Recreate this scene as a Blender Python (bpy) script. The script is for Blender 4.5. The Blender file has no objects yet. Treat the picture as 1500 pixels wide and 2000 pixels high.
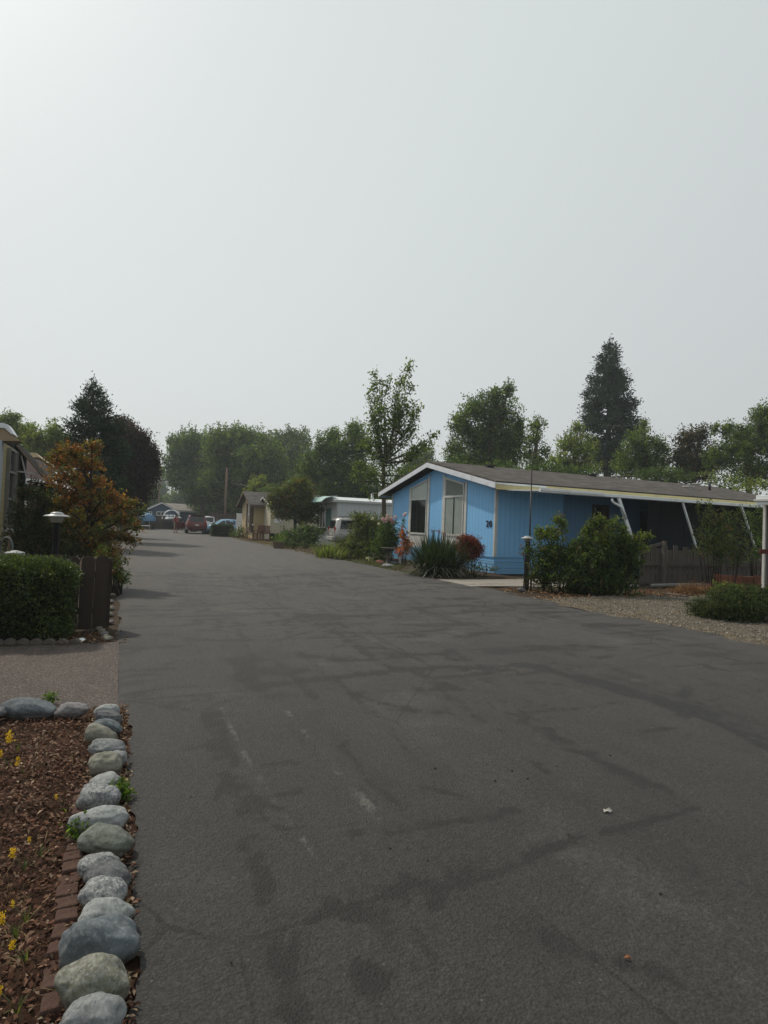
import bpy, bmesh, math, random
import numpy as np
from mathutils import Vector, Matrix, noise as mnoise

R = math.radians
rng = np.random.default_rng(7)
random.seed(7)
scene = bpy.context.scene
COL = scene.collection

# ------------------------------------------------------------------ camera model
CAM_H, FPX, ROLL, TH = 1.5, 1150.0, R(2.2), R(23.9)
PITCH = math.atan(26 / FPX)
SN, CS = math.sin(TH), math.cos(TH)

def ray(u, v):
    dx, dy = u - 750, v - 1000
    x = dx * math.cos(ROLL) + dy * math.sin(ROLL)
    y = dy * math.cos(ROLL) - dx * math.sin(ROLL)
    return (x, FPX * math.cos(PITCH) + y * math.sin(PITCH), FPX * math.sin(PITCH) - y * math.cos(PITCH))

def P(u, v, Y):                       # point of the place seen at (u, v), Y metres ahead
    r = ray(u, v); t = Y / r[1]
    return Vector((r[0] * t, Y, CAM_H + r[2] * t))

def G(u, v, z=0.0):                   # ground point
    r = ray(u, v); t = (z - CAM_H) / r[2]
    return Vector((r[0] * t, r[1] * t, z))

def W(a, b, z=0.0):                   # street frame: a along the street, b across it
    return Vector((-SN * a + CS * b, CS * a + SN * b, z))

def AB(p):
    return (-SN * p[0] + CS * p[1], CS * p[0] + SN * p[1])

def PA(u, v, a):                      # point on the plane a = const, as (b, z)
    r = ray(u, v); k = -SN * r[0] + CS * r[1]; t = a / k
    return (CS * r[0] * t + SN * r[1] * t, CAM_H + r[2] * t)

# ------------------------------------------------------------------ helpers
def tag(o, label=None, cat=None, group=None, kind=None):
    if label: o['label'] = label
    if cat: o['category'] = cat
    if group: o['group'] = group
    if kind: o['kind'] = kind
    return o

def thing(name, label, cat, loc, rot=0.0, group=None):
    o = bpy.data.objects.new(name, None); COL.objects.link(o)
    o.empty_display_size = 0.2
    o.location = loc; o.rotation_euler = (0, 0, rot)
    return tag(o, label, cat, group)

def copy_tree(o, parent=None):
    c = o.copy(); COL.objects.link(c); c.parent = parent
    for ch in list(o.children): copy_tree(ch, c)
    return c

def root_frame(parent):
    """location and rotation of the top of the chain (parts sit at identity under it)"""
    while parent.parent is not None: parent = parent.parent
    return Vector(parent.location), parent.rotation_euler[2]

def smooth(me, on=True):
    me.polygons.foreach_set('use_smooth', [on] * len(me.polygons))

class MB:
    def __init__(s): s.v = []; s.f = []; s.sm = []
    def add(s, vs, fs, sm=False):
        n = len(s.v); s.v += [tuple(x) for x in vs]
        s.f += [tuple(i + n for i in f) for f in fs]; s.sm += [sm] * len(fs)
        return s
    def hexa(s, p):   # 8 points: bottom loop 0-3, top loop 4-7
        return s.add(p, [(3, 2, 1, 0), (4, 5, 6, 7), (0, 1, 5, 4), (1, 2, 6, 5), (2, 3, 7, 6), (3, 0, 4, 7)])
    def box(s, x0, x1, y0, y1, z0, z1):
        return s.hexa([(x0, y0, z0), (x1, y0, z0), (x1, y1, z0), (x0, y1, z0), (x0, y0, z1), (x1, y0, z1), (x1, y1, z1), (x0, y1, z1)])
    def sbox(s, b0, b1, a0, a1, z0, z1):   # box in the street frame
        return s.hexa([W(a0, b0, z0), W(a0, b1, z0), W(a1, b1, z0), W(a1, b0, z0), W(a0, b0, z1), W(a0, b1, z1), W(a1, b1, z1), W(a1, b0, z1)])
    def bar(s, p, q, w, d=None, up=(0, 0, 1)):
        p, q = Vector(p), Vector(q); d = d or w
        t = (q - p).normalized(); u = Vector(up)
        if abs(t.dot(u)) > .95: u = Vector((1, 0, 0))
        x = t.cross(u).normalized() * w / 2; y = x.cross(t).normalized() * d / 2
        return s.hexa([p - x - y, p + x - y, p + x + y, p - x + y, q - x - y, q + x - y, q + x + y, q - x + y])
    def prism(s, poly, ext):   # polygon (3D points) swept along ext
        n = len(poly); ext = Vector(ext)
        vs = [Vector(p) for p in poly] + [Vector(p) + ext for p in poly]
        fs = [tuple(range(n))[::-1], tuple(range(n, 2 * n))] + [(i, (i + 1) % n, n + (i + 1) % n, n + i) for i in range(n)]
        return s.add(vs, fs)
    def tube(s, pts, rad, n=8, cap=True):
        pts = [Vector(p) for p in pts]
        if not hasattr(rad, '__len__'): rad = [rad] * len(pts)
        vs, fs = [], []
        for i, p in enumerate(pts):
            t = (pts[min(i + 1, len(pts) - 1)] - pts[max(i - 1, 0)])
            t = t.normalized() if t.length > 1e-9 else Vector((0, 0, 1))
            u = Vector((0, 0, 1)) if abs(t.z) < .9 else Vector((1, 0, 0))
            x = t.cross(u).normalized(); y = t.cross(x).normalized()
            for k in range(n):
                c = 2 * math.pi * k / n
                vs.append(p + (x * math.cos(c) + y * math.sin(c)) * rad[i])
        for i in range(len(pts) - 1):
            for k in range(n):
                fs.append((i * n + k, i * n + (k + 1) % n, (i + 1) * n + (k + 1) % n, (i + 1) * n + k))
        if cap: fs += [tuple(range(n))[::-1], tuple((len(pts) - 1) * n + k for k in range(n))]
        return s.add(vs, fs, True)
    def lathe(s, prof, c=(0, 0, 0), axis='z', n=20, lean=0.0):
        vs, fs = [], []; c = Vector(c)
        for r, h in prof:
            for k in range(n):
                t = 2 * math.pi * k / n
                x, y = r * math.cos(t), r * math.sin(t)
                vs.append(c + (Vector((x, y, h)) if axis == 'z' else Vector((x, h, y)) if axis == 'y' else Vector((h, x, y))))
        m = len(prof)
        for i in range(m - 1):
            for k in range(n):
                fs.append((i * n + k, i * n + (k + 1) % n, (i + 1) * n + (k + 1) % n, (i + 1) * n + k))
        fs += [tuple(range(n))[::-1], tuple((m - 1) * n + k for k in range(n))]
        return s.add(vs, fs, True)
    def build(s, name, mat, parent=None, local=False, bevel=0.0, origin=None):
        vs = s.v; o_loc = None
        if parent is not None and not local:
            L, rz = root_frame(parent); M = Matrix.Rotation(-rz, 3, 'Z')
            vs = [M @ (Vector(v) - L) for v in vs]
        elif parent is None and origin is not None:
            o_loc = Vector(origin); vs = [Vector(v) - o_loc for v in vs]
        me = bpy.data.meshes.new(name)
        me.from_pydata([tuple(v) for v in vs], [], s.f)
        me.polygons.foreach_set('use_smooth', s.sm)
        bm = bmesh.new(); bm.from_mesh(me); bmesh.ops.recalc_face_normals(bm, faces=bm.faces); bm.to_mesh(me); bm.free()
        me.materials.append(mat)
        o = bpy.data.objects.new(name, me); COL.objects.link(o)
        if o_loc is not None: o.location = o_loc
        if parent is not None: o.parent = parent
        if bevel:
            m = o.modifiers.new('bevel', 'BEVEL'); m.width = bevel; m.segments = 2; m.limit_method = 'ANGLE'; m.angle_limit = R(40)
        return o

# ------------------------------------------------------------------ materials
class NT:
    def __init__(s, name):
        s.m = bpy.data.materials.new(name); s.m.use_nodes = True
        s.t = s.m.node_tree; s.t.nodes.clear()
        s.out = s.n('ShaderNodeOutputMaterial')
    def n(s, typ, **kw):
        x = s.t.nodes.new(typ)
        for k, v in kw.items(): setattr(x, k, v)
        return x
    def l(s, a, b): s.t.links.new(a, b)
    def coord(s, which='Object'):
        return s.n('ShaderNodeTexCoord').outputs[which]
    def mapping(s, vec, scale=(1, 1, 1), loc=(0, 0, 0), rot=(0, 0, 0)):
        m = s.n('ShaderNodeMapping'); s.l(vec, m.inputs['Vector'])
        m.inputs['Scale'].default_value = scale; m.inputs['Location'].default_value = loc; m.inputs['Rotation'].default_value = rot
        return m.outputs[0]
    def noise(s, vec, scale, detail=4, rough=.6, dist=0.0):
        x = s.n('ShaderNodeTexNoise'); s.l(vec, x.inputs['Vector'])
        x.inputs['Scale'].default_value = scale; x.inputs['Detail'].default_value = detail
        x.inputs['Roughness'].default_value = rough; x.inputs['Distortion'].default_value = dist
        return x.outputs['Fac']
    def voro(s, vec, scale, feature='F1', out='Distance'):
        x = s.n('ShaderNodeTexVoronoi', feature=feature); s.l(vec, x.inputs['Vector']); x.inputs['Scale'].default_value = scale
        return x.outputs[out]
    def ramp(s, fac, stops):
        x = s.n('ShaderNodeValToRGB'); s.l(fac, x.inputs[0]); e = x.color_ramp.elements
        while len(e) < len(stops): e.new(.5)
        for i, (p, c) in enumerate(stops):
            e[i].position = p; e[i].color = (c, c, c, 1) if not hasattr(c, '__len__') else (*c, 1)
        return x.outputs[0]
    def mix(s, fac, a, b, blend='MIX'):
        x = s.n('ShaderNodeMix', data_type='RGBA', blend_type=blend)
        for sock, v in ((x.inputs[0], fac), (x.inputs[6], a), (x.inputs[7], b)):
            if hasattr(v, 'is_linked'): s.l(v, sock)
            elif hasattr(v, '__len__'): sock.default_value = (*v, 1)
            else: sock.default_value = v if sock == x.inputs[0] else (v, v, v, 1)
        return x.outputs[2]
    def math(s, op, a, b=None):
        x = s.n('ShaderNodeMath', operation=op)
        for i, v in enumerate((a, b)):
            if v is None: continue
            if hasattr(v, 'is_linked'): s.l(v, x.inputs[i])
            else: x.inputs[i].default_value = v
        return x.outputs[0]
    def bump(s, h, strength=.3, dist=.01, nrm=None):
        x = s.n('ShaderNodeBump'); s.l(h, x.inputs['Height'])
        x.inputs['Strength'].default_value = strength; x.inputs['Distance'].default_value = dist
        if nrm is not None: s.l(nrm, x.inputs['Normal'])
        return x.outputs[0]
    def bsdf(s, col, rough=.7, spec=.4, metal=0.0, nrm=None):
        x = s.n('ShaderNodeBsdfPrincipled')
        if hasattr(col, 'is_linked'): s.l(col, x.inputs['Base Color'])
        else: x.inputs['Base Color'].default_value = (*col, 1)
        if hasattr(rough, 'is_linked'): s.l(rough, x.inputs['Roughness'])
        else: x.inputs['Roughness'].default_value = rough
        x.inputs['Specular IOR Level'].default_value = spec; x.inputs['Metallic'].default_value = metal
        if nrm is not None: s.l(nrm, x.inputs['Normal'])
        return x
    def done(s, shader):
        s.l(shader if hasattr(shader, 'is_linked') else shader.outputs[0], s.out.inputs[0]); return s.m

def vary(c, k): return tuple(min(1, x * k) for x in c)

def surf(name, c, rough=.7, spec=.3, metal=0.0, var=.25, scale=3.0, fine=40.0, bump=.1, dist=.005, stretch=(1, 1, 1), dirt=None):
    """worn surface: two scales of colour noise, fine bump, optional dirt colour gathering in patches"""
    t = NT(name); co = t.mapping(t.coord(), stretch)
    big = t.noise(co, scale, 5); fn = t.noise(co, fine, 4)
    col = t.mix(t.ramp(big, [(.3, 0), (.7, 1)]), vary(c, 1 - var), vary(c, 1 + var))
    col = t.mix(.5, col, t.mix(fn, vary(c, 1 - var), vary(c, 1 + var)))
    if dirt:
        d = t.noise(co, scale * 1.7, 6, .7)
        col = t.mix(t.ramp(d, [(.5, 0), (.72, .6)]), col, dirt)
    r = t.ramp(fn, [(.2, max(0, rough - .1)), (.8, min(1, rough + .1))])
    return t.done(t.bsdf(col, r, spec, metal, t.bump(fn, bump, dist)))

def leaf_mat(name, trans=.48, rough=.55, spec=.25, tt=(1.5, 1.6, .6)):
    t = NT(name)
    a = t.n('ShaderNodeAttribute', attribute_name='tint').outputs['Color']
    b = t.bsdf(a, rough, spec)
    tr = t.n('ShaderNodeBsdfTranslucent'); t.l(t.mix(1.0, a, tt, 'MULTIPLY'), tr.inputs[0])
    mx = t.n('ShaderNodeMixShader'); mx.inputs[0].default_value = trans
    t.l(b.outputs[0], mx.inputs[1]); t.l(tr.outputs[0], mx.inputs[2])
    return t.done(mx)

def bark_mat(name, c):
    t = NT(name); co = t.mapping(t.coord(), (1, 1, .25))
    n = t.noise(co, 14, 6, .7, .6); n2 = t.noise(t.coord(), 2, 3)
    col = t.mix(n, vary(c, .45), vary(c, 1.5)); col = t.mix(t.ramp(n2, [(.4, 0), (.7, .5)]), col, vary(c, .6))
    return t.done(t.bsdf(col, .9, .15, 0, t.bump(n, .6, .03)))

LEAF = leaf_mat('leaf')
LEAF_MATTE = leaf_mat('leaf_matte', .2, .8, .1, (1.1, 1.1, .85))
LEAF_GLOSS = leaf_mat('leaf_gloss', .22, .38, .4)
PETAL = leaf_mat('petal', .35, .7, .1, (1.1, 1.0, 1.0))
BARK = bark_mat('bark', (.09, .07, .055))
BARK_DARK = bark_mat('bark_dark', (.035, .028, .024))
STEM = surf('stem', (.08, .1, .04), .7)
WHITE = surf('white_paint', (.72, .74, .75), .5, .4, var=.06, scale=1.5, dirt=(.45, .44, .41))
WHITE_METAL = surf('white_metal', (.68, .72, .74), .38, .5, var=.06, scale=1.2, dirt=(.4, .4, .38))
BLACK = surf('black_paint', (.014, .014, .018), .45, .4, var=.3, scale=6)
DARK = surf('dark_inside', (.012, .012, .014), .8, .2)
RUBBER = surf('tyre_rubber', (.018, .018, .019), .8, .25)
CHROME = surf('bright_metal', (.6, .61, .62), .25, .5, 1.0, var=.1)
GLASSD = surf('dark_window_glass', (.012, .015, .017), .06, .6, var=.3, bump=.01)
RED_LENS = surf('red_lens', (.35, .012, .012), .2, .5)
LENS = surf('clear_lens', (.55, .57, .58), .15, .6)
CONCRETE = surf('concrete', (.27, .245, .215), .85, .2, var=.2, scale=2, bump=.3, dirt=(.14, .12, .1))

# ------------------------------------------------------------------ leaves
def unit(n):
    v = rng.normal(size=(n, 3)); return v / np.linalg.norm(v, axis=1, keepdims=True)

def leaf_mesh(name, pos, axis, size, col, aspect=.55, fold=.12, face_up=.0):
    n = len(pos)
    axis = axis / np.maximum(np.linalg.norm(axis, axis=1, keepdims=True), 1e-6)
    w = np.cross(axis, unit(n) + np.array([0, 0, face_up]))
    if face_up: w = np.cross(axis, np.cross(w, axis) + np.array([0, 0, face_up]))
    w /= np.maximum(np.linalg.norm(w, axis=1, keepdims=True), 1e-6)
    nn = np.cross(w, axis)
    s = size[:, None]
    asp = aspect[:, None] if hasattr(aspect, '__len__') else aspect
    v = np.empty((n, 4, 3), np.float32)
    v[:, 0] = pos
    v[:, 1] = pos + axis * s * .45 + w * s * asp * .5 + nn * s * fold
    v[:, 2] = pos + axis * s
    v[:, 3] = pos + axis * s * .5 - w * s * asp * .5 + nn * s * fold
    me = bpy.data.meshes.new(name)
    me.vertices.add(4 * n); me.vertices.foreach_set('co', v.ravel())
    me.loops.add(4 * n); me.loops.foreach_set('vertex_index', np.arange(4 * n, dtype=np.int32))
    me.polygons.add(n); me.polygons.foreach_set('loop_start', np.arange(0, 4 * n, 4, dtype=np.int32))
    me.polygons.foreach_set('loop_total', np.full(n, 4, np.int32))
    at = me.attributes.new('tint', 'FLOAT_COLOR', 'POINT')
    c = np.ones((n, 4, 4), np.float32); c[:, :, :3] = np.clip(col, 0, 1)[:, None, :]
    at.data.foreach_set('color', c.ravel())
    me.update(calc_edges=True)
    return me

def add_leaves(name, mesh, mat, parent=None, origin=None):
    """vertices are in world space: shift into the thing's frame"""
    n = len(mesh.vertices); co = np.empty(3 * n, np.float32); mesh.vertices.foreach_get('co', co); co = co.reshape(-1, 3)
    L = Vector(parent.location) if parent is not None else Vector(origin or (0, 0, 0))
    co -= np.array(L, np.float32)
    mesh.vertices.foreach_set('co', co.ravel()); mesh.update()
    mesh.materials.append(mat)
    o = bpy.data.objects.new(name, mesh); COL.objects.link(o)
    if parent is not None: o.parent = parent
    else: o.location = L
    return o

def bumpy(d, freq, seed):
    """cheap smooth random field over directions"""
    r = np.random.default_rng(seed); k = r.normal(size=(5, 3)) * freq; ph = r.uniform(0, 6.28, 5)
    return np.sin(d @ k.T + ph).mean(axis=1)

def foliage(blobs, per_m2, leaf, k=9, spread=.5, colors=((.05, .08, .03),), cw=None, colvar=.3, up=.3, droop=0.0, outward=.7,
            shell=.35, rough=.35, aspect=.55, fold=.12, lift=None, twigcol=.3, sprigs=.06):
    """blobs: (centre, radii) ellipsoids. Twigs fill each blob, biased to its surface; each twig bears k leaves."""
    PP, AX, SZ, CO = [], [], [], []
    colors = np.array(colors)
    for i, (c, r) in enumerate(blobs):
        c = np.array(c); r = np.array(r)
        area = math.pi * (r[0] * r[2] + r[0] * r[1] + r[1] * r[2]) / 3 * 4
        nt = max(6, int(area * per_m2 / k))
        d = unit(nt)
        rad = (rng.uniform(0, 1, nt) ** shell) * (1 + rough * bumpy(d, 2.6, 100 + i) + .5 * rough * bumpy(d, 7.0, 300 + i) + rng.normal(0, .07, nt))
        spr = rng.uniform(0, 1, nt) < sprigs                      # shoots standing clear of the crown
        rad = np.where(spr, 1.0 + rng.uniform(.02, .36, nt), rad)
        tw = c + d * rad[:, None] * r
        ax = d * outward + np.array([0, 0, up]) + unit(nt) * .45
        ax[spr] += np.array([0, 0, .5])
        ax /= np.linalg.norm(ax, axis=1, keepdims=True)
        w = np.array(cw[i] if hasattr(cw[0], '__len__') else cw) if cw is not None else np.ones(len(colors))
        ci = rng.choice(len(colors), nt, p=w / w.sum())
        tc = colors[ci] * (1 + rng.normal(0, twigcol, (nt, 1)))
        # leaves along twig
        tl = spread * leaf * k * .45
        t = np.repeat(np.linspace(-.6, .5, k)[None], nt, 0) + rng.normal(0, .08, (nt, k))
        p = tw[:, None] + ax[:, None] * (t * tl)[..., None] + rng.normal(0, leaf * .45, (nt, k, 3))
        p[..., 2] -= droop * leaf * (t + .6) ** 2
        la = ax[:, None] * .5 + rng.normal(0, .6, (nt, k, 3)) + np.array([0, 0, -droop * .35])
        lc = tc[:, None] * (1 + rng.normal(0, colvar * .5, (nt, k, 1))) * (1 + rng.normal(0, .06, (nt, k, 3)))
        PP.append(p.reshape(-1, 3)); AX.append(la.reshape(-1, 3)); CO.append(lc.reshape(-1, 3))
        SZ.append(leaf * rng.uniform(.6, 1.25, nt * k))
    PP, AX, SZ, CO = np.concatenate(PP), np.concatenate(AX), np.concatenate(SZ), np.concatenate(CO)
    keep = PP[:, 2] > .01
    return PP[keep], AX[keep], SZ[keep], np.clip(CO[keep], .004, .9)

def px_blobs(lst, D, jit=.5, flat=1.0):
    out = []
    for q in lst:
        u, v, ru, rv = q[:4]; d = D + (q[4] if len(q) > 4 else 0)
        k = d / FPX
        rd = (ru + rv) / 2 * k * flat
        dd = d + random.uniform(-jit, jit) * rd * 1.2
        out.append((tuple(P(u, v, dd)), (ru * k, rd, rv * k)))
    return out

def limb(mb, p, q, r0, r1, bend=.12, n=6, k=6):
    p, q = Vector(p), Vector(q); L = (q - p).length
    off = Vector((random.uniform(-1, 1), random.uniform(-1, 1), random.uniform(-.2, .6))) * L * bend
    pts = [p.lerp(q, i / (n - 1)) + off * math.sin(math.pi * i / (n - 1)) for i in range(n)]
    mb.tube(pts, [r0 + (r1 - r0) * (i / (n - 1)) ** .8 for i in range(n)], k)

def tree(name, label, cat, base, blobs, leaf, dens, colors, cw=None, trunk_r=None, fork=.45, group=None, mat=None, bark=None, sway=.0, **kw):
    """tapered trunk with a limb into every clump, and the crown of leaves around them"""
    base = Vector(base)
    rt = thing(name, label, cat, base, 0, group)
    top = max(blobs, key=lambda q: q[0][2])
    H = top[0][2]; trunk_r = trunk_r or max(.05, H * .022)
    mb = MB(); cx = sum(q[0][0] for q in blobs) / len(blobs); cy = sum(q[0][1] for q in blobs) / len(blobs)
    lowz = min(q[0][2] - q[1][2] * .4 for q in blobs)
    fz = max(.25, lowz + (H - lowz) * fork * .5)
    fpt = Vector((base.x * .6 + cx * .4, base.y * .6 + cy * .4, fz))
    pts = [base - Vector((0, 0, .1)), base.lerp(fpt, .3) + Vector((random.uniform(-.04, .04) * H, 0, 0)) * .3, fpt, fpt.lerp(Vector(top[0]), .5), Vector(top[0])]
    mb.tube(pts, [trunk_r * 1.25, trunk_r, trunk_r * .8, trunk_r * .5, trunk_r * .12], 9)
    for c, r in blobs:
        c = Vector(c)
        if c == Vector(top[0]): continue
        t = min(1, max(.1, (c.z - fz) / max(.1, H - fz) * .8)) if c.z > fz else 0
        s = fpt.lerp(Vector(top[0]), max(0, t - .15)) if c.z > fz else base.lerp(fpt, max(.35, min(1, c.z / fz * .8)))
        limb(mb, s, c, trunk_r * .42, trunk_r * .1)
        for _ in range(3):
            e = c + Vector((random.uniform(-1, 1) * r[0], random.uniform(-1, 1) * r[1], random.uniform(-.5, 1) * r[2])) * .75
            limb(mb, c.lerp(s, .25), e, trunk_r * .16, trunk_r * .05, .1, 4, 5)
    mb.build('trunk', bark or BARK, rt)
    p, a, s, c = foliage(blobs, dens, leaf, colors=colors, cw=cw, **kw)
    add_leaves('crown', leaf_mesh('crown', p, a, s, c, kw.get('aspect', .55)), mat or LEAF, rt)
    return rt

def shrub(name, label, cat, base, blobs, leaf, dens, colors, cw=None, group=None, mat=None, stems=6, **kw):
    base = Vector(base); rt = thing(name, label, cat, base, 0, group)
    mb = MB()
    for c, r in blobs:
        for _ in range(max(1, stems * 2 // max(2, len(blobs)))):
            s = base.lerp(Vector((c[0], c[1], 0)), random.uniform(.55, .98)); s.z = -.03
            e = Vector(c) + Vector((random.uniform(-.6, .6) * r[0], random.uniform(-.6, .6) * r[1], random.uniform(-.2, .6) * r[2]))
            limb(mb, s, e, .014, .005, .05, 5, 5)
    mb.build('stem', BARK_DARK, rt)
    p, a, s, c = foliage(blobs, dens, leaf, colors=colors, cw=cw, **kw)
    add_leaves('foliage', leaf_mesh('foliage', p, a, s, c, kw.get('aspect', .55)), mat or LEAF, rt)
    return rt

def blades(base, n, length, width, spread, colors, colvar=.25, curve=1.0, tilt=(.1, 1.0), seg=5, r0=.1):
    """arching strap leaves from a base point; returns a mesh"""
    base = np.array(base); colors = np.array(colors)
    vs, fs, cs = [], [], []
    for i in range(n):
        az = rng.uniform(0, 2 * math.pi); tl = rng.uniform(*tilt); L = length * rng.uniform(.65, 1.1); w = width * rng.uniform(.7, 1.2)
        d = np.array([math.cos(az), math.sin(az), 0]); side = np.array([-d[1], d[0], 0])
        p = base + d * r0 * rng.uniform(0, 1) + side * rng.normal(0, r0 * .4)
        ang = tl * .8; q = []
        for j in range(seg + 1):
            t = j / seg; ww = w * (1 - t ** 2) * .5 + .0008
            q.append((p - side * ww, p + side * ww))
            ang = tl * .8 + curve * tl * t * t * 1.5
            p = p + (d * math.sin(ang) + np.array([0, 0, math.cos(ang)])) * L / seg
            if p[2] < .02: p[2] = .02
        c = colors[rng.integers(len(colors))] * (1 + rng.normal(0, colvar)); n0 = len(vs)
        for x, y in q: vs += [x, y]; cs += [c, c]
        fs += [(n0 + 2 * j, n0 + 2 * j + 1, n0 + 2 * j + 3, n0 + 2 * j + 2) for j in range(seg)]
    me = bpy.data.meshes.new('blades'); me.from_pydata([tuple(v) for v in vs], [], fs)
    at = me.attributes.new('tint', 'FLOAT_COLOR', 'POINT')
    at.data.foreach_set('color', np.clip(np.c_[np.array(cs), np.ones(len(cs))], .003, 1).astype(np.float32).ravel())
    return me

# ================================================================== WORLD, SUN, CAMERA
SUN_EL, SUN_DIR = R(50), Vector((-.80, .60, 0)).normalized()
world = bpy.data.worlds.new('World'); scene.world = world; world.use_nodes = True
wt = world.node_tree; wt.nodes.clear()
sky = wt.nodes.new('ShaderNodeTexSky'); sky.sky_type = 'NISHITA'; sky.sun_disc = False
sky.sun_elevation = SUN_EL; sky.sun_rotation = math.atan2(SUN_DIR.x, SUN_DIR.y)
sky.air_density = 1.0; sky.dust_density = 5.0; sky.ozone_density = 1.0
hs = wt.nodes.new('ShaderNodeHueSaturation'); hs.inputs['Saturation'].default_value = .22
wt.links.new(sky.outputs[0], hs.inputs['Color'])
# smoke haze: an even veil with a broad glow about the sun
tc = wt.nodes.new('ShaderNodeTexCoord'); dp = wt.nodes.new('ShaderNodeVectorMath'); dp.operation = 'DOT_PRODUCT'
sv = Vector((SUN_DIR.x * math.cos(SUN_EL), SUN_DIR.y * math.cos(SUN_EL), math.sin(SUN_EL)))
wt.links.new(tc.outputs['Generated'], dp.inputs[0]); dp.inputs[1].default_value = sv
gr = wt.nodes.new('ShaderNodeValToRGB'); wt.links.new(dp.outputs['Value'], gr.inputs[0])
HZ = [(0.0, (5.7, 6.15, 6.25)), (.35, (6.4, 6.88, 6.95)), (.7, (7.05, 7.6, 7.6)), (.93, (7.2, 7.75, 7.7)), (1.0, (7.4, 7.9, 7.8))]
e = gr.color_ramp.elements
while len(e) < len(HZ): e.new(.5)
for i, (p, c) in enumerate(HZ): e[i].position = p; e[i].color = (*[x / 12 for x in c], 1)
mul = wt.nodes.new('ShaderNodeMix'); mul.data_type = 'RGBA'; mul.blend_type = 'MULTIPLY'; mul.inputs[0].default_value = 1
wt.links.new(gr.outputs[0], mul.inputs[6]); mul.inputs[7].default_value = (12, 12, 12, 1)
mx = wt.nodes.new('ShaderNodeMix'); mx.data_type = 'RGBA'; mx.inputs[0].default_value = .86
wt.links.new(hs.outputs[0], mx.inputs[6]); wt.links.new(mul.outputs[2], mx.inputs[7])
bg = wt.nodes.new('ShaderNodeBackground'); bg.inputs['Strength'].default_value = .1
wt.links.new(mx.outputs[2], bg.inputs['Color'])
wo = wt.nodes.new('ShaderNodeOutputWorld'); wt.links.new(bg.outputs[0], wo.inputs['Surface'])

sd = bpy.data.lights.new('sun', 'SUN'); sd.energy = 2.4; sd.angle = R(1.5); sd.color = (1, .9, .76)
sun = bpy.data.objects.new('sun', sd); COL.objects.link(sun)
sun.rotation_euler = sv.to_track_quat('Z', 'Y').to_euler()

cd = bpy.data.cameras.new('camera'); cam = bpy.data.objects.new('camera', cd); COL.objects.link(cam); scene.camera = cam
cd.sensor_fit = 'VERTICAL'; cd.sensor_height = 36; cd.lens = FPX / 2000 * 36; cd.clip_start = .05; cd.clip_end = 3000
Rv = Vector((1, 0, 0)); Uv = Vector((0, -math.sin(PITCH), math.cos(PITCH))); Fv = Vector((0, math.cos(PITCH), math.sin(PITCH)))
rc = Rv * math.cos(ROLL) + Uv * math.sin(ROLL); uc = Uv * math.cos(ROLL) - Rv * math.sin(ROLL)
cam.matrix_world = Matrix(((rc.x, uc.x, -Fv.x, 0), (rc.y, uc.y, -Fv.y, 0), (rc.z, uc.z, -Fv.z, CAM_H), (0, 0, 0, 1)))
scene.view_settings.view_transform = 'Standard'; scene.view_settings.look = 'None'; scene.view_settings.exposure = 0
scene.cycles.max_bounces = 6; scene.cycles.transparent_max_bounces = 6; scene.cycles.volume_bounces = 0
scene.cycles.sample_clamp_indirect = 4

# ================================================================== GROUND, ROAD, DRIVES
def vnoise(x, y, s, seed=0):
    """value noise on arrays"""
    r = np.random.default_rng(seed); T = r.uniform(-1, 1, (256, 256))
    x, y = x / s + 1000, y / s + 1000
    xi, yi = np.floor(x).astype(int), np.floor(y).astype(int); fx, fy = x - xi, y - yi
    fx, fy = fx * fx * (3 - 2 * fx), fy * fy * (3 - 2 * fy)
    g = lambda i, j: T[(xi + i) % 256, (yi + j) % 256]
    return (g(0, 0) * (1 - fx) + g(1, 0) * fx) * (1 - fy) + (g(0, 1) * (1 - fx) + g(1, 1) * fx) * fy

def fbm(x, y, s, seed=0, o=4):
    return sum(vnoise(x, y, s / 2 ** i, seed + i) * .55 ** i for i in range(o)) / 1.6

def sheet(name, bs, as_, zf, mat, kind='structure', paint=None, edge=None):
    """grid in the street frame; zf(b, a) heights"""
    B, A = np.meshgrid(np.asarray(bs, float), np.asarray(as_, float))
    if edge is not None: B, A = edge(B, A)
    Z = zf(B, A) if callable(zf) else np.full_like(B, zf)
    X, Y = -SN * A + CS * B, CS * A + SN * B
    nr, nc = B.shape
    me = bpy.data.meshes.new(name); me.vertices.add(B.size)
    # stored in the street frame; the object turns it into place
    me.vertices.foreach_set('co', np.stack([B, A, Z], -1).astype(np.float32).ravel())
    i = (np.arange(nr - 1)[:, None] * nc + np.arange(nc - 1)[None]).ravel()
    q = np.stack([i, i + 1, i + nc + 1, i + nc], -1).astype(np.int32)
    me.loops.add(q.size); me.loops.foreach_set('vertex_index', q.ravel())
    me.polygons.add(len(q)); me.polygons.foreach_set('loop_start', np.arange(0, q.size, 4, dtype=np.int32))
    me.polygons.foreach_set('loop_total', np.full(len(q), 4, np.int32))
    if paint is not None:
        at = me.attributes.new('wear', 'FLOAT', 'POINT'); at.data.foreach_set('value', paint(B, A).astype(np.float32).ravel())
    me.update(calc_edges=True); smooth(me); me.materials.append(mat)
    o = bpy.data.objects.new(name, me); COL.objects.link(o); o.rotation_euler = (0, 0, TH)
    o['kind'] = kind
    return o

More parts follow.
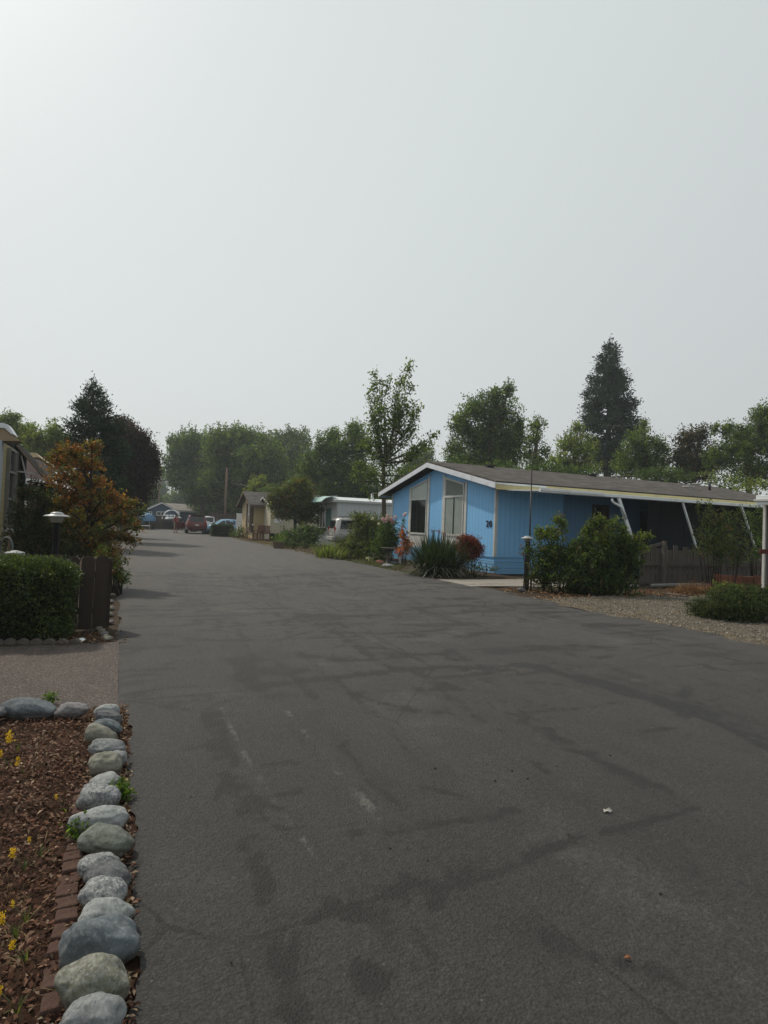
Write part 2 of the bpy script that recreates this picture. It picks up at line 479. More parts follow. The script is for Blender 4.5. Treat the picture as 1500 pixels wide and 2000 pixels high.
def dirt_mat(name, c1, c2, c3, s1=1.2, s2=25, bump=.6, rough=.95, pebble=None):
    t = NT(name); co = t.coord()
    n1 = t.noise(co, s1, 6, .65); n2 = t.noise(co, s2, 6, .75); n3 = t.noise(co, s2 * 6, 3, .7)
    col = t.mix(t.ramp(n1, [(.35, 0), (.65, 1)]), c1, c2); col = t.mix(t.ramp(n2, [(.42, 0), (.68, .8)]), col, c3)
    h = t.math('ADD', n2, t.math('MULTIPLY', n3, .5))
    if pebble:
        vo = t.n('ShaderNodeTexVoronoi'); t.l(co, vo.inputs['Vector']); vo.inputs['Scale'].default_value = pebble
        hue = t.ramp(t.n('ShaderNodeSeparateColor').outputs[0], [(0, 0), (1, 1)])
        sp = t.n('ShaderNodeSeparateColor'); t.l(vo.outputs['Color'], sp.inputs[0])
        stone = t.mix(sp.outputs[0], vary(c2, .45), vary(c2, 1.9)); stone = t.mix(t.math('MULTIPLY', sp.outputs[1], .5), stone, c3)
        gap = t.ramp(vo.outputs['Distance'], [(.25, 1), (.6, .25)])
        col = t.mix(.8, col, t.mix(1.0, stone, gap, 'MULTIPLY'))
        h = t.math('SUBTRACT', t.math('MULTIPLY', n2, .6), vo.outputs['Distance'])
    return t.done(t.bsdf(col, rough, .12, 0, t.bump(h, bump, .02)))

M_DIRT = dirt_mat('dry_dirt', (.10, .075, .05), (.16, .13, .09), (.07, .06, .035))
M_BED = dirt_mat('garden_soil', (.035, .026, .02), (.07, .05, .036), (.05, .035, .02), 2, 30)
M_MULCHBASE = dirt_mat('mulch_soil', (.05, .026, .018), (.085, .05, .033), (.03, .017, .012), 3, 45, .9)
M_GRAVEL = dirt_mat('gravel', (.15, .128, .105), (.19, .165, .135), (.24, .185, .12), 1.2, 14, .9, .9, 42)

def asphalt(name, base, warm, scale=1.0, attr=True):
    t = NT(name); co = t.coord()
    agg = t.voro(co, 95 * scale); fine = t.noise(co, 190 * scale, 3, .8); mid = t.noise(co, 22 * scale, 5, .7)
    st = t.noise(t.mapping(co, (1.0, .16, 1)), 1.6, 6, .62); big = t.noise(co, .55, 5, .55)
    col = t.mix(t.ramp(fine, [(.3, 0), (.72, 1)]), vary(base, .72), vary(base, 1.32))
    col = t.mix(t.ramp(st, [(.38, 0), (.66, .55)]), col, vary(base, 1.3))
    col = t.mix(t.ramp(big, [(.40, 0), (.62, .5)]), col, warm)
    blot = t.noise(t.mapping(co, (.8, .35, 1)), 3.2, 7, .72, .5); col = t.mix(t.ramp(blot, [(.5, 0), (.58, .28)]), col, vary(base, .6))
    cr = t.n('ShaderNodeTexVoronoi', feature='DISTANCE_TO_EDGE'); t.l(t.mapping(co, (1, .6, 1)), cr.inputs['Vector']); cr.inputs['Scale'].default_value = .55
    if attr: col = t.mix(t.math('MULTIPLY', t.math('LESS_THAN', t.math('ADD', cr.outputs['Distance'], t.math('MULTIPLY', t.math('SUBTRACT', mid, .5), .02)), .004), t.ramp(big, [(.45, 0), (.55, .7)])), col, vary(base, .3))
    col = t.mix(t.ramp(mid, [(.55, 0), (.8, .4)]), col, vary(base, .6))
    # pale grit and chips
    sp = t.n('ShaderNodeTexVoronoi'); t.l(co, sp.inputs['Vector']); sp.inputs['Scale'].default_value = 26 if attr else 95
    sc = t.n('ShaderNodeSeparateColor'); t.l(sp.outputs['Color'], sc.inputs[0])
    chip = t.math('MULTIPLY', t.math('LESS_THAN', sp.outputs['Distance'], .11 if attr else .3), t.math('GREATER_THAN', sc.outputs[0], .9 if attr else .55))
    col = t.mix(t.math('MULTIPLY', chip, .55), col, (.26, .24, .22))
    spy = t.n('ShaderNodeSeparateXYZ'); t.l(co, spy.inputs[0])
    if attr:   # painted distance tone: near road darkened, far road lifted for grazing light
        far = t.ramp(t.math('ADD', t.math('DIVIDE', spy.outputs[1], 30), t.math('MULTIPLY', t.math('SUBTRACT', big, .5), .25)), [(.05, 0), (.3, .45), (.75, 1)])
        col = t.mix(far, t.mix(.42, col, (.026, .0245, .0235)), t.mix(1.0, col, (1.75, 1.72, 1.68), 'MULTIPLY'))
        col = t.mix(t.ramp(agg, [(.35, 0), (.75, .4)]), col, (.022, .021, .02))
        wv = t.n('ShaderNodeAttribute', attribute_name='wear').outputs['Fac']
        gr_ = t.noise(t.mapping(co, (1, .55, 1)), 48, 5, .8)
        w = t.math('ADD', wv, t.math('ADD', t.math('MULTIPLY', t.math('SUBTRACT', mid, .5), .45), t.math('MULTIPLY', t.math('SUBTRACT', gr_, .5), .55)))
        dark = t.ramp(t.math('MULTIPLY', w, -1.0), [(.14, 0), (.26, .42), (.6, .85)])
        lite = t.ramp(w, [(.10, 0), (.6, .6)])
        col = t.mix(dark, col, vary(base, .30)); col = t.mix(lite, col, (.135, .125, .115))
        g1 = t.noise(co, 60, 4, .8); g2 = t.noise(co, 24, 3, .7)
        col = t.mix(1.0, col, t.ramp(g1, [(.28, .55), (.5, .95), (.72, 1.55)]), 'MULTIPLY'); col = t.mix(1.0, col, t.ramp(g2, [(.3, .82), (.7, 1.15)]), 'MULTIPLY')
        rough = t.ramp(dark, [(0, .74), (1, .62)])
    else:
        rough = .85; col = t.mix(1.0, col, t.ramp(sc.outputs[1], [(0, .55), (.6, 1.0), (1, 1.8)]), 'MULTIPLY')
    h = t.math('ADD', t.math('MULTIPLY', agg, .9), t.math('ADD', t.math('MULTIPLY', fine, .6), t.math('MULTIPLY', mid, 1.6)))
    return t.done(t.bsdf(col, rough, .32, 0, t.bump(h, .7, .011)))

M_ROAD = asphalt('road_asphalt', (.055, .0522, .0500), (.061, .057, .0535))
M_DRIVE = asphalt('drive_asphalt', (.068, .054, .048), (.09, .07, .058), .45, False)

def pl(pts): return np.array([AB(G(*p)) for p in pts])[:, ::-1]     # -> (b, a)
MARKS = [  # pixel polyline, half width (m), strength (- dark, + pale), softness noise
    ([(500, 1342), (560, 1335), (660, 1322), (760, 1312), (830, 1305), (950, 1305), (1030, 1297)], .075, -.95),
    ([(330, 1244), (380, 1248), (450, 1252), (560, 1248), (710, 1243)], .055, -.6),
    ([(585, 1280), (640, 1287), (720, 1290), (790, 1280), (870, 1277)], .08, -.85),
    ([(700, 1262), (760, 1268), (800, 1281)], .07, -.6), ([(878, 1271), (916, 1289)], .07, -1.2), ([(860, 1277), (885, 1290)], .06, -.9),
    ([(815, 1315), (850, 1330), (895, 1346)], .06, -.7), ([(1030, 1298), (1100, 1315), (1190, 1340), (1300, 1372), (1400, 1405), (1520, 1460)], .16, -.7),
    ([(1120, 1322), (1200, 1340)], .08, -.7), ([(245, 1357), (300, 1347), (360, 1342), (410, 1338)], .05, -.7),
    ([(218, 1366), (300, 1375), (400, 1392)], .02, -.9), ([(468, 1288), (478, 1315), (500, 1345)], .12, -.6),
    ([(490, 1310), (560, 1312), (620, 1316)], .16, -.35), ([(245, 1310), (335, 1307)], .06, -.8), ([(255, 1291), (345, 1297)], .05, -.5),
    ([(240, 1275), (300, 1265), (350, 1262)], .09, -.5), ([(300, 1240), (345, 1237)], .05, -.9),
    ([(408, 1395), (425, 1460), (462, 1560), (490, 1640), (540, 1790), (575, 1960)], .07, -.6),
    ([(428, 1390), (440, 1450), (480, 1530), (520, 1600)], .03, -.4),
    ([(430, 1383), (480, 1480), (560, 1600), (640, 1705), (700, 1800)], .012, .22),
    ([(560, 1390), (640, 1480), (740, 1600)], .03, .3), ([(505, 1503), (535, 1494), (572, 1490)], .045, -.9), ([(515, 1572), (545, 1582)], .05, -.9),
    ([(450, 1572), (462, 1580)], .04, -.9), ([(785, 1738), (830, 1735), (862, 1742)], .06, -.85), ([(800, 1720), (850, 1760)], .05, -.6),
    ([(862, 1740), (954, 1712), (1067, 1662), (1119, 1640), (1240, 1612), (1353, 1580)], .022, -.8),
    ([(900, 1712), (1000, 1680), (1100, 1645)], .04, -.3), ([(822, 1538), (880, 1549), (938, 1564)], .035, -.85),
    ([(610, 1795), (650, 1770), (690, 1790)], .05, -.9), ([(640, 1760), (668, 1790)], .03, -.8), ([(700, 1890), (740, 1925)], .045, -.9), ([(712, 1920), (735, 1940)], .04, -.7),
    ([(1030, 1798), (1200, 1868), (1420, 1950)], .05, -.4), ([(1000, 1815), (1240, 1900)], .04, -.35), ([(530, 1830), (560, 1900), (590, 1990)], .05, -.6),
    ([(1080, 1455), (1150, 1475)], .06, -.3), ([(700, 1360), (745, 1372), (800, 1385), (860, 1392)], .05, -.35), ([(768, 1386), (812, 1388)], .04, -.8),
    ([(660, 1330), (730, 1395), (800, 1470)], .05, -.3), ([(850, 1340), (960, 1420), (1090, 1520)], .06, -.3), ([(1000, 1400), (1150, 1470), (1330, 1570)], .09, -.25),
    ([(1220, 1235), (1300, 1250), (1400, 1268)], .05, -.4), ([(1380, 1303), (1425, 1310)], .05, -.6), ([(640, 1680), (720, 1760), (800, 1860), (900, 1990)], .12, -.18),
    ([(1100, 1560), (1250, 1640), (1450, 1740)], .15, -.15), ([(430, 1215), (520, 1222), (600, 1215)], .06, -.35), ([(640, 1200), (760, 1210), (900, 1203)], .05, -.3),
    ([(300, 1130), (420, 1136), (520, 1128)], .08, -.35), ([(560, 1150), (700, 1158), (820, 1148)], .06, -.3), ([(350, 1180), (430, 1184)], .07, -.6), ([(500, 1112), (560, 1116)], .1, -.5),
    ([(250, 1620), (255, 1720), (270, 1990)], .05, -.3), ([(245, 1420), (252, 1600)], .04, -.35),
]
_r = np.random.default_rng(5)
STREAKS = []
for _ in range(150):      # short scuffs laid across the lane
    b0, a0 = _r.uniform(.1, 8), _r.uniform(2.5, 17); L = _r.uniform(.25, 1.4); an = _r.normal(.0, .28) + (.35 if _r.uniform() < .3 else 0)
    STREAKS.append((np.array([[b0, a0], [b0 + L * .5 * math.cos(an), a0 + L * .5 * math.sin(an) + _r.normal(0, .04)], [b0 + L * math.cos(an), a0 + L * math.sin(an)]]), _r.uniform(.02, .05) * max(1, a0 / 3.5), -_r.uniform(.25, .85)))
for _ in range(90):       # tyre scuffs along it
    b0, a0 = _r.choice([1.2, 1.5, 2.7, 3.1, 4.9, 5.3, 6.7]) + _r.normal(0, .25), _r.uniform(1.5, 15); L = _r.uniform(.6, 3); s = _r.normal(.04, .06)
    STREAKS.append((np.array([[b0, a0], [b0 + s * L * .5 + _r.normal(0, .03), a0 + L * .5], [b0 + s * L, a0 + L]]), _r.uniform(.015, .06), _r.choice([-1, -1, -1, -1, -1, -1, .5]) * _r.uniform(.2, .6)))
for _ in range(26):       # hairline cracks
    b0, a0 = _r.uniform(.5, 8), _r.uniform(2, 14); an = _r.uniform(0, 3.14); p = [np.array([b0, a0])]
    for _k in range(_r.integers(4, 9)): an += _r.normal(0, .45); p.append(p[-1] + _r.uniform(.1, .3) * np.array([math.cos(an), math.sin(an)]))
    STREAKS.append((np.array(p), .014, -1.3))
def wear(B, A):
    w = .10 * fbm(B * 2.2, A * .35, 1.5, 3) + .16 * fbm(B, A, .25, 9) + .06 * fbm(B * .7, A * .3, 3, 21)
    # wheel paths
    for c, s, k in ((1.35, .22, -.14), (2.9, .2, -.10), (5.0, .3, -.10), (6.8, .25, -.12), (2.1, .3, .10), (4.0, .4, .06)):
        w += k * np.exp(-((B - c - .12 * np.sin(A * .31 + c)) / s) ** 2)
    for q, wd, st in [(pl(p_), w_ * .8, s_ * (1.6 if p_[0][1] > 1480 and w_ > .03 else 2.1)) for p_, w_, s_ in MARKS] + STREAKS:
        d = np.full(B.shape, 9.0)
        lo, hi = q.min(0) - wd * 4, q.max(0) + wd * 4
        m = (B > lo[0]) & (B < hi[0]) & (A > lo[1]) & (A < hi[1])
        if not m.any(): continue
        bb, aa = B[m], A[m]; dd = np.full(bb.shape, 9.0)
        jb = .045 * fbm(bb, aa, .2, 31, 4); 
        for i in range(len(q) - 1):
            p0, p1 = q[i], q[i + 1]; e = p1 - p0; L2 = (e ** 2).sum() + 1e-9
            t = np.clip(((bb - p0[0]) * e[0] + (aa - p0[1]) * e[1]) / L2, 0, 1)
            dd = np.minimum(dd, np.hypot(bb - p0[0] - e[0] * t, aa - p0[1] - e[1] * t))
        dj = np.abs(dd + jb * min(1, wd / .06) + .018 * fbm(bb, aa, .05, 33, 3)) / wd
        g = (.85 * np.exp(-(dj * .95) ** 6) + .15 * np.exp(-(dj * .55) ** 2)) * np.clip(.72 + .9 * fbm(bb * 1.3, aa * 1.3, .16, 41, 5) + .35 * fbm(bb, aa, .6, 44), 0, 1.35)
        brk = np.clip((fbm(bb * 1.2, aa * .9, .14, 47, 4) + .16) * 4, 0, 1)       # worn into fragments
        w[m] += st * g * (.32 + .9 * brk)
    w -= 1.6 * np.clip(fbm(B * .45, A * 2.2, .55, 55, 5) - .16, 0, .5) * np.exp(-((A - 8.6) / 3.6) ** 2)
    w += .5 * np.clip(fbm(B * .6, A * 1.2, .9, 58, 4) - .12, 0, 1) * np.exp(-((A - 8.6) / 4) ** 2)
    # tread prints across the dark strip beside the rocks
    tr = np.exp(-((B - 1.02 - .04 * np.sin(A)) / .09) ** 2) * (A < 5) * np.clip(fbm(B, A, .5, 77) * 2, 0, 1)
    w -= .35 * tr * (np.sin(A * 70 + 4 * np.abs(B - 1.02) * 30) > .1)
    # darker edge by the dirt strip
    w -= .25 * np.exp(-(B / .09) ** 2)
    return np.clip(w, -1, 1)

ra = np.concatenate([np.arange(-8, .9, .5), np.arange(.9, 8, .02), np.arange(8, 14, .035), np.arange(14, 24, .08), np.arange(24, 80.01, .4)])
rb = np.concatenate([np.linspace(0, 5, 230), np.linspace(5, 8.5, 120)[1:]])
def road_edge(B, A):
    j = .05 * fbm(A, A * 0, .5, 5) + .03 * fbm(A, A * 0, .12, 6)
    l = np.clip(1 - B / .4, 0, 1); r = np.clip((B - 8.1) / .4, 0, 1)
    wide = np.clip((A - 18) / 40, 0, 1)
    return B + l * (j + .085 * (A < 5.1)) + r * (2.2 * .06 * fbm(A, A * 0, 1.1, 8) + .2 * np.exp(-((A - 10) / 2.5) ** 2)), A
road = sheet('road', rb, ra, lambda b, a: .006 * fbm(b, a, 1.2, 2) - .02 * np.clip(1 - b / .12, 0, 1), M_ROAD, paint=wear, edge=road_edge)
sheet('ground', np.concatenate([np.linspace(-900, -40, 12), np.linspace(-30, 60, 60), np.linspace(70, 900, 12)]),
      np.concatenate([np.linspace(-300, -20, 6), np.linspace(-15, 90, 60), np.linspace(100, 1500, 14)]), lambda b, a: -.045 + 0 * b, M_DIRT)
drive = sheet('driveway', np.linspace(-7, .03, 140), np.linspace(5.12, 7.72, 60), lambda b, a: -.012 + .006 * fbm(b, a, .4, 51), M_DRIVE)
sheet('parking_apron', np.linspace(8.2, 16, 12), np.linspace(54, 78, 12), -.018, M_DRIVE)
sheet('side_street', np.linspace(-14, .3, 20), np.linspace(62, 80, 12), -.018, M_DRIVE)
# concrete walk in front of the blue house, garden beds, gravel
sheet('concrete_walk', np.linspace(8.35, 14.2, 40), np.linspace(12.85, 14.9, 16), lambda b, a: .004 + .004 * fbm(b, a, .8, 61), CONCRETE,
      edge=lambda B, A: (B, A + .25 * np.sin(B * .9) * (A < 13.5)))
def bedz(b, a): return .0 + .05 * fbm(b, a, .6, 71) + .05 * np.clip((b - 8.5) / .6, 0, 1)
sheet('garden_bed', np.linspace(8.3, 11.5, 50), np.linspace(14.9, 34, 120), lambda b, a: bedz(b, a) - .02, M_BED)
sheet('bare_soil', np.linspace(8.35, 18.5, 80), np.linspace(10.3, 12.9, 40), lambda b, a: -.006 + .03 * fbm(b, a, .5, 72), M_BED)
sheet('gravel_strip', np.linspace(8.25, 19, 110), np.linspace(1.5, 10.6, 110), lambda b, a: .002 + .03 * fbm(b, a, .7, 73) + .015 * np.clip((b - 8.6), 0, 1), M_GRAVEL)
sheet('left_bed', np.linspace(-7, .02, 60), np.linspace(7.7, 62, 200), lambda b, a: -.02 + .04 * fbm(b, a, .6, 74) * np.clip(-b * 2, 0, 1), M_BED)
def mz(b, a): return -.01 + .05 * fbm(np.asarray(b, float), np.asarray(a, float), .5, 75) + .03 * np.clip(-.5 - np.asarray(b), 0, 1)
sheet('mulch_bed', np.linspace(-6, .2, 125), np.linspace(-3, 5.16, 120), lambda b, a: mz(b, a) * np.clip((-.06 - b) * 6, 0, 1) - .016 * (b > -.1) + .004 * fbm(b, a, .08, 76) * (b > -.12), M_MULCHBASE)

# bark chips, dead grass, leaf litter (nobody could count them)
def scatter(name, label, cat, n, area, size, colors, zf, aspect=.45, flat=.35, lift=.004, mask=None, mat=None, fold=.1):
    b = rng.uniform(area[0], area[1], n); a = rng.uniform(area[2], area[3], n)
    if mask is not None: k = mask(b, a); b, a = b[k], a[k]; n = len(b)
    pos = np.stack([-SN * a + CS * b, CS * a + SN * b, zf(b, a) + lift + rng.uniform(0, .015, n)], -1)
    ax = rng.normal(size=(n, 3)); ax[:, 2] *= flat
    col = np.array(colors)[rng.integers(len(colors), size=n)] * (1 + rng.normal(0, .3, (n, 1)))
    me = leaf_mesh(name, pos, ax, rng.uniform(*size, n), col, aspect, fold, face_up=1.2)
    o = add_leaves(name, me, mat or LEAF_MATTE, origin=W((area[2] + area[3]) / 2, (area[0] + area[1]) / 2))
    return tag(o, label, cat, kind='stuff')
CHIPS = [(.125, .062, .04), (.09, .043, .03), (.15, .082, .054), (.05, .027, .02), (.11, .054, .036), (.18, .11, .075), (.25, .175, .125), (.07, .036, .026)]
scatter('bark_mulch', 'reddish brown bark chips covering the bed inside the rock border', 'mulch', 52000, (-3.2, -.14, .9, 5.0), (.010, .036), CHIPS, mz, .5, .5)
scatter('dry_grass', 'thin dry tan grass strands lying over the bark bed', 'grass', 4200, (-2.4, -.2, 1.0, 4.2), (.03, .13), [(.22, .16, .09), (.17, .11, .06), (.13, .10, .05)], mz, .028, .5, .01,
        lambda b, a: (fbm(b, a, .5, 81) > .05) | (a < 2.6))
scatter('weeds', 'low green weeds sprouting through the bark bed', 'weeds', 2600, (-2.0, -.3, 1.6, 3.6), (.02, .05), [(.05, .08, .02), (.07, .10, .03)], mz, .35, .8, .005,
        lambda b, a: fbm(b, a, .45, 82) > .32, mat=LEAF)
scatter('leaf_litter', 'dry leaf crumbs in the dirt strip between rocks and road', 'leaf litter', 5200, (-.16, .105, .8, 5.1), (.012, .04), CHIPS + [(.3, .22, .13), (.36, .3, .2)], lambda b, a: -.012 + 0 * b)
scatter('fallen_leaves', 'fallen brown leaves on the soil below the big bush', 'leaves', 4200, (8.5, 17, 10.3, 12.4), (.04, .09), [(.16, .07, .03), (.1, .045, .02), (.22, .12, .06), (.28, .19, .1)], lambda b, a: .01 + 0 * b, .5,
        mask=lambda b, a: fbm(b, a, .8, 83) > -.15)
scatter('straw_litter', 'dry straw coloured grass along the edge of the gravel', 'dry grass', 5200, (8.3, 11.0, 4.0, 10.8), (.03, .09), [(.34, .26, .14), (.28, .2, .1), (.4, .32, .2)], lambda b, a: .012 + .02 * fbm(b, a, .7, 73), .12,
        mask=lambda b, a: (np.abs(b - 8.55 - .15 * fbm(a, a * 0, .8, 84)) < .16) | ((np.abs(a - 8.15) < .22) & (b < 10)))
scatter('gravel_stones', 'loose grey gravel stones on the strip beside the road', 'gravel', 15000, (8.45, 14, 3.8, 10.6), (.014, .04), [(.22, .215, .205), (.31, .30, .28), (.13, .125, .12), (.26, .22, .17)], lambda b, a: .01 + .03 * fbm(b, a, .7, 73), .8, .3, .004, fold=.3)
scatter('curb_litter', 'dry leaves gathered at the fence corner by the road', 'leaf litter', 1500, (-.75, .12, 7.45, 8.4), (.015, .045), CHIPS + [(.3, .2, .1)], lambda b, a: -.005 + 0 * b, mask=lambda b, a: fbm(b, a, .3, 85) > -.1)
scatter('ground_cover', 'low leafy ground cover edging the bed along the road', 'ground cover', 9000, (8.35, 10.6, 15.4, 24.5), (.03, .08), [(.06, .09, .03), (.09, .11, .04), (.12, .1, .05), (.05, .06, .03)], lambda b, a: bedz(b, a) - .01, .55, 1.0, .02,
        mask=lambda b, a: (b < 8.9 + .5 * fbm(a, b, 1.0, 86)) | (fbm(b, a, .6, 87) > .15), mat=LEAF)
scatter('curb_weeds', 'dry weeds at the far roadside before the maple', 'weeds', 4000, (7.9, 9.6, 24, 46), (.05, .15), [(.2, .15, .07), (.26, .2, .1), (.1, .1, .04)], lambda b, a: 0 * b, .2, 1.2, .0)

# ------------------------------------------------------------------ river rocks
def rock_mat(name, c, spk=.0, dark=(.05, .055, .06), pale=(.4, .41, .4), scale=1.0, green=0.0):
    t = NT(name); co = t.coord()
    n1 = t.noise(co, 9 * scale, 6, .65, .4); n2 = t.noise(co, 70, 5, .75); n3 = t.noise(co, 3.5, 3)
    col = t.mix(t.ramp(n1, [(.3, 0), (.7, 1)]), vary(c, .5), vary(c, 1.35))
    if spk:
        v = t.n('ShaderNodeTexVoronoi'); t.l(co, v.inputs['Vector']); v.inputs['Scale'].default_value = 120
        s = t.n('ShaderNodeSeparateColor'); t.l(v.outputs['Color'], s.inputs[0])
        col = t.mix(t.math('MULTIPLY', t.ramp(s.outputs[0], [(.45, 0), (.6, 1)]), spk), col, pale)
        col = t.mix(t.math('MULTIPLY', t.ramp(s.outputs[1], [(.62, 0), (.7, 1)]), spk), col, dark)
    col = t.mix(t.ramp(n3, [(.45, 0), (.75, .5)]), col, vary(c, .5) if not green else (.09, .1, .055))
    col = t.mix(t.ramp(n2, [(.5, 0), (.8, .5)]), col, pale)
    g = t.n('ShaderNodeNewGeometry'); sp = t.n('ShaderNodeSeparateXYZ'); t.l(g.outputs['Position'], sp.inputs[0])
    low = t.ramp(sp.outputs[2], [(.0, .7), (.07, 0)])                      # soil splashed up the foot
    col = t.mix(low, col, (.07, .048, .034))
    return t.done(t.bsdf(col, .78, .28, 0, t.bump(t.math('ADD', t.math('MULTIPLY', n1, 2), n2), .35, .006)))
RM = {'blue': rock_mat('rock_blue', (.112, .132, .146)), 'grey': rock_mat('rock_grey', (.185, .195, .20), .22), 'green': rock_mat('rock_green', (.125, .138, .118), 0, green=1),
      'tan': rock_mat('rock_tan', (.20, .195, .155)), 'pale': rock_mat('rock_pale', (.27, .285, .28), .25), 'dark': rock_mat('rock_dark', (.10, .105, .11)),
      'speck': rock_mat('rock_speckled', (.19, .195, .20), .5), 'olive': rock_mat('rock_olive', (.17, .168, .125), .25, green=1), 'plum': rock_mat('rock_plum', (.17, .16, .165), .15)}
ROCKS = [  # u, v of the middle, width px, height px, kind, lean, blockiness, label
    (-2, 1391, 34, 20, 'dark', 0, 0, 'small dark rock cut off by the left end of the back row'),
    (58, 1385, 98, 27, 'blue', .1, 0, 'long low blue grey rock at the back of the bed'),
    (140, 1388, 62, 28, 'plum', -.1, 0, 'flat grey purple rock beside the long low blue one'),
    (209, 1389, 48, 30, 'pale', 0, .3, 'pale cracked rock at the far corner of the border'),
    (213, 1403, 54, 30, 'dark', .2, .6, 'dark angular rock tucked in front of the corner rock'),
    (207, 1421, 60, 36, 'blue', .2, 0, 'blue green rock third from the far corner'),
    (194, 1437, 66, 42, 'tan', .5, .2, 'tan tilted rock leaning inward near the far corner'),
    (210, 1461, 66, 32, 'grey', .2, 0, 'grey rock with a white patch between two tan rocks'),
    (229, 1481, 36, 30, 'grey', .3, 0, 'small grey rock peeping out behind the big tan block'),
    (206, 1494, 62, 54, 'tan', 0, .5, 'tall smooth tan block in the far half of the border'),
    (208, 1526, 60, 34, 'pale', -.3, .2, 'pale cream rock squeezed behind the pitted block'),
    (189, 1560, 78, 62, 'speck', 0, .7, 'blocky pitted grey rock with holes in its face'),
    (195, 1602, 100, 44, 'pale', .05, 0, 'wide pale oval rock with a bluish end'),
    (208, 1642, 102, 56, 'green', .25, .25, 'wide dark green rock beside a tuft of weeds'),
    (194, 1690, 70, 44, 'speck', 0, 0, 'small speckled rock half hidden behind a dark one'),
    (210, 1713, 86, 52, 'dark', .3, 0, 'dark slate coloured rock sloping toward the road'),
    (203, 1746, 86, 62, 'speck', .15, .1, 'round salt and pepper speckled rock'),
    (204, 1790, 100, 66, 'pale', .25, .2, 'pale greenish rock right behind the biggest boulder'),
    (190, 1842, 150, 104, 'blue', .15, .55, 'biggest rock, dark blue and ridged'),
    (183, 1922, 130, 100, 'olive', 0, .1, 'round olive brown rock second from the near end'),
    (180, 1996, 118, 100, 'grey', 0, .45, 'grey pointed rock at the near end of the border'),
]
def rock(u, v, w, h, kind, lean, blk, label, seed, z=.05):
    blk = max(blk, .15); c = G(u, v, z); D = c.y; rx = w / 2 * D / FPX; rz = max(h * .5 * D / FPX * .95, rx * .5) if h > w * .4 else rx * .42
    ry = max(rx * .62, .065) if h > w * .35 else rx * .55
    bm = bmesh.new(); bmesh.ops.create_icosphere(bm, subdivisions=5, radius=1)
    so = Vector((seed * 3.7, seed * 1.9, seed * .7)); rr = random.Random(seed)
    planes = [(Vector((rr.uniform(-1, 1), rr.uniform(-1, .4), rr.uniform(.0, 1))).normalized(), rr.uniform(.66, .82)) for _ in range(int(2 + 6 * blk))]
    for q in bm.verts:
        p = q.co.copy()
        if blk:                                         # broken facets with soft edges
            for n, d in planes:
                k = p.dot(n) - d
                if k > 0: p -= n * k * (.55 + .4 * blk)
            m = max(abs(p.x), abs(p.y), abs(p.z)); p = p.lerp(p / m * .86, .45 * blk)
        p *= 1 + .2 * mnoise.noise(p * 1.1 + so) + .08 * mnoise.noise(p * 2.7 + so) + .016 * mnoise.noise(p * 7 + so) + .006 * mnoise.noise(p * 19 + so)
        if kind == 'speck' and blk > .5: p *= 1 - .1 * max(0, mnoise.noise(p * 3.1 + so * 2) - .25)
        x, y, zz = p.x * rx * 1.03, p.y * ry, p.z * rz
        cl, sl = math.cos(lean * .7), math.sin(lean * .7)
        q.co = (x * cl + zz * sl, y, -x * sl + zz * cl)
    me = bpy.data.meshes.new('river_rock'); bm.to_mesh(me); bm.free(); smooth(me); me.materials.append(RM[kind])
    o = bpy.data.objects.new('river_rock', me); COL.objects.link(o); o.location = c; o.rotation_euler = (0, 0, TH * .35 + rr.uniform(-.25, .25))
    return tag(o, label, 'rock', 'river rocks edging the bark bed')
for i, r_ in enumerate(ROCKS): rock(*r_, seed=i + 1)

# bricks set in a row inside the rocks
M_BRICK = surf('weathered_brick', (.092, .056, .045), .95, .1, var=.5, scale=14, fine=90, bump=.8, dist=.01, dirt=(.075, .05, .038))
p0b, p1b = AB(G(163, 1545)), AB(G(104, 1960))
nb = 19
for i in range(nb):
    t = i / (nb - 1); a = p0b[0] + (p1b[0] - p0b[0]) * t; b = p0b[1] + (p1b[1] - p0b[1]) * t
    mb = MB(); jr = random.uniform(-.12, .12); c = W(a, b + random.uniform(-.008, .008))
    L = (p0b[0] - p1b[0]) / (nb - 1) * .46
    mb.box(-.04, .04, -L, L, -.06, .01)
    o = mb.build('edging_brick', M_BRICK, bevel=.008); o.location = c + Vector((0, 0, random.uniform(-.012, .008))); o.rotation_euler = (random.uniform(-.16, .02), random.uniform(-.08, .08), TH + jr)
    tag(o, 'weathered red brick in the row along the inner side of the rocks', 'brick', 'bricks edging the bark bed')

# scalloped concrete edging at the foot of the hedge
M_EDGE = surf('edging_concrete', (.10, .085, .075), .9, .2, var=.3, scale=5, bump=.3)
for i in range(9):
    c = G(148 - i * 25.5, 1256 - (i * .15)); mb = MB(); w = .151; n = 10
    prof = [(-w / 2, -.05)] + [(-w / 2 + w * k / n, .02 + .042 * math.sin(math.pi * k / n)) for k in range(n + 1)] + [(w / 2, -.05)]
    mb.prism([(x, -.03, z) for x, z in prof], (0, .055, 0))
    o = mb.build('edging_stone', M_EDGE, bevel=.006); o.location = (c.x, c.y, -.01); o.rotation_euler = (0, 0, random.uniform(-.05, .05))
    tag(o, 'scalloped dark edging piece along the foot of the clipped hedge', 'edging', 'scalloped edging at the hedge')
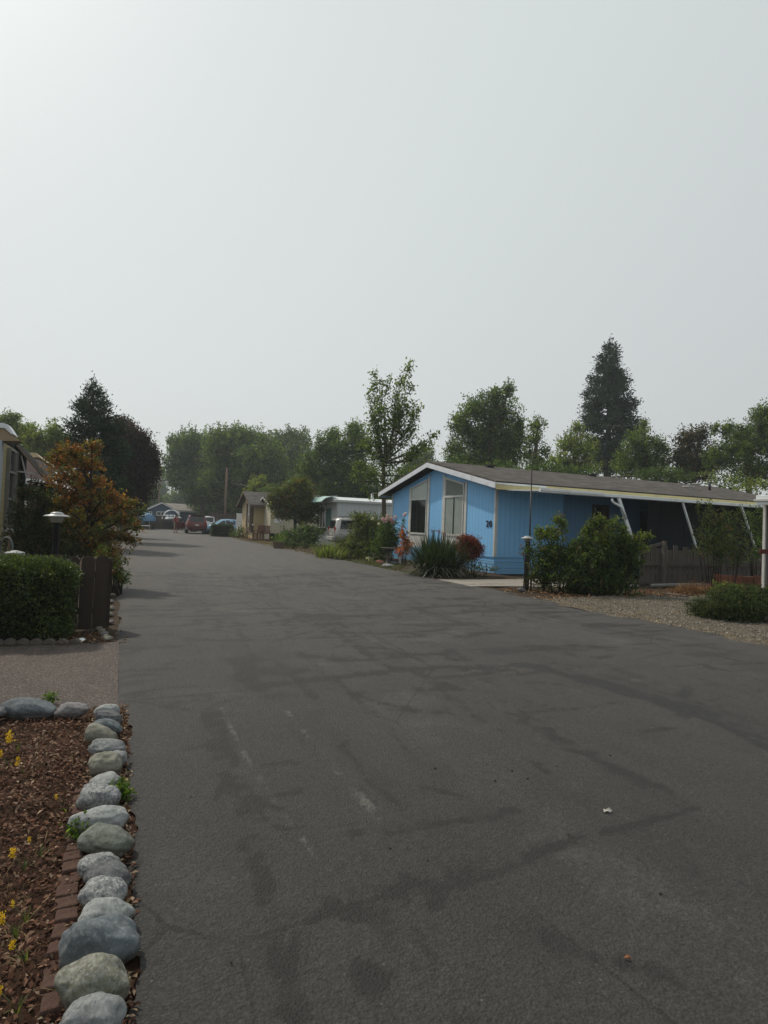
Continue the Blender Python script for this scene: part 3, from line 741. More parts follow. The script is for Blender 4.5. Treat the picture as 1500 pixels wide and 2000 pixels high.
# small stones along the fence end and roadside
for i, (u, v, w) in enumerate([(193, 1228, 9), (198, 1233, 10), (203, 1238, 10), (206, 1243, 9), (211, 1247, 10), (216, 1215, 9), (214, 1200, 10), (217, 1188, 9), (215, 1175, 9), (219, 1162, 8)]):
    k = ['olive', 'tan', 'plum'][i % 3]; c = G(u, v, .02); mb = MB()
    s = w * c.y / FPX * .6
    o = rock(u, v, w * 1.5, w, k, random.uniform(-.3, .3), .3, None, 60 + i, .015)
    o.name = 'small_stone'; tag(o, 'small stone in the row between the brown fence and the road', 'stone', 'small stones beside the fence')

# litter on the asphalt
M_SCRAP = surf('pale_scrap', (.5, .47, .43), .8, .2, var=.3, scale=20)
def scrap(name, label, cat, u, v, s, mat, pts, hgt=.006, group=None):
    c = G(u, v); mb = MB(); n = len(pts)
    mb.add([(x * s, y * s, z * s + hgt) for x, y, z in pts], [tuple(range(n))])
    o = mb.build(name, mat); o.location = c; m = o.modifiers.new('thick', 'SOLIDIFY'); m.thickness = .003
    return tag(o, label, cat, group)
scrap('crumpled_paper', 'crumpled pale scrap lying on the open asphalt', 'litter', 1187, 1588, .024, M_SCRAP, [(-1, -.3, .1), (-.3, -.5, .5), (.5, -.35, .1), (1, .1, .4), (.3, .3, .9), (-.4, .4, .3), (-.9, .2, .6)])
M_DRYLEAF = surf('dry_leaf', (.2, .08, .04), .8, .2, var=.4, scale=30)
scrap('fallen_leaf', 'single curled brown leaf on the near asphalt', 'leaf', 1225, 1876, .014, M_DRYLEAF, [(-1, 0, .2), (-.2, -.5, .6), (1, -.1, .1), (.9, .2, .5), (.1, .5, .8)])
scrap('paper_lid', 'flat white lid lying at the end of the hedge edging', 'litter', 155, 1253, .062, WHITE, [(-1, -.3, .1), (-.2, -.55, .2), (.8, -.4, .05), (1.1, .1, .3), (.4, .5, .5), (-.7, .4, .2)], .01)
M_PEB = surf('dark_pebble', (.02, .019, .018), .8, .3)
for i, (u, v) in enumerate([(1192, 1475), (1088, 1496), (1000, 1505), (1030, 1520), (967, 1524), (850, 1500), (762, 1657), (738, 1375), (835, 1680), (1290, 1745), (580, 1362), (372, 1555), (452, 1880), (1110, 1630)]):
    bm = bmesh.new(); bmesh.ops.create_icosphere(bm, subdivisions=2, radius=.0045 + .003 * random.random())
    for q in bm.verts: q.co *= 1 + .35 * mnoise.noise(q.co * 90 + Vector((i, 0, 0))); q.co.z *= .7
    me = bpy.data.meshes.new('dark_pebble'); bm.to_mesh(me); bm.free(); me.materials.append(M_PEB)
    o = bpy.data.objects.new('dark_pebble', me); COL.objects.link(o); o.location = G(u, v, .006)
    tag(o, 'tiny dark pebble lying loose on the asphalt', 'pebble', 'pebbles on the road')

# yellow flower spikes in the bark bed
M_STEMG = surf('flower_stem', (.12, .13, .05), .7)
FLOW = [(18, 1440, 30, 'yellow flower spike nearest the back of the bed'), (34, 1487, 20, 'lone upright yellow flower in the middle of the bark'), (1, 1472, 20, 'yellow flower half cut by the picture edge in the far bark'),
        (110, 1556, 12, 'yellow flower head lying nearest the pitted rock'), (57, 1640, 14, 'small yellow bloom above the near flower pair'), (24, 1667, 26, 'tall yellow spike among green weeds'),
        (25, 1765, 16, 'yellow bloom tilted sideways beside a taller spike'), (4, 1795, 28, 'tall yellow spike at the edge of the picture level with the biggest rock'), (24, 1846, 24, 'nearest full yellow spike in the bark bed'), (0, 1936, 22, 'pale yellow bud at the lower corner of the bed')]
for i, (u, v, hp, lab) in enumerate(FLOW):
    zc = .10; c = G(u, v, zc); base = Vector((c.x + .02, c.y + .05, 0)); s = hp * .75 * c.y / FPX
    rt = thing('yellow_flower', lab, 'flower', base, 0, 'yellow flowers in the bark bed')
    mb = MB(); mb.tube([base, base.lerp(c, .5) + Vector((.006, 0, 0)), c], [.002, .0018, .001], 5); mb.build('stem', M_STEMG, rt)
    n = 70; t = rng.uniform(-.5, .5, n); pos = np.array(c) + np.stack([rng.normal(0, s * .12, n), rng.normal(0, s * .12, n), t * s], -1)
    me = leaf_mesh('blossom', pos, unit(n) + np.array([0, 0, .4]), rng.uniform(.35, .6, n) * s * .45, np.array([.72, .5, .03]) * (1 + rng.normal(0, .15, (n, 1))), .6)
    add_leaves('blossom', me, PETAL, rt)
    add_leaves('leaf', blades(base, 4, .05, .006, 1, [(.07, .10, .03), (.11, .12, .04)], tilt=(.2, 1.2), seg=3, r0=.012), LEAF, rt)
# green tufts between the rocks
for u, v, lab, n in [(232, 1562, 'green weed tuft between pitted rock and road', 500), (163, 1632, 'weed tuft on the inner side of the wide green rock', 420), (98, 1372, 'small grass tuft behind the long low rock', 160)]:
    c = G(u, v)
    p, a, s, cc = foliage([(tuple(c + Vector((0, 0, .03))), (.05, .05, .05))], n * 30, .028, k=5, colors=[(.07, .12, .03), (.1, .15, .04)], up=.5)
    o = add_leaves('weed_tuft', leaf_mesh('weed_tuft', p, a, s, cc), LEAF, origin=c); tag(o, lab, 'weed')

# ================================================================== LEFT SIDE: HEDGE, FENCE, LAMP
def hedge(name, label, b0, b1, a0, a1, h, n, leaf, colors, group=None, round_=.18, n_top=.35):
    c = W((a0 + a1) / 2, (b0 + b1) / 2); rt = thing(name, label, 'hedge', c)
    mb = MB(); mb.sbox(b0 + .1, b1 - .1, a0 + .1, a1 - .1, .0, h - .1); mb.build('branches', DARK, rt)  # solid dark core put in for the unlit inside of the hedge
    x = rng.uniform(-1, 1, (n, 3)); f = rng.integers(0, 5, n); s = rng.choice([-1, 1], n)
    x[f == 0, 0] = s[f == 0]; x[(f == 1) | (f == 4), 1] = -1; x[f == 2, 2] = 1; x[f == 3, 2] = 1
    half = np.array([(b1 - b0) / 2, (a1 - a0) / 2, h / 2]); p = x * half
    q = np.clip(np.abs(p) - (half - round_), 0, None); L = np.linalg.norm(q, axis=1, keepdims=True)
    nd = np.sign(p) * q; nd /= np.maximum(np.linalg.norm(nd, axis=1, keepdims=True), 1e-6)
    p = np.sign(p) * (np.minimum(np.abs(p), half - round_)) + nd * np.minimum(L, round_)
    bmp = fbm(p[:, 0] + p[:, 1] * .7, p[:, 2] + p[:, 1] * .5, .28, 91)
    p = p + nd * (bmp[:, None] * .085 + rng.normal(0, .022, (n, 1)) - np.abs(rng.normal(0, .02, (n, 1))))
    B, A, Z = p[:, 0] + (b0 + b1) / 2, p[:, 1] + (a0 + a1) / 2, p[:, 2] + h / 2
    pos = np.stack([-SN * A + CS * B, CS * A + SN * B, Z], -1)
    ndw = np.stack([-SN * nd[:, 1] + CS * nd[:, 0], CS * nd[:, 1] + SN * nd[:, 0], nd[:, 2]], -1)
    k = 4; pos = (pos[:, None] + rng.normal(0, leaf * .6, (n, k, 3))).reshape(-1, 3); ax = (ndw[:, None] * .6 + np.array([0, 0, .35]) + rng.normal(0, .55, (n, k, 3))).reshape(-1, 3)
    col = np.array(colors)[rng.integers(len(colors), size=n)] * (1 + .45 * bmp[:, None]); col = np.repeat(col, k, 0) * (1 + rng.normal(0, .2, (n * k, 1)))
    ok = pos[:, 2] > 0
    add_leaves('foliage', leaf_mesh('foliage', pos[ok], ax[ok], rng.uniform(.6, 1.2, ok.sum()) * leaf, col[ok], .55), LEAF_GLOSS, rt)
    return rt
hedge('clipped_hedge', 'clipped boxy green hedge in front of the brown board fence', -3.6, -.52, 7.86, 8.5, .87, 15000, .034, [(.048, .072, .02), (.062, .092, .024), (.034, .054, .018), (.088, .112, .03)])

def wood_mat(name, c, var=.35, grain=(26, 26, 1.2), bump=.3):
    t = NT(name); co = t.coord(); inf = t.n('ShaderNodeObjectInfo').outputs['Random']
    g = t.noise(t.mapping(co, grain), 1.6, 6, .7, .5); n = t.noise(co, 2.2, 5, .6)
    col = t.mix(g, vary(c, .5), vary(c, 1.45)); col = t.mix(t.ramp(n, [(.4, 0), (.7, .6)]), col, vary(c, .55))
    col = t.mix(t.math('MULTIPLY', inf, var), col, vary(c, 1.6))
    return t.done(t.bsdf(col, .88, .15, 0, t.bump(g, bump, .006)))
M_FENCE_BROWN = wood_mat('brown_fence_wood', (.045, .034, .028))
M_FENCE_GREY = wood_mat('grey_fence_wood', (.105, .09, .08))
M_FENCE_FAR = wood_mat('far_fence_wood', (.07, .052, .045))

def board_fence(name, label, p0, p1, h, bw, mat, nb_gap=.006, dogear=.03, uneven=.02, rails=(.25, .75), rail_front=False, posts=2.4, tilt=.01, group=None, post_h=.02):
    p0, p1 = Vector(p0), Vector(p1); L = (p1 - p0).length; d = (p1 - p0).normalized(); nrm = Vector((d.y, -d.x, 0))
    rt = thing(name, label, 'fence', p0, 0, group); n = round(L / bw)
    for i in range(n):
        w = bw - nb_gap - random.uniform(0, nb_gap); hh = h + random.uniform(-uneven, uneven); c = p0 + d * (i + .5) * bw; tl = random.gauss(0, tilt)
        x = d * w / 2; top = d * tl * hh; e = dogear; z = Vector((0, 0, 1))
        poly = [c - x, c + x, c + x + top + z * (hh - e), c + x * (1 - 2 * e / w) + top + z * hh, c - x * (1 - 2 * e / w) + top + z * hh, c - x + top + z * (hh - e)]
        off = nrm * random.uniform(0, .006)
        MB().prism([q + off for q in poly], -nrm * .02).build('picket', mat, rt, bevel=.003)
    s = 1 if rail_front else -1
    for rz in rails:
        q = nrm * (.030 if s > 0 else -.045) ; MB().bar(p0 + q + Vector((0, 0, h * rz)), p1 + q + Vector((0, 0, h * rz)), .035, .085).build('rail', mat, rt)
    k = max(1, int(L / posts))
    for i in range(k + 1):
        c = p0 + d * (L * i / k) + nrm * (.06 if s > 0 else -.11)
        MB().bar(c, c + Vector((0, 0, h + post_h)), .09, .09, up=d).build('post', mat, rt)
    return rt
board_fence('board_fence', 'low dark brown board fence with rounded tops behind the hedge', W(8.58, -5.095), W(8.58, -.145), .95, .165, M_FENCE_BROWN, dogear=.035, nb_gap=.003, post_h=-.03, posts=5.0)

M_FROST = NT('frosted_lamp'); 
_c = M_FROST.bsdf((.42, .41, .37), .5, .4); _t = M_FROST.n('ShaderNodeBsdfTranslucent'); _t.inputs[0].default_value = (.6, .58, .52, 1)
_m = M_FROST.n('ShaderNodeMixShader'); _m.inputs[0].default_value = .4; M_FROST.l(_c.outputs[0], _m.inputs[1]); M_FROST.l(_t.outputs[0], _m.inputs[2]); M_FROST = M_FROST.done(_m)
CAP_METAL = surf('lamp_cap', (.33, .34, .34), .4, .5, var=.15, scale=6, dirt=(.25, .24, .22))
def lamp(label, base, H, s=1.0):
    rt = thing('garden_lamp', label, 'lamp post', base, TH, 'pathway lamps')
    MB().lathe([(.048 * s, -.05), (.048 * s, .02), (.042 * s, .03), (.042 * s, H - .17 * s), (.05 * s, H - .165 * s), (.05 * s, H - .15 * s)], n=20).build('post', BLACK, rt, local=True)
    MB().lathe([(.07 * s, H - .15 * s), (.078 * s, H - .12 * s), (.098 * s, H - .062 * s), (.098 * s, H - .055 * s)], n=28).build('shade', M_FROST, rt, local=True)
    MB().lathe([(.10 * s, H - .062 * s), (.172 * s, H - .068 * s), (.175 * s, H - .062 * s), (.15 * s, H - .048 * s), (.088 * s, H - .034 * s), (.084 * s, H - .02 * s), (.072 * s, H - .008 * s), (.04 * s, H), (.002, H + .002 * s)], n=32).build('cap', CAP_METAL, rt, local=True)
    return rt
lampL = G(113, 1200); lp = P(113, 1000, 8.4)
lamp('white capped garden lamp on a black post behind the board fence', (lp.x - .01, 8.4, 0), lp.z, 1.0)
lr = P(1037, 1047, 15.2)
lamp('white capped garden lamp on a black post before the blue house', (lr.x - .09, 15.2, 0), lr.z, 1.0)
# ================================================================== BUILDINGS
def siding(name, c, pitch=.2, axis='both', groove=.5, dirt=(.2, .2, .2), rough=.6, horiz=False, var=.1):
    t = NT(name); co = t.coord(); sp = t.n('ShaderNodeSeparateXYZ'); t.l(co, sp.inputs[0])
    x = sp.outputs[2] if horiz else t.math('ADD', sp.outputs[0], sp.outputs[1])
    fr = t.math('FRACT', t.math('MULTIPLY', x, 1 / pitch)); g = t.ramp(fr, [(0, 1), (.05, 1), (.09, 0)])
    n = t.noise(t.mapping(co, (1, 1, .3)), 2.5, 6, .65); fn = t.noise(t.mapping(co, (3, 3, .5)), 30, 4, .7)
    col = t.mix(n, vary(c, 1 - var), vary(c, 1 + var)); col = t.mix(t.ramp(fn, [(.55, 0), (.8, .35)]), col, vary(c, .72))
    zz = t.ramp(sp.outputs[2], [(.15, .35), (.9, 0)]); col = t.mix(t.math('MULTIPLY', zz, n), col, dirt)
    col = t.mix(t.math('MULTIPLY', g, groove), col, vary(c, .25))
    h = t.math('SUBTRACT', t.math('MULTIPLY', fn, .15), g)
    return t.done(t.bsdf(col, rough, .3, 0, t.bump(h, .5, .01)))

def shingles(name, c, sx=3.2, sy=6.5):
    t = NT(name); co = t.coord(); sp = t.n('ShaderNodeSeparateXYZ'); t.l(co, sp.inputs[0])
    cb = t.n('ShaderNodeCombineXYZ'); t.l(sp.outputs[0], cb.inputs[0]); t.l(sp.outputs[1], cb.inputs[1])
    b = t.n('ShaderNodeTexBrick'); t.l(cb.outputs[0], b.inputs['Vector'])
    b.inputs['Scale'].default_value = 1; b.inputs['Brick Width'].default_value = 1 / sx; b.inputs['Row Height'].default_value = 1 / sy
    b.inputs['Mortar Size'].default_value = .008; b.inputs['Bias'].default_value = -.1
    b.inputs['Color1'].default_value = (*vary(c, .5), 1); b.inputs['Color2'].default_value = (*vary(c, 1.5), 1); b.inputs['Mortar'].default_value = (*vary(c, .3), 1)
    n = t.noise(co, .9, 5, .6); f = t.noise(co, 120, 3, .8)
    st = t.noise(t.mapping(co, (.8, 5, 1)), 1.5, 6, .7)
    col = t.mix(.45, b.outputs['Color'], t.mix(t.ramp(n, [(.3, 0), (.7, 1)]), vary(c, .7), vary(c, 1.25)))
    col = t.mix(t.ramp(f, [(.5, 0), (.8, .4)]), col, vary(c, 1.7))
    col = t.mix(1.0, col, t.ramp(st, [(.3, .55), (.5, 1.0), (.7, 1.5)]), 'MULTIPLY')
    return t.done(t.bsdf(col, .92, .15, 0, t.bump(t.math('ADD', b.outputs['Fac'], f), -.35, .02)))

M_BLUE = siding('blue_siding', (.205, .475, .79), .2, var=.14)
M_BLUESHADE = siding('blue_siding_shade', (.10, .22, .38), .2)
M_SKIRT = siding('blue_skirting', (.18, .44, .73), .2, horiz=True, groove=.75)
M_ROOF = shingles('roof_shingles', (.088, .079, .073))
M_TRIMW = surf('trim_offwhite', (.52, .52, .50), .6, .3, var=.1, scale=2, dirt=(.35, .34, .31))
M_FASCIAW = surf('fascia_white', (.66, .69, .74), .5, .3, var=.06, scale=1.5, dirt=(.45, .46, .46))
M_CREAM = surf('cream_trim', (.56, .49, .25), .6, .3, var=.1, scale=1.4, dirt=(.36, .32, .2))
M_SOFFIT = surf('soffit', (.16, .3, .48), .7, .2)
M_BLINDS = NT('blinds'); _co = M_BLINDS.coord(); _s = M_BLINDS.n('ShaderNodeSeparateXYZ'); M_BLINDS.l(_co, _s.inputs[0])
_f = M_BLINDS.math('FRACT', M_BLINDS.math('MULTIPLY', _s.outputs[2], 22)); _cl = M_BLINDS.mix(M_BLINDS.ramp(_f, [(0, 0), (.25, 1), (.9, .8), (1, 0)]), (.15, .155, .15), (.40, .41, .38))
M_BLINDS = M_BLINDS.done(M_BLINDS.bsdf(_cl, .7, .2))
M_PALEBLIND = surf('pale_blind', (.50, .51, .47), .8, .2, var=.08, stretch=(1, 9, .3), scale=3)
def glass_mat(name, refl=.12, tint=(.9, .95, .95)):
    t = NT(name); tr = t.n('ShaderNodeBsdfTransparent'); tr.inputs[0].default_value = (*tint, 1)
    gl = t.n('ShaderNodeBsdfGlossy'); gl.inputs['Roughness'].default_value = .03
    m = t.n('ShaderNodeMixShader'); lw = t.n('ShaderNodeLayerWeight'); lw.inputs[0].default_value = .25
    t.l(t.math('ADD', t.math('MULTIPLY', lw.outputs['Fresnel'], .5), refl * .4), m.inputs[0]); t.l(tr.outputs[0], m.inputs[1]); t.l(gl.outputs[0], m.inputs[2])
    return t.done(m)
M_GLASS = glass_mat('window_glass')
M_DEEPSHADE = surf('deep_shade', (.016, .019, .022), .9, .1, var=.2)  # near-black colour put in where porch and room lie in shade
M_CURTAIN = surf('brown_curtain', (.06, .045, .035), .9, .1, stretch=(8, 8, .5), var=.4)

# ---- blue house number 20 : gable end to the street, long side toward the camera
FB, A0, A1, BE = 11.43, 16.55, 24.85, 27.4          # face plane b, side planes a, back end b
AR, ZR, ZE = 20.70, 4.06, 2.93                       # ridge, wall top under eave
house = thing('blue_house', 'blue manufactured house numbered 20 with white gable trim and brown shingle roof', 'house', W(A0, FB), TH)
def zroof(a): return ZR - abs(a - AR) * (ZR - 3.06) / (AR - (A0 - .55))
mb = MB(); zt = lambda a: zroof(a) - .20
mb.prism([W(A0, FB, .57), W(A1, FB, .57), W(A1, FB, zt(A1)), W(AR, FB, zt(AR)), W(A0, FB, zt(A0))], W(0, BE - FB))
mb.build('wall', M_BLUE, house)
mb = MB()
for k in range(5): mb.sbox(FB + .02 - .012 * (k % 2), BE - .02, A0 + .02 - .012 * (k % 2), A1 - .02, .115 * k, .115 * (k + 1))
mb.build('skirting', M_SKIRT, house)
MB().sbox(FB - .02, BE, A0 - .022, A1, .565, .60).build('sill_band', M_SKIRT, house)
# roof: two slabs over the walls, overhanging
RB0, RB1, AE0, AE1, th = FB - .45, BE + .3, A0 - .62, A1 + .62, .07
for a_e in (AE0, AE1):
    mb = MB(); ze = zroof(a_e)
    mb.prism([W(a_e, RB0, ze - .02), W(AR, RB0, ZR), W(AR, RB0, ZR + th), W(a_e, RB0, ze + .035)], W(0, RB1 - RB0)); rf = mb.build('roof', M_ROOF, house)
    MB().prism([W(a_e, RB0 - .03, ze - .21), W(AR, RB0 - .03, ZR - .19), W(AR, RB0 - .03, ZR - .004), W(a_e, RB0 - .03, ze - .024)], W(0, .03)).build('gable_trim', M_FASCIAW, house, bevel=.004)
    s = -1 if a_e == AE0 else 1
    MB().prism([W(a_e - s * .002, RB0 + .004, ze - .24), W(a_e + s * .03, RB0 + .004, ze - .24), W(a_e + s * .03, RB0 + .004, ze - .015), W(a_e - s * .002, RB0 + .004, ze - .015)], W(0, RB1 - RB0 - .01)).build('eave_fascia', M_CREAM, house)
    MB().prism([W(a_e - s * .03, RB0 + .02, ze - .21), W(A0 + .0 if s < 0 else A1, RB0 + .02, ze - .20), W(A0 if s < 0 else A1, RB0 + .02, ze - .185), W(a_e - s * .03, RB0 + .02, ze - .195)], W(0, RB1 - RB0 - .04)).build('soffit', M_SOFFIT, house)
# white drip trim over the first stretch of the eave
MB().sbox(RB0, RB0 + 2.0, AE0 - .055, AE0 - .033, zroof(AE0) - .075, zroof(AE0) - .02).build('gutter', WHITE_METAL, house)
for (u, v, d) in [(958, 913, 'flat'), (1158, 930, 'flat'), (1345, 953, 'flat'), (1362, 947, 'flat'), (1386, 957, 'pipe')]:
    # vents stand on the near roof slope
    best = None
    for a in np.arange(AE0, AR, .02):
        b, z = PA(u, v, a)
        if abs(z - zroof(a) - th) < .03 and (best is None or abs(z - zroof(a) - th) < best[3]): best = (a, b, z, abs(z - zroof(a) - th))
    if best is None: best = (AR - .3, PA(u, v, AR - .3)[0], 0)
    a, b = best[:2]; z = zroof(a) + .03; c = W(a, b, z)
    if d == 'pipe': MB().tube([c, c + Vector((0, 0, .42))], .05, 12).build('vent_pipe', BLACK, house)
    else:
        mb = MB(); mb.sbox(b - .10, b + .10, a - .10, a + .10, z, z + .09); mb.sbox(b - .19, b + .19, a - .17, a + .17, z + .09, z + .13); mb.build('roof_vent', M_TRIMW if u > 1300 else BLACK, house)
# face: corner boards, battens beside the windows
XF = FB - .03
def board(a0, a1, z0, z1, name='trim', m=M_TRIMW, x0=XF, x1=FB + .005): return MB().sbox(x0, x1, a0, a1, z0, z1).build(name, m, house, bevel=.004)
MB().sbox(FB - .028, FB + .075, A0 - .026, A0 + .05, .60, zroof(A0) - .21).build('corner_board', M_TRIMW, house)
MB().sbox(FB - .028, FB + .03, A1 - .09, A1 + .02, .60, zroof(A1) - .21).build('corner_board', M_TRIMW, house)
def slanted(a0, a1, z0, dz, name, m, x0, x1):
    return MB().prism([W(a0, x0, z0), W(a1, x0, z0), W(a1, x0, zroof(a1) - dz), W(a0, x0, zroof(a0) - dz)], W(0, x1 - x0)).build(name, m, house)
for i, (a0, a1, zs, zb) in enumerate([(18.55, 19.95, 1.27, 2.70), (21.42, 22.88, 1.25, 2.67)]):
    dz = .44
    fr = MB(); fw = .05
    fr.sbox(FB - .05, FB, a0, a0 + fw, zs, zroof(a0) - dz - .02); fr.sbox(FB - .05, FB, a1 - fw, a1, zs, zroof(a1) - dz - .02)
    fr.sbox(FB - .055, FB, a0 - .01, a1 + .01, zs - .075, zs); fr.sbox(FB - .048, FB, a0 + fw, a1 - fw, zb - .045, zb + .03)
    fr.prism([W(a0, FB - .052, zroof(a0) - dz - .07), W(a1, FB - .052, zroof(a1) - dz - .07), W(a1, FB - .052, zroof(a1) - dz), W(a0, FB - .052, zroof(a0) - dz)], W(0, .052))
    win = fr.build('window', M_TRIMW, house)
    MB().sbox(FB - .02, FB - .004, a0 + fw, a1 - fw, zs, zb - .045).build('blinds' if i == 0 else 'dark_room', M_PALEBLIND if i == 0 else M_DEEPSHADE, win)
    slanted(a0 + fw, a1 - fw, zb + .03, dz + .075, 'blinds', M_PALEBLIND, FB - .018, FB - .004)
    am = (a0 + a1) / 2; MB().sbox(FB - .043, FB - .02, am - .022, am + .022, zs, zb - .045).build('mullion', BLACK if i == 0 else DARK, win)
    gp = MB(); gp.add([W(a0 + fw, FB - .03, zs), W(a1 - fw, FB - .03, zs), W(a1 - fw, FB - .03, zb - .045), W(a0 + fw, FB - .03, zb - .045)], [(0, 1, 2, 3)])
    gp.add([W(a0 + fw, FB - .03, zb + .03), W(a1 - fw, FB - .03, zb + .03), W(a1 - fw, FB - .03, zroof(a1) - dz - .07), W(a0 + fw, FB - .03, zroof(a0) - dz - .07)], [(0, 1, 2, 3)])
    gp.build('pane', M_GLASS, win)
    for a_ in (a0 - .19, a1 + .04):
        slanted(a_, a_ + .15, .62, .36, 'batten', M_TRIMW, XF, FB)
    MB().sbox(FB - .024, FB, a0 - .03, a1 + .03, .62, zs - .085).build('window_panel', M_TRIMW, house)
# house number
fc = bpy.data.curves.new('house_number', 'FONT'); fc.body = '20'; fc.size = .31; fc.extrude = .012; fc.offset = .002; fc.space_character = 1.2
_tmp = bpy.data.objects.new('house_number_text', fc); COL.objects.link(_tmp); bpy.context.view_layer.update()
_me = bpy.data.meshes.new_from_object(_tmp.evaluated_get(bpy.context.evaluated_depsgraph_get())); bpy.data.objects.remove(_tmp)
_me.materials.clear(); _me.materials.append(BLACK)
num = bpy.data.objects.new('house_number', _me); COL.objects.link(num)
num.parent = house
# reading direction runs toward smaller a (left to right as seen from the street)
_lp = Matrix.Rotation(-TH, 3, 'Z') @ (W(17.07, FB - .016, 1.585) - Vector(house.location))
num.location = _lp; num.rotation_euler = (R(90), 0, R(-90))
# long side: door, window, dark sheets for the porch shade, awning
def sbox_h(name, m, *a, **k): return MB().sbox(*a).build(name, m, house, **k)
XA = A0
dr = sbox_h('door', M_CURTAIN, 15.62, 16.42, XA - .03, XA, .62, 2.56); MB().sbox(15.72, 16.05, XA - .04, XA - .031, 1.4, 2.45).build('pane', GLASSD, dr)
sbox_h('porch_wall_shade', M_BLUESHADE, 14.3, 27.3, XA - .012, XA - .001, .62, 2.9)  # same siding in darker blue, painting in the shade under the awning
sbox_h('door_frame', M_BLUESHADE, 15.2, 15.6, XA - .02, XA, .6, 2.62)
sbox_h('side_window', GLASSD, 18.0, 19.6, XA - .03, XA, 1.2, 2.45); sbox_h('side_window', GLASSD, 22.0, 23.6, XA - .03, XA, 1.2, 2.45)
sbox_h('porch_deck', M_FENCE_BROWN, 14.9, 25.5, XA - 1.75, XA - .03, .35, .58)
for b in (17.2, 17.75): sbox_h('porch_panel', M_CURTAIN, b, b + .4, XA - 1.2, XA - 1.17, .6, 2.6)
# awning: ribbed panel, gutter edge, slanted posts
awn = thing('patio_awning', 'white aluminium awning with slanted posts along the shaded side of the blue house', 'awning', W(14.8, 12.0), TH)
AWB0, AWB1, AWA = 11.42, 26.6, 14.3
mb = MB(); nrib = 36
zo = PA(1280, 974.5, AWA)[1] - .005
for i in range(nrib):
    b0 = AWB0 + (AWB1 - AWB0) * i / nrib; b1 = AWB0 + (AWB1 - AWB0) * (i + .93) / nrib; dzz = .02 * (i % 2)
    k = max(0, .9 - i * .45)     # clipped corner at the street end
    mb.hexa([W(AWA, b0, zo + .0), W(AWA, b1, zo), W(A0 - .65, b1, 2.79), W(A0 - .65, b0, 2.79), W(AWA, b0, zo + .03 + dzz), W(AWA, b1, zo + .03 + dzz), W(A0 - .65, b1, 2.815), W(A0 - .65, b0, 2.815)])
mb.build('panel', WHITE_METAL, awn)
mb = MB()
gb = PA(1175, 965, AWA)[0]
mb.sbox(AWB0 - .02, AWB1, AWA - .07, AWA - .004, zo - .045, zo + .055); mb.build('gutter', WHITE_METAL, awn, bevel=.01)
MB().sbox(AWB0 - .03, gb, AWA - .10, AWA - .072, zo + .0, zo + .085).build('gutter', WHITE, awn, bevel=.008)
for (u0, v0, u1, v1, w, two) in [(1208, 977, 1233, 1050, .11, 1), (1333, 983, 1360, 1070, .055, 0), (1448, 991, 1477, 1076, .055, 0), (1548, 998, 1580, 1085, .055, 0)]:
    b0, z0 = PA(u0, v0, AWA - .03); b1, z1 = PA(u1, v1, AWA - .03)
    t = (z0 + 0) / max(.01, z0 - z1); bb = b0 + (b1 - b0) * (z0 - .35) / (z0 - z1)
    MB().bar(W(AWA - .03, b0, zo - .05), W(AWA - .03, bb, .35), w, .06, up=W(1, 0)).build('post', WHITE_METAL, awn, bevel=.004)
    if two:
        mid = W(AWA - .08, b0 + (b1 - b0) * .5, (z0 + z1) / 2); sc_ = MB(); dirv = (W(AWA, b1, z1) - W(AWA, b0, z0)).normalized()
        for tt in (.45, .8):
            c = W(AWA - .03, b0 + (b1 - b0) * tt, z0 + (z1 - z0) * tt); sc_.bar(c, c + dirv * .03, w + .03, .085, up=W(1, 0))
        sc_.build('strap', M_TRIMW, awn)
        e = W(AWA - .09, b0 - .35, z0 + .02)
        MB().tube([e, e + W(0, .03, -.07), e + W(0, .10, -.12), e + W(0, .22, -.16), W(AWA - .09, b0 + (b1 - b0) * .12, z0 - .22), W(AWA - .09, b0 + (b1 - b0) * .5, (z0 + z1) / 2)], .038, 12).build('downspout', WHITE_METAL, awn)
# dark sheets added to make the porch shade near-black
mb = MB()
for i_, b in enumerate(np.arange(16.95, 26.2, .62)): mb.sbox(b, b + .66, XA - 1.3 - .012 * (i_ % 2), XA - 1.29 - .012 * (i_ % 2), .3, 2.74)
mb.build('porch_dark_sheet', M_DEEPSHADE, awn)

# radio antenna mast beside the house
am_b, am_z = PA(1034, 1047, 14.9)
tp = PA(1038, 880, 14.9)
mast = thing('antenna_mast', 'thin dark antenna mast rising past the roof of the blue house', 'antenna', W(14.93, 11.05), TH)
aP = P(1033, 1100, 15.6); aT = P(1038.5, 880, 15.6)
mast.location = (aP.x, 15.6, 0)
MB().tube([Vector((aP.x, 15.6, 0)), Vector((aP.x, 15.6, 1.4)), Vector((aP.x, 15.6, 2.6))], [.022, .022, .018], 8).build('pole', BLACK, mast)
MB().tube([Vector((aP.x, 15.6, 2.6)), Vector((aP.x, 15.6, aT.z))], [.012, .009], 8).build('whip', BLACK, mast)

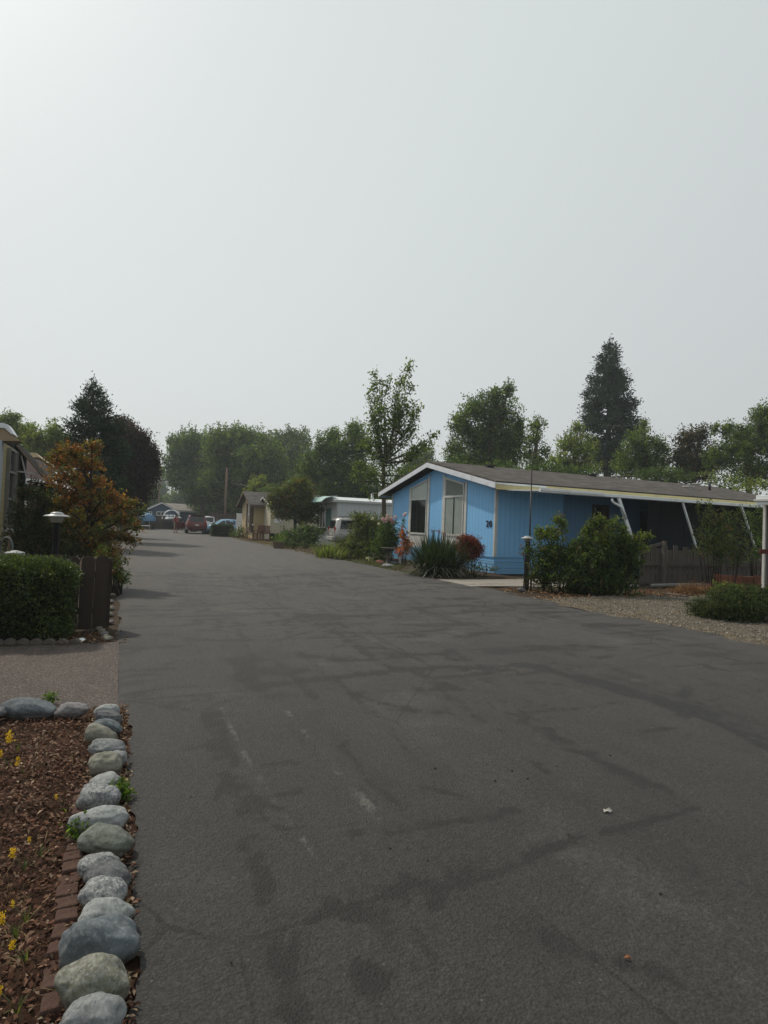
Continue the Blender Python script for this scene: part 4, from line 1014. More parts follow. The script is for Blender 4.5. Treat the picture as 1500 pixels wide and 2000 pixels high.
# ---- grey picket fence on the right, pipe, plank, planter
fp0, fp1 = W(12.62, 13.75), W(12.62, 19.6)
fz = thing('picket_fence', 'weathered grey board fence of uneven pickets behind the gravel', 'fence', fp0, TH)
hs_ = [1.18, 1.14, 1.24, 1.13, 1.22, 1.10, 1.24, 1.09, 1.2, 1.12, 1.16, 1.08, 1.14, 1.1, 1.16, 1.08, 1.12, 1.06, 1.1, 1.12, 1.08, 1.1, 1.05, 1.1, 1.12, 1.08]
for i in range(26):
    b = 13.8 + i * .222; w = .19 + random.uniform(-.012, .012); hh = hs_[i]; tl = random.gauss(0, .012); a = 12.62 + random.uniform(0, .008)
    mb = MB(); mb.prism([W(a, b, .03), W(a, b + w, .03), W(a, b + w + tl * hh, hh - random.uniform(0, .02)), W(a, b + tl * hh, hh)], W(.022, 0)); mb.build('picket', M_FENCE_GREY, fz, bevel=.003)
MB().bar(W(12.57, 13.7, .69), W(12.57, 19.6, .665), .04, .115).build('rail', M_FENCE_GREY, fz)
MB().bar(W(12.57, 13.7, .14), W(12.57, 19.6, .14), .04, .09).build('rail', M_FENCE_GREY, fz)
for b, hp in ((14.6, 1.36), (17.1, 1.0), (19.5, 1.1)): MB().bar(W(12.5, b, 0), W(12.5, b, hp), .095, .095, up=W(1, 0)).build('post', M_FENCE_GREY, fz)
MB().bar(W(12.52, 14.62, 1.3), W(12.9, 13.6, .95), .035, .08).build('brace', M_FENCE_GREY, fz)
tag(MB().tube([W(12.28, 13.9, .07), W(12.3, 15.2, .085), W(12.27, 16.6, .06)], .055, 14).build('drain_pipe', surf('pipe_grey', (.2, .2, .19), .7, .3), origin=W(12.28, 15)), 'grey plastic pipe lying at the foot of the grey picket fence', 'pipe')
tag(MB().bar(G(1300, 1162) + Vector((0, 0, .03)), G(1342, 1167) + Vector((0, 0, .03)), .16, .035).build('loose_board', M_FENCE_GREY, origin=G(1320, 1164)), 'old grey board lying flat on the gravel', 'board')
# straw heap
c = G(1365, 1160); p, a, s, cc = foliage([(tuple(c + Vector((0, 0, .05))), (.55, .35, .16)), (tuple(c + Vector((-.3, .1, .02))), (.4, .3, .1))], 2600, .1, k=6, colors=[(.23, .12, .06), (.28, .18, .09), (.15, .075, .04)], up=-.1, aspect=.12)
tag(add_leaves('straw_heap', leaf_mesh('straw_heap', p, a, s, cc, .1), LEAF_MATTE, origin=c), 'orange brown heap of dead fronds by the grey fence', 'garden waste', kind='stuff')

# ---- neighbour's carport at the right edge
D = 13.2
cp = thing('carport', 'white carport roof edge and post at the right end of the blue house', 'carport', G(1490, 1135), TH)
pc = P(1494, 1000, D); ft = Vector((pc.x, D, 0))
# beam along the street direction away from the camera plus the roof over it
e0 = P(1476, 977, D - .15)
fas = MB(); dB = W(0, 1); dA = W(1, 0)
zz = e0.z; q0 = Vector((e0.x, e0.y, 0)); Z3 = lambda z: Vector((0, 0, z))
fas.prism([q0 + Z3(zz - .105), q0 - dA * 6 + Z3(zz - .105), q0 - dA * 6 + Z3(zz + .105), q0 + Z3(zz + .105)], dB * .05); fas.build('fascia', WHITE_METAL, cp, bevel=.008)
MB().prism([q0 + dA * .02 - dB * .045 + Z3(zz - .02), q0 - dA * 6 - dB * .045 + Z3(zz - .02), q0 - dA * 6 - dB * .045 + Z3(zz + .02), q0 + dA * .02 - dB * .045 + Z3(zz + .02)], dB * .04).build('gutter_lip', M_TRIMW, cp)
MB().prism([q0 + dA * .03 + dB * .05 + Z3(zz - .10), q0 + dA * .03 + dB * 5 + Z3(zz - .02), q0 + dA * .03 + dB * 5 + Z3(zz + .12), q0 + dA * .03 + dB * .05 + Z3(zz + .10)], -dA * 6).build('roof', WHITE_METAL, cp)
MB().bar(ft + Vector((0, 0, .0)), ft + Vector((0, 0, zz - .1)), .045, .06, up=dA).build('post', M_TRIMW, cp, bevel=.006)
MB().bar(ft + dB * .07, ft + dB * .07 + Vector((0, 0, zz - .1)), .06, .06, up=dA).build('post', surf('post_shade_face', (.15, .145, .14), .6, .3), cp, bevel=.006)  # dark bar added as the shaded right face of the post
MB().bar(P(1484, 1077, D - .1), P(1484, 1077, D - .1) + dB * 3, .04, .10).build('rail', surf('red_stain', (.13, .03, .02), .6, .3), cp, bevel=.01)
# curled white iron panel between the posts
mb = MB()
for k in range(4):
    z = .45 + k * .48; c0 = ft + dB * .32
    mb.tube([c0 + Vector((0, 0, z)) + dB * (.14 * math.cos(t)) + Vector((0, 0, .2 * math.sin(t))) for t in np.linspace(-2.6, 2.6, 14)], .012, 6)
    mb.tube([c0 + dB * .34 + Vector((0, 0, z + .2)) - dB * (.14 * math.cos(t)) + Vector((0, 0, .2 * math.sin(t))) for t in np.linspace(-2.6, 2.6, 14)], .012, 6)
mb.build('iron_scrolls', WHITE, cp)
# red-brown planter box
M_REDWOOD = wood_mat('redwood', (.13, .055, .035))
pb = PA(1445, 1130, 12.1)
pt = thing('planter_box', 'reddish timber planter box in front of the carport post', 'planter', W(11.3, pb[0]), TH)
b0 = PA(1444, 1130, 11.3)[0]; mb = MB()
for k in range(3):
    MB().sbox(b0, b0 + 1.9, 11.3, 11.34, .03 + k * .135, .155 + k * .135).build('board', M_REDWOOD, pt, bevel=.004)
    MB().sbox(b0, b0 + .04, 11.345, 12.1, .03 + k * .135, .155 + k * .135).build('board', M_REDWOOD, pt, bevel=.004)
for x in (b0 + .01, b0 + .62, b0 + 1.3): MB().sbox(x, x + .09, 11.26, 11.298, 0, .46).build('corner_post', M_REDWOOD, pt, bevel=.004)
MB().sbox(b0 + .05, b0 + 1.9, 11.35, 12.1, .03, .36).build('soil', M_BED, pt)

# ---- generic gabled house
def gable_house(name, label, b0, b1, a0, a1, hw, hr, mw, mr, mt, ridge='b', over=.3, group=None, skirt=None):
    rt = thing(name, label, 'house', W((a0 + a1) / 2, (b0 + b1) / 2), TH, group)
    if ridge == 'b':      # ridge runs across the street direction, gables face the street
        am = (a0 + a1) / 2
        MB().prism([W(a0, b0, 0), W(a1, b0, 0), W(a1, b0, hw), W(am, b0, hr - .06), W(a0, b0, hw)], W(0, b1 - b0)).build('wall', mw, rt)
        for ae, s in ((a0 - over, 1), (a1 + over, -1)):
            ze = hw - over * (hr - hw) / (am - a0)
            MB().prism([W(ae, b0 - over, ze), W(am, b0 - over, hr), W(am, b0 - over, hr + .1), W(ae, b0 - over, ze + .1)], W(0, b1 - b0 + 2 * over)).build('roof', mr, rt)
            MB().prism([W(ae, b0 - over - .03, ze - .08), W(am, b0 - over - .03, hr - .08), W(am, b0 - over - .03, hr + .06), W(ae, b0 - over - .03, ze + .06)], W(0, .028)).build('gable_trim', mt, rt)
            MB().sbox(b0 - over + .01, b1 + over - .01, ae - .012, ae + .012, ze - .1, ze + .05).build('eave_fascia', mt, rt)
    else:
        bm_ = (b0 + b1) / 2
        MB().prism([W(a0, b0, 0), W(a0, b1, 0), W(a0, b1, hw), W(a0, bm_, hr - .06), W(a0, b0, hw)], W(a1 - a0, 0)).build('wall', mw, rt)
        for be, s in ((b0 - over, 1), (b1 + over, -1)):
            ze = hw - over * (hr - hw) / (bm_ - b0)
            MB().prism([W(a0 - over, be, ze), W(a0 - over, bm_, hr), W(a0 - over, bm_, hr + .1), W(a0 - over, be, ze + .1)], W(a1 - a0 + 2 * over, 0)).build('roof', mr, rt)
            MB().prism([W(a0 - over - .03, be, ze - .1), W(a0 - over - .03, bm_, hr - .1), W(a0 - over - .03, bm_, hr + .06), W(a0 - over - .03, be, ze + .06)], W(.028, 0)).build('gable_trim', mt, rt)
    return rt
def win_b(rt, b, a0, a1, z0, z1, mf=WHITE, mg=GLASSD, grid=(2, 2)):     # window on a wall facing the street (plane b)
    fr = MB(); w = .07
    fr.sbox(b - .04, b + .01, a0 - w, a1 + w, z0 - w, z0); fr.sbox(b - .04, b + .01, a0 - w, a1 + w, z1, z1 + w); fr.sbox(b - .038, b + .01, a0 - w, a0, z0, z1); fr.sbox(b - .038, b + .01, a1, a1 + w, z0, z1)
    for i in range(1, grid[0]): a = a0 + (a1 - a0) * i / grid[0]; fr.sbox(b - .034, b - .012, a - .025, a + .025, z0, z1)
    for i in range(1, grid[1]): z = z0 + (z1 - z0) * i / grid[1]; fr.sbox(b - .036, b - .012, a0, a1, z - .025, z + .025)
    f = fr.build('window', mf, rt); MB().sbox(b - .012, b - .004, a0, a1, z0, z1).build('pane', mg, f); return f
def win_a(rt, a, b0, b1, z0, z1, mf=WHITE, mg=GLASSD, grid=(2, 1)):     # window on a wall facing the camera side (plane a)
    fr = MB(); w = .07
    fr.sbox(b0 - w, b1 + w, a - .04, a + .01, z0 - w, z0); fr.sbox(b0 - w, b1 + w, a - .04, a + .01, z1, z1 + w); fr.sbox(b0 - w, b0, a - .038, a + .01, z0, z1); fr.sbox(b1, b1 + w, a - .038, a + .01, z0, z1)
    for i in range(1, grid[0]): b = b0 + (b1 - b0) * i / grid[0]; fr.sbox(b - .025, b + .025, a - .034, a - .012, z0, z1)
    for i in range(1, grid[1]): z = z0 + (z1 - z0) * i / grid[1]; fr.sbox(b0, b1, a - .036, a - .012, z - .025, z + .025)
    f = fr.build('window', mf, rt); MB().sbox(b0, b1, a - .012, a - .004, z0, z1).build('pane', mg, f); return f

M_TAN = surf('tan_siding', (.42, .33, .19), .7, .2, var=.08, scale=.8)
M_BEIGE = siding('beige_siding', (.46, .43, .33), .3, groove=.25)
M_GREYROOF = shingles('grey_roof', (.085, .078, .075), 3, 5)
M_WHITESIDE = siding('white_siding', (.50, .53, .53), .3, groove=.3)
M_BROWNTRIM = surf('brown_trim', (.12, .085, .06), .7, .2)
# tan home: gable to the street, tan side wall toward the camera
ta, tb = AB(G(495, 1054)); ta = 47.5; tb = PA(495, 1040, ta)[0]; tb2 = PA(528, 1040, ta)[0]; tz = PA(497, 984, ta)[1]
tan = gable_house('tan_house', 'tan house with a dark grey roof and white framed window beyond the maple', tb, tb + 9, ta, ta + 5.2, tz, tz + 1.0, M_TAN, M_GREYROOF, M_BROWNTRIM, 'b', .45)
win_b(tan, tb, ta + .9, ta + 2.3, 1.25, 2.75, WHITE, GLASSD, (2, 2))
MB().sbox(tb - .3, tb + .02, ta + .25, ta + .55, .7, tz - .05).build('shutter', M_BROWNTRIM, tan); MB().sbox(tb - .1, tb + .02, ta + 2.6, ta + 2.95, .9, 2.9).build('shutter', M_BROWNTRIM, tan)
MB().sbox(tb - .12, tb + .02, ta + .5, ta + 2.7, .55, .95).build('window_sill', M_BROWNTRIM, tan)
# beige home next to it, partly behind the maple
ba = 45.2; bb0 = PA(527, 1040, ba)[0]; bz = PA(540, 985, ba)[1]
beige = gable_house('beige_house', 'pale beige home with one small white window between tan house and maple', bb0, bb0 + 14, ba, ba + 4.2, bz, bz + .55, M_BEIGE, M_GREYROOF, M_TRIMW, 'b', .2)
wb = PA(538, 1012, ba)[0]; win_a(beige, ba, wb, wb + .55, PA(540, 1019, ba)[1], PA(540, 1008, ba)[1] + .1, WHITE, WHITE, (1, 1))
MB().sbox(bb0 + .02, bb0 + 13.9, ba - .03, ba - .004, 0, .55).build('skirting', DARK, beige)
# white home with rounded roof edge and green striped front awning
wa = 35.6; wb0 = PA(657, 1040, wa)[0]; wz = PA(657, 977, wa)[1]
wh = thing('white_house', 'low white flat roofed home with a green striped awning behind the silver vehicle', 'house', W(wa, wb0), TH)
MB().sbox(wb0, wb0 + 17, wa, wa + 4.4, 0, wz).build('wall', M_WHITESIDE, wh)
mb = MB(); pr = [(wa - .12, wz - .12), (wa - .12, wz + .02), (wa + .5, wz + .20), (wa + 2.2, wz + .32), (wa + 3.9, wz + .20), (wa + 4.52, wz + .02), (wa + 4.52, wz - .12)]
mb.prism([W(a, wb0 - .25, z) for a, z in pr], W(0, 17.5)); mb.build('roof', WHITE_METAL, wh)
MB().sbox(wb0 - .28, wb0 + 17.3, wa - .16, wa - .125, wz - .10, wz + .03).build('gutter', M_TRIMW, wh)
MB().sbox(wb0 + 2.6, wb0 + 2.75, wa + .6, wa + .75, wz + .2, wz + .65).build('chimney', WHITE, wh)
M_GREENSTRIPE = NT('green_stripe'); _co = M_GREENSTRIPE.coord(); _s = M_GREENSTRIPE.n('ShaderNodeSeparateXYZ'); M_GREENSTRIPE.l(_co, _s.inputs[0])
_f = M_GREENSTRIPE.math('FRACT', M_GREENSTRIPE.math('MULTIPLY', _s.outputs[1], 1.9)); M_GREENSTRIPE = M_GREENSTRIPE.done(M_GREENSTRIPE.bsdf(M_GREENSTRIPE.mix(M_GREENSTRIPE.math('GREATER_THAN', _f, .5), (.55, .62, .60), (.13, .42, .36)), .5, .3))
mb = MB(); pr = [(0, .30), (-.4, .26), (-.8, .12), (-1.05, -.10)]
mb.prism([W(wa + .1, wb0 + x, wz + z) for x, z in pr] + [W(wa + .1, wb0 + x, wz + z - .05) for x, z in pr[::-1]], W(4.2, 0)); mb.build('awning', M_GREENSTRIPE, wh)
win_b(wh, wb0, wa + 2.3, wa + 4.1, 1.25, 2.45, WHITE, GLASSD, (3, 1))
MB().sbox(wb0 - .04, wb0 - .005, wa + 1.15, wa + 2.15, 1.2, 2.5).build('shutter', surf('green_shutter', (.08, .17, .15), .6, .3), wh)
MB().sbox(wb0 - .55, wb0 - .01, wa + 2.0, wa + 4.2, 1.05, 1.15).build('shelf', M_BROWNTRIM, wh)

# ---- left home: pale yellow wall with window bay under a sloping awning
LB = -2.35
la = lambda u, v: None
def PBb(u, v, b):
    r = ray(u, v); k = CS * r[0] + SN * r[1]; t = b / k; p = Vector((r[0] * t, r[1] * t, CAM_H + r[2] * t)); return AB(p)[0], p.z
M_YELLOW = siding('yellow_siding', (.32, .27, .14), .12, horiz=True, groove=.35)
a00, z00 = PBb(3, 865, LB); a01, _ = PBb(26, 1000, LB); ztop = PBb(3, 862, LB)[1]
lh = thing('yellow_house', 'pale yellow home with a white framed window bay cut by the left edge', 'house', W(a00, LB), TH)
MB().sbox(LB - 4, LB, a00 - .25, a00 + 2.6, 0, ztop).build('wall', M_YELLOW, lh)
MB().sbox(LB, LB + .05, a00 - .28, a00 - .06, .55, ztop).build('corner_board', surf('pale_blue_trim', (.33, .38, .40), .5, .3), lh)
zs = PBb(14, 1028, LB)[1]; zw1 = PBb(14, 876, LB)[1]
aw0, aw1 = PBb(7.5, 1000, LB)[0], PBb(23, 1000, LB)[0]
fr = MB(); w = .06
w = .045
for z in (zs, PBb(14, 974, LB)[1], PBb(14, 921, LB)[1], zw1): fr.sbox(LB, LB + .07, aw0, aw1, z - w / 2, z + w / 2)
for a in (aw0, (aw0 + aw1) / 2 + .25, aw1): fr.sbox(LB + .002, LB + .075, a - w / 2, a + w / 2, zs, zw1)
wn = fr.build('window', surf('grey_frame', (.2, .195, .18), .6, .3), lh); MB().sbox(LB + .004, LB + .03, aw0, aw1, zs, zw1).build('pane', GLASSD, wn)
MB().sbox(LB, LB + .16, aw0 - .1, aw1 + .1, zs - .1, zs - .035).build('window_sill', M_TRIMW, lh)
# rounded metal roof edge and tan eave end
a_e = a00 - .3
def plane_poly(px, a): return [W(a, *PA(u, v, a)) for u, v in px]
MB().prism(plane_poly([(-90, 820), (6, 826), (15, 829), (27, 848), (22, 848), (9, 836), (-90, 832)], a_e), W(.55, 0)).build('roof', WHITE_METAL, lh)
MB().prism(plane_poly([(-90, 833), (8.5, 837), (21.5, 848.5), (40, 861.5), (-90, 859)], a_e + .03), W(.45, 0)).build('eave', surf('tan_trim', (.30, .235, .15), .7, .2), lh)
# sloping ribbed awning on the window side
law = thing('window_awning', 'dark ribbed awning sloping down from the yellow home toward the street', 'awning', W(a00 + .6, LB + .3), TH)
aX = a00 + 1.9
b_o, z_o = PA(99, 946, aX)
M_AWD = surf('awning_underside', (.05, .047, .042), .8, .2, var=.3)
a_s = aX; b_i, z_i = PA(33, 868, aX); mb = MB()
for k in range(9):
    y0 = a_s + k * .2; dz = .03 * (k % 2)
    mb.hexa([W(y0, b_i, z_i - .04), W(y0 + .19, b_i, z_i - .04), W(y0 + .19, b_o, z_o - .04), W(y0, b_o, z_o - .04), W(y0, b_i, z_i + dz), W(y0 + .19, b_i, z_i + dz), W(y0 + .19, b_o, z_o + dz), W(y0, b_o, z_o + dz)])
mb.build('panel', M_AWD, law)
MB().sbox(b_i - .35, b_i - .02, a_s - .6, a_s + 1.8, .4, z_i + .05).build('porch_shade_block', M_DEEPSHADE, law)  # near-black block added to paint in the shaded porch depth
MB().bar(W(a_s - .02, b_i, z_i - .03), W(a_s - .02, b_o, z_o - .03), .04, .09, up=W(1, 0)).build('end_bar', M_BROWNTRIM, law)
zc_ = PA(60, 922, aX)[1]
MB().bar(W(a_s + .02, b_i, zc_), W(a_s + .02, b_o - .2, zc_ - .03), .03, .03, up=W(1, 0)).build('brace', M_TRIMW, law)
MB().bar(W(a_s + .04, b_i + .1, z_i - .25), W(a_s + .04, b_i + .22, zc_ - .12), .03, .03, up=W(1, 0)).build('brace', M_TRIMW, law)

# second home on the left, further along, with a white awning and posts
l2 = thing('mobile_home', 'white awninged home glimpsed between the yellow home and the orange tree', 'house', W(17.5, -6), TH)
M_PINK = surf('pinkish_siding', (.30, .22, .21), .7, .2)
D2 = 27.0
def LQ(u, v, D=D2): return P(u, v, D)
p = LQ(75, 905); rB = AB(p)[1]; rA = AB(p)[0]
MB().sbox(rB - .9, rB + .02, rA, rA + 6, 0, LQ(62, 897).z).build('wall', M_PINK, l2)
MB().prism([LQ(53, 884), LQ(70, 884), LQ(77, 893), LQ(53, 893)], W(7, 0)).build('roof', surf('tan_roof_edge', (.5, .4, .26), .7, .2), l2)
MB().prism([LQ(51, 934, 17), LQ(80, 937, 17), LQ(84, 941, 17), LQ(51, 940, 17)], W(2.5, 0)).build('awning', WHITE, l2)
for u in (36, 42, 47, 52): MB().bar(LQ(u, 935, 16.5), Vector((LQ(u, 935, 16.5).x, 16.5, .3)), .05, .05).build('post', WHITE, l2)
# white cap-like bin lid seen behind the dark fence
tag(MB().lathe([(.02, 0), (.12, .01), (.14, .05), (.13, .06), (.02, .09)], tuple(P(29, 1086, 9.2))).build('bin_lid', surf('grey_lid', (.32, .33, .33), .6, .3)), 'small white lid showing above the brown fence', 'lid')
# garden hose reel / white chair back seen through the shrubs
hb = P(10, 1070, 9.6)
rt = thing('garden_hose', 'pale looped hose hanging by the yellow home wall', 'hose', (hb.x, hb.y, 0))
MB().tube([hb + Vector((.12 * math.cos(t), .02 * t, .17 * math.sin(t))) for t in np.linspace(-1.2, 4.2, 22)], .014, 7).build('loop', surf('pale_hose', (.09, .11, .105), .6, .3), rt)
MB().bar(Vector((hb.x, hb.y + .1, 0)), Vector((hb.x, hb.y + .1, hb.z + .2)), .03, .03).build('hook_post', M_BROWNTRIM, rt)
# ================================================================== TREES AND SHRUBS
DKG = [(.05, .085, .03), (.062, .102, .034), (.085, .125, .04)]
MDG = [(.085, .13, .038), (.11, .155, .044), (.145, .185, .052), (.06, .10, .032)]
YLG = [(.16, .19, .045), (.19, .215, .055), (.125, .16, .042)]
CON = [(.026, .045, .028), (.034, .056, .032), (.045, .068, .036)]
PLUM = [(.035, .020, .028), (.05, .026, .034), (.028, .018, .024), (.04, .03, .03)]
ORG = [(.26, .10, .03), (.20, .075, .03), (.30, .15, .045), (.14, .07, .03)]
ORG2 = [(.16, .09, .03), (.09, .085, .028), (.22, .10, .03), (.07, .08, .025), (.11, .07, .03)]
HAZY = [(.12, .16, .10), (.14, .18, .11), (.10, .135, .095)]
LPX = 4.4
def pxtree(name, label, D, blobs, colors, cw=None, base_u=None, leafpx=LPX, cover=2.6, group=None, flat=1.0, cat='tree', jit=.5, extra=None, **kw):
    bl = px_blobs(blobs, D, jit, flat); leaf = leafpx * D / FPX
    if extra: bl += extra
    bu = base_u if base_u is not None else sum(q[0] for q in blobs) / len(blobs)
    x = P(bu, 1020, D).x
    dens = cover / (.5 * kw.get('aspect', .55) * leaf * leaf * 1.0)
    return tree(name, label, cat, (x, D, 0), bl, leaf, dens, colors, cw, group=group, **kw)

def conifer(name, label, D, u_top, v_top, rows, base_u, colors, leafpx=4.5, cover=2.2, cat='tree', droop=.3, trunk_r=.3, gaps=.0, bark=None, mat=None, k=10, branches=True):
    """rows: (v, half width px). Whorls of boughs off a straight trunk, needles along them."""
    T = P(u_top, v_top, D); bx = P(base_u, 1030, D).x; base = Vector((bx, D, 0))
    rt = thing(name, label, cat, base); mb = MB(); mpx = D / FPX
    mb.tube([base - Vector((0, 0, .1)), base.lerp(T, .5), T], [trunk_r, trunk_r * .55, .02], 10)
    zs = [P(u_top, v, D).z for v, w in rows][::-1]; ws = [w * mpx for v, w in rows][::-1]
    leaf = leafpx * mpx; PP, AX, SZ, CO = [], [], [], []; cols = np.array(colors)
    z = zs[0]; nz = zs[-1]; step = leaf * 1.6
    while z < T.z - leaf * .3:
        w = float(np.interp(z, zs, ws)); f = (z - 0) / T.z; c = base.lerp(T, f)
        nb = max(4, int(5 + w / leaf * .45))
        for j in range(nb):
            if random.random() < gaps * (1 - (z - zs[0]) / (T.z - zs[0])) : continue
            az = random.uniform(0, 6.283); L = w * random.uniform(.55, 1.12)
            d = np.array([math.cos(az), math.sin(az), random.uniform(-droop, .25)])
            tip = np.array(c) + d * L + np.array([0, 0, .12 * L])
            if branches: mb.tube([c, c.lerp(Vector(tip), .6)], [max(.012, trunk_r * .14 * (1 - f * .7)), .008], 4, False)
            n = max(3, int(cover * k * L / leaf * .5)); t = rng.uniform(.18, 1, n) ** .7
            p = np.array(c)[None] + (tip - np.array(c))[None] * t[:, None] + rng.normal(0, leaf * .62, (n, 3)) * (.5 + t[:, None])
            PP.append(p); AX.append(d[None] * .6 + np.array([0, 0, .35]) + rng.normal(0, .5, (n, 3))); SZ.append(leaf * rng.uniform(.6, 1.3, n))
            tc = cols[rng.integers(len(cols))] * (1 + rng.normal(0, .22)); CO.append(tc[None] * (1 + rng.normal(0, .18, (n, 1))))
        z += step * random.uniform(.7, 1.2)
    n = 60; PP.append(np.array(T)[None] + rng.normal(0, 1, (n, 3)) * np.array([.5, .5, 1.3]) * leaf); AX.append(unit(n) * .5 + np.array([0, 0, .8])); SZ.append(np.full(n, leaf)); CO.append(np.repeat(cols[:1], n, 0))
    mb.build('trunk', bark or BARK_DARK, rt)
    PP, AX, SZ, CO = [np.concatenate(x) for x in (PP, AX, SZ, CO)]; CO = np.clip(CO, .004, 1)
    add_leaves('crown', leaf_mesh('crown', PP, AX, SZ, CO, .4), mat or LEAF_MATTE, rt)
    return rt

# ---- left side
conifer('cypress_tree', 'dark pointed evergreen standing behind the orange tree', 26, 181, 748, [(748, 3), (765, 12), (785, 24), (812, 40), (845, 50), (885, 58), (930, 64), (975, 66), (1020, 58)], 188, CON + [(.04, .055, .03)], leafpx=5.5, cover=3.4, droop=-.25, trunk_r=.2)
pxtree('plum_tree', 'dark purple leaved tree beside the pointed evergreen', 34, [(236, 832, 22, 18), (262, 858, 30, 26), (286, 890, 24, 26), (235, 885, 45, 42), (268, 925, 40, 40), (297, 918, 14, 20), (250, 960, 42, 28), (225, 850, 20, 20)], PLUM, base_u=240, cover=3, rough=.3)
pxtree('alder_tree', 'loose grey green tree showing above the yellow home', 42, [(12, 828, 26, 22), (44, 845, 24, 18), (0, 865, 40, 36), (40, 885, 42, 30), (-40, 850, 40, 40), (58, 838, 8, 10), (30, 815, 9, 9)], MDG, cover=1.9, base_u=10, shell=.5)
pxtree('birch_tree', 'yellow green tree left of the pointed evergreen', 40, [(68, 856, 22, 20), (104, 846, 13, 22), (92, 875, 30, 26), (122, 872, 24, 26), (75, 895, 40, 26), (118, 900, 30, 24)], YLG + MDG[:2], base_u=95, cover=2.2, shell=.5)
# orange dogwood over the lane
dog = [(140, 878, 34, 14), (180, 868, 22, 12), (112, 898, 20, 16), (165, 905, 36, 16), (128, 932, 36, 18), (178, 940, 36, 16), (150, 965, 40, 18), (212, 968, 28, 12), (250, 985, 26, 13), (118, 985, 30, 20), (190, 1000, 42, 16), (240, 1012, 34, 14), (268, 1030, 16, 8), (140, 1020, 42, 22), (210, 1042, 42, 16), (250, 1050, 24, 9), (170, 1065, 40, 18), (130, 1055, 30, 22), (215, 1076, 26, 12)]
D0 = 12.3
bl = px_blobs(dog[:9], D0, .8) ; bl2 = px_blobs(dog[9:], D0, .8)
dr_ = tree('dogwood_tree', 'orange and rust leaved small tree leaning over the left edge of the road', 'tree', (P(168, 1100, D0).x, D0, 0), bl + bl2, .066, 900, ORG + ORG2 + [(.10, .12, .035), (.14, .13, .04)], [[1.4, 1.2, 1.2, .6, .8, .8, .8, .6, .8, .6, .8]] * 9 + [[.35, .3, .3, .4, 1, 1.4, .7, 1.4, 1, 1.6, 1.2]] * 10, trunk_r=.075, fork=.2, shell=.55, spread=.6, droop=.5, bark=BARK_DARK, rough=.45)
shrub('low_bush', 'low orange and green bush hanging over the road beside the brown fence', 'bush', (P(222, 1110, 11.2).x, 11.2, 0), px_blobs([(222, 1098, 26, 22), (235, 1122, 16, 14), (205, 1090, 22, 24)], 11.2), .05, 900, ORG2 + MDG, shell=.5)
shrub('green_weed', 'bright green leafy weed at the road edge past the brown fence', 'weed', (P(238, 1130, 11.6).x, 11.6, 0), px_blobs([(238, 1128, 18, 12), (224, 1120, 12, 14)], 11.4), .06, 700, [(.07, .12, .04), (.05, .10, .035)], shell=.6)
shrub('climbing_rose', 'dark tangled climbing bush against the yellow home', 'bush', (P(55, 1080, 11.5).x, 11.5, 0), px_blobs([(38, 1000, 16, 26), (72, 1005, 26, 30), (92, 985, 14, 22), (55, 1045, 40, 34), (28, 1060, 16, 26), (100, 1050, 30, 36), (130, 1075, 30, 24), (75, 965, 14, 14), (60, 1075, 40, 20), (45, 965, 12, 14)], 11.5), .055, 1500, [(.028, .04, .02), (.04, .05, .022), (.05, .035, .022)], shell=.6, rough=.4)
shrub('dark_shrub', 'dark shrub mass under the evergreen behind the lamp', 'bush', (P(130, 1060, 14.5).x, 14.5, 0), px_blobs([(95, 960, 26, 24), (100, 1000, 36, 36), (150, 1040, 50, 40), (90, 1060, 40, 34), (60, 960, 16, 18)], 14.5), .08, 800, [(.03, .045, .02), (.04, .055, .024)], shell=.6)

# ---- far end of the lane
pxtree('shade_tree', 'big dark round tree far down the lane behind the boat', 84, [(375, 866, 36, 26), (350, 893, 26, 26), (392, 900, 38, 38), (356, 928, 36, 28), (400, 945, 44, 30), (420, 968, 36, 20), (345, 868, 14, 14), (385, 975, 20, 14)], DKG + MDG[:1], base_u=398, cover=2.5, rough=.45, sprigs=.1)
pxtree('maple_tree', 'broad lighter green tree behind the far utility pole', 78, [(432, 862, 32, 26), (470, 856, 38, 22), (505, 868, 32, 26), (450, 900, 50, 36), (500, 910, 44, 40), (430, 935, 34, 34), (485, 960, 46, 34), (535, 945, 38, 40), (530, 900, 30, 36)], MDG + DKG[:1], base_u=478, cover=2.3, shell=.45, rough=.45, sprigs=.1)
pxtree('poplar_tree', 'upright feathery tree between the broad green tree and the nearer dark trees', 92, [(545, 860, 14, 20), (570, 853, 13, 18), (592, 860, 13, 18), (558, 893, 30, 30), (592, 898, 22, 32), (575, 938, 42, 34), (600, 930, 30, 34)], DKG + MDG[1:2], base_u=575, cover=2.0, rough=.5, sprigs=.14)
pxtree('oak_tree', 'dark leafy tree behind the white home', 56, [(650, 850, 14, 16), (632, 878, 24, 26), (664, 880, 24, 28), (690, 842, 16, 20), (700, 868, 24, 34), (606, 915, 24, 26), (650, 922, 46, 36), (700, 930, 42, 42), (610, 950, 34, 26), (650, 960, 50, 26)], DKG + MDG[:2], base_u=652, cover=2.1, shell=.5, rough=.5, sprigs=.12)
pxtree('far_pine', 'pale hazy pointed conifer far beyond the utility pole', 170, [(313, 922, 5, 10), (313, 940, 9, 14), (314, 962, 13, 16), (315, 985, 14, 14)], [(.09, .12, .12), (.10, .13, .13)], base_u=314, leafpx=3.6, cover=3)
pxtree('hazy_tree', 'pale hazy green tree low behind the far blue house', 125, [(345, 975, 22, 14), (370, 968, 24, 16), (395, 985, 24, 14), (330, 990, 20, 12)], HAZY, base_u=360, leafpx=3.6, cover=3)
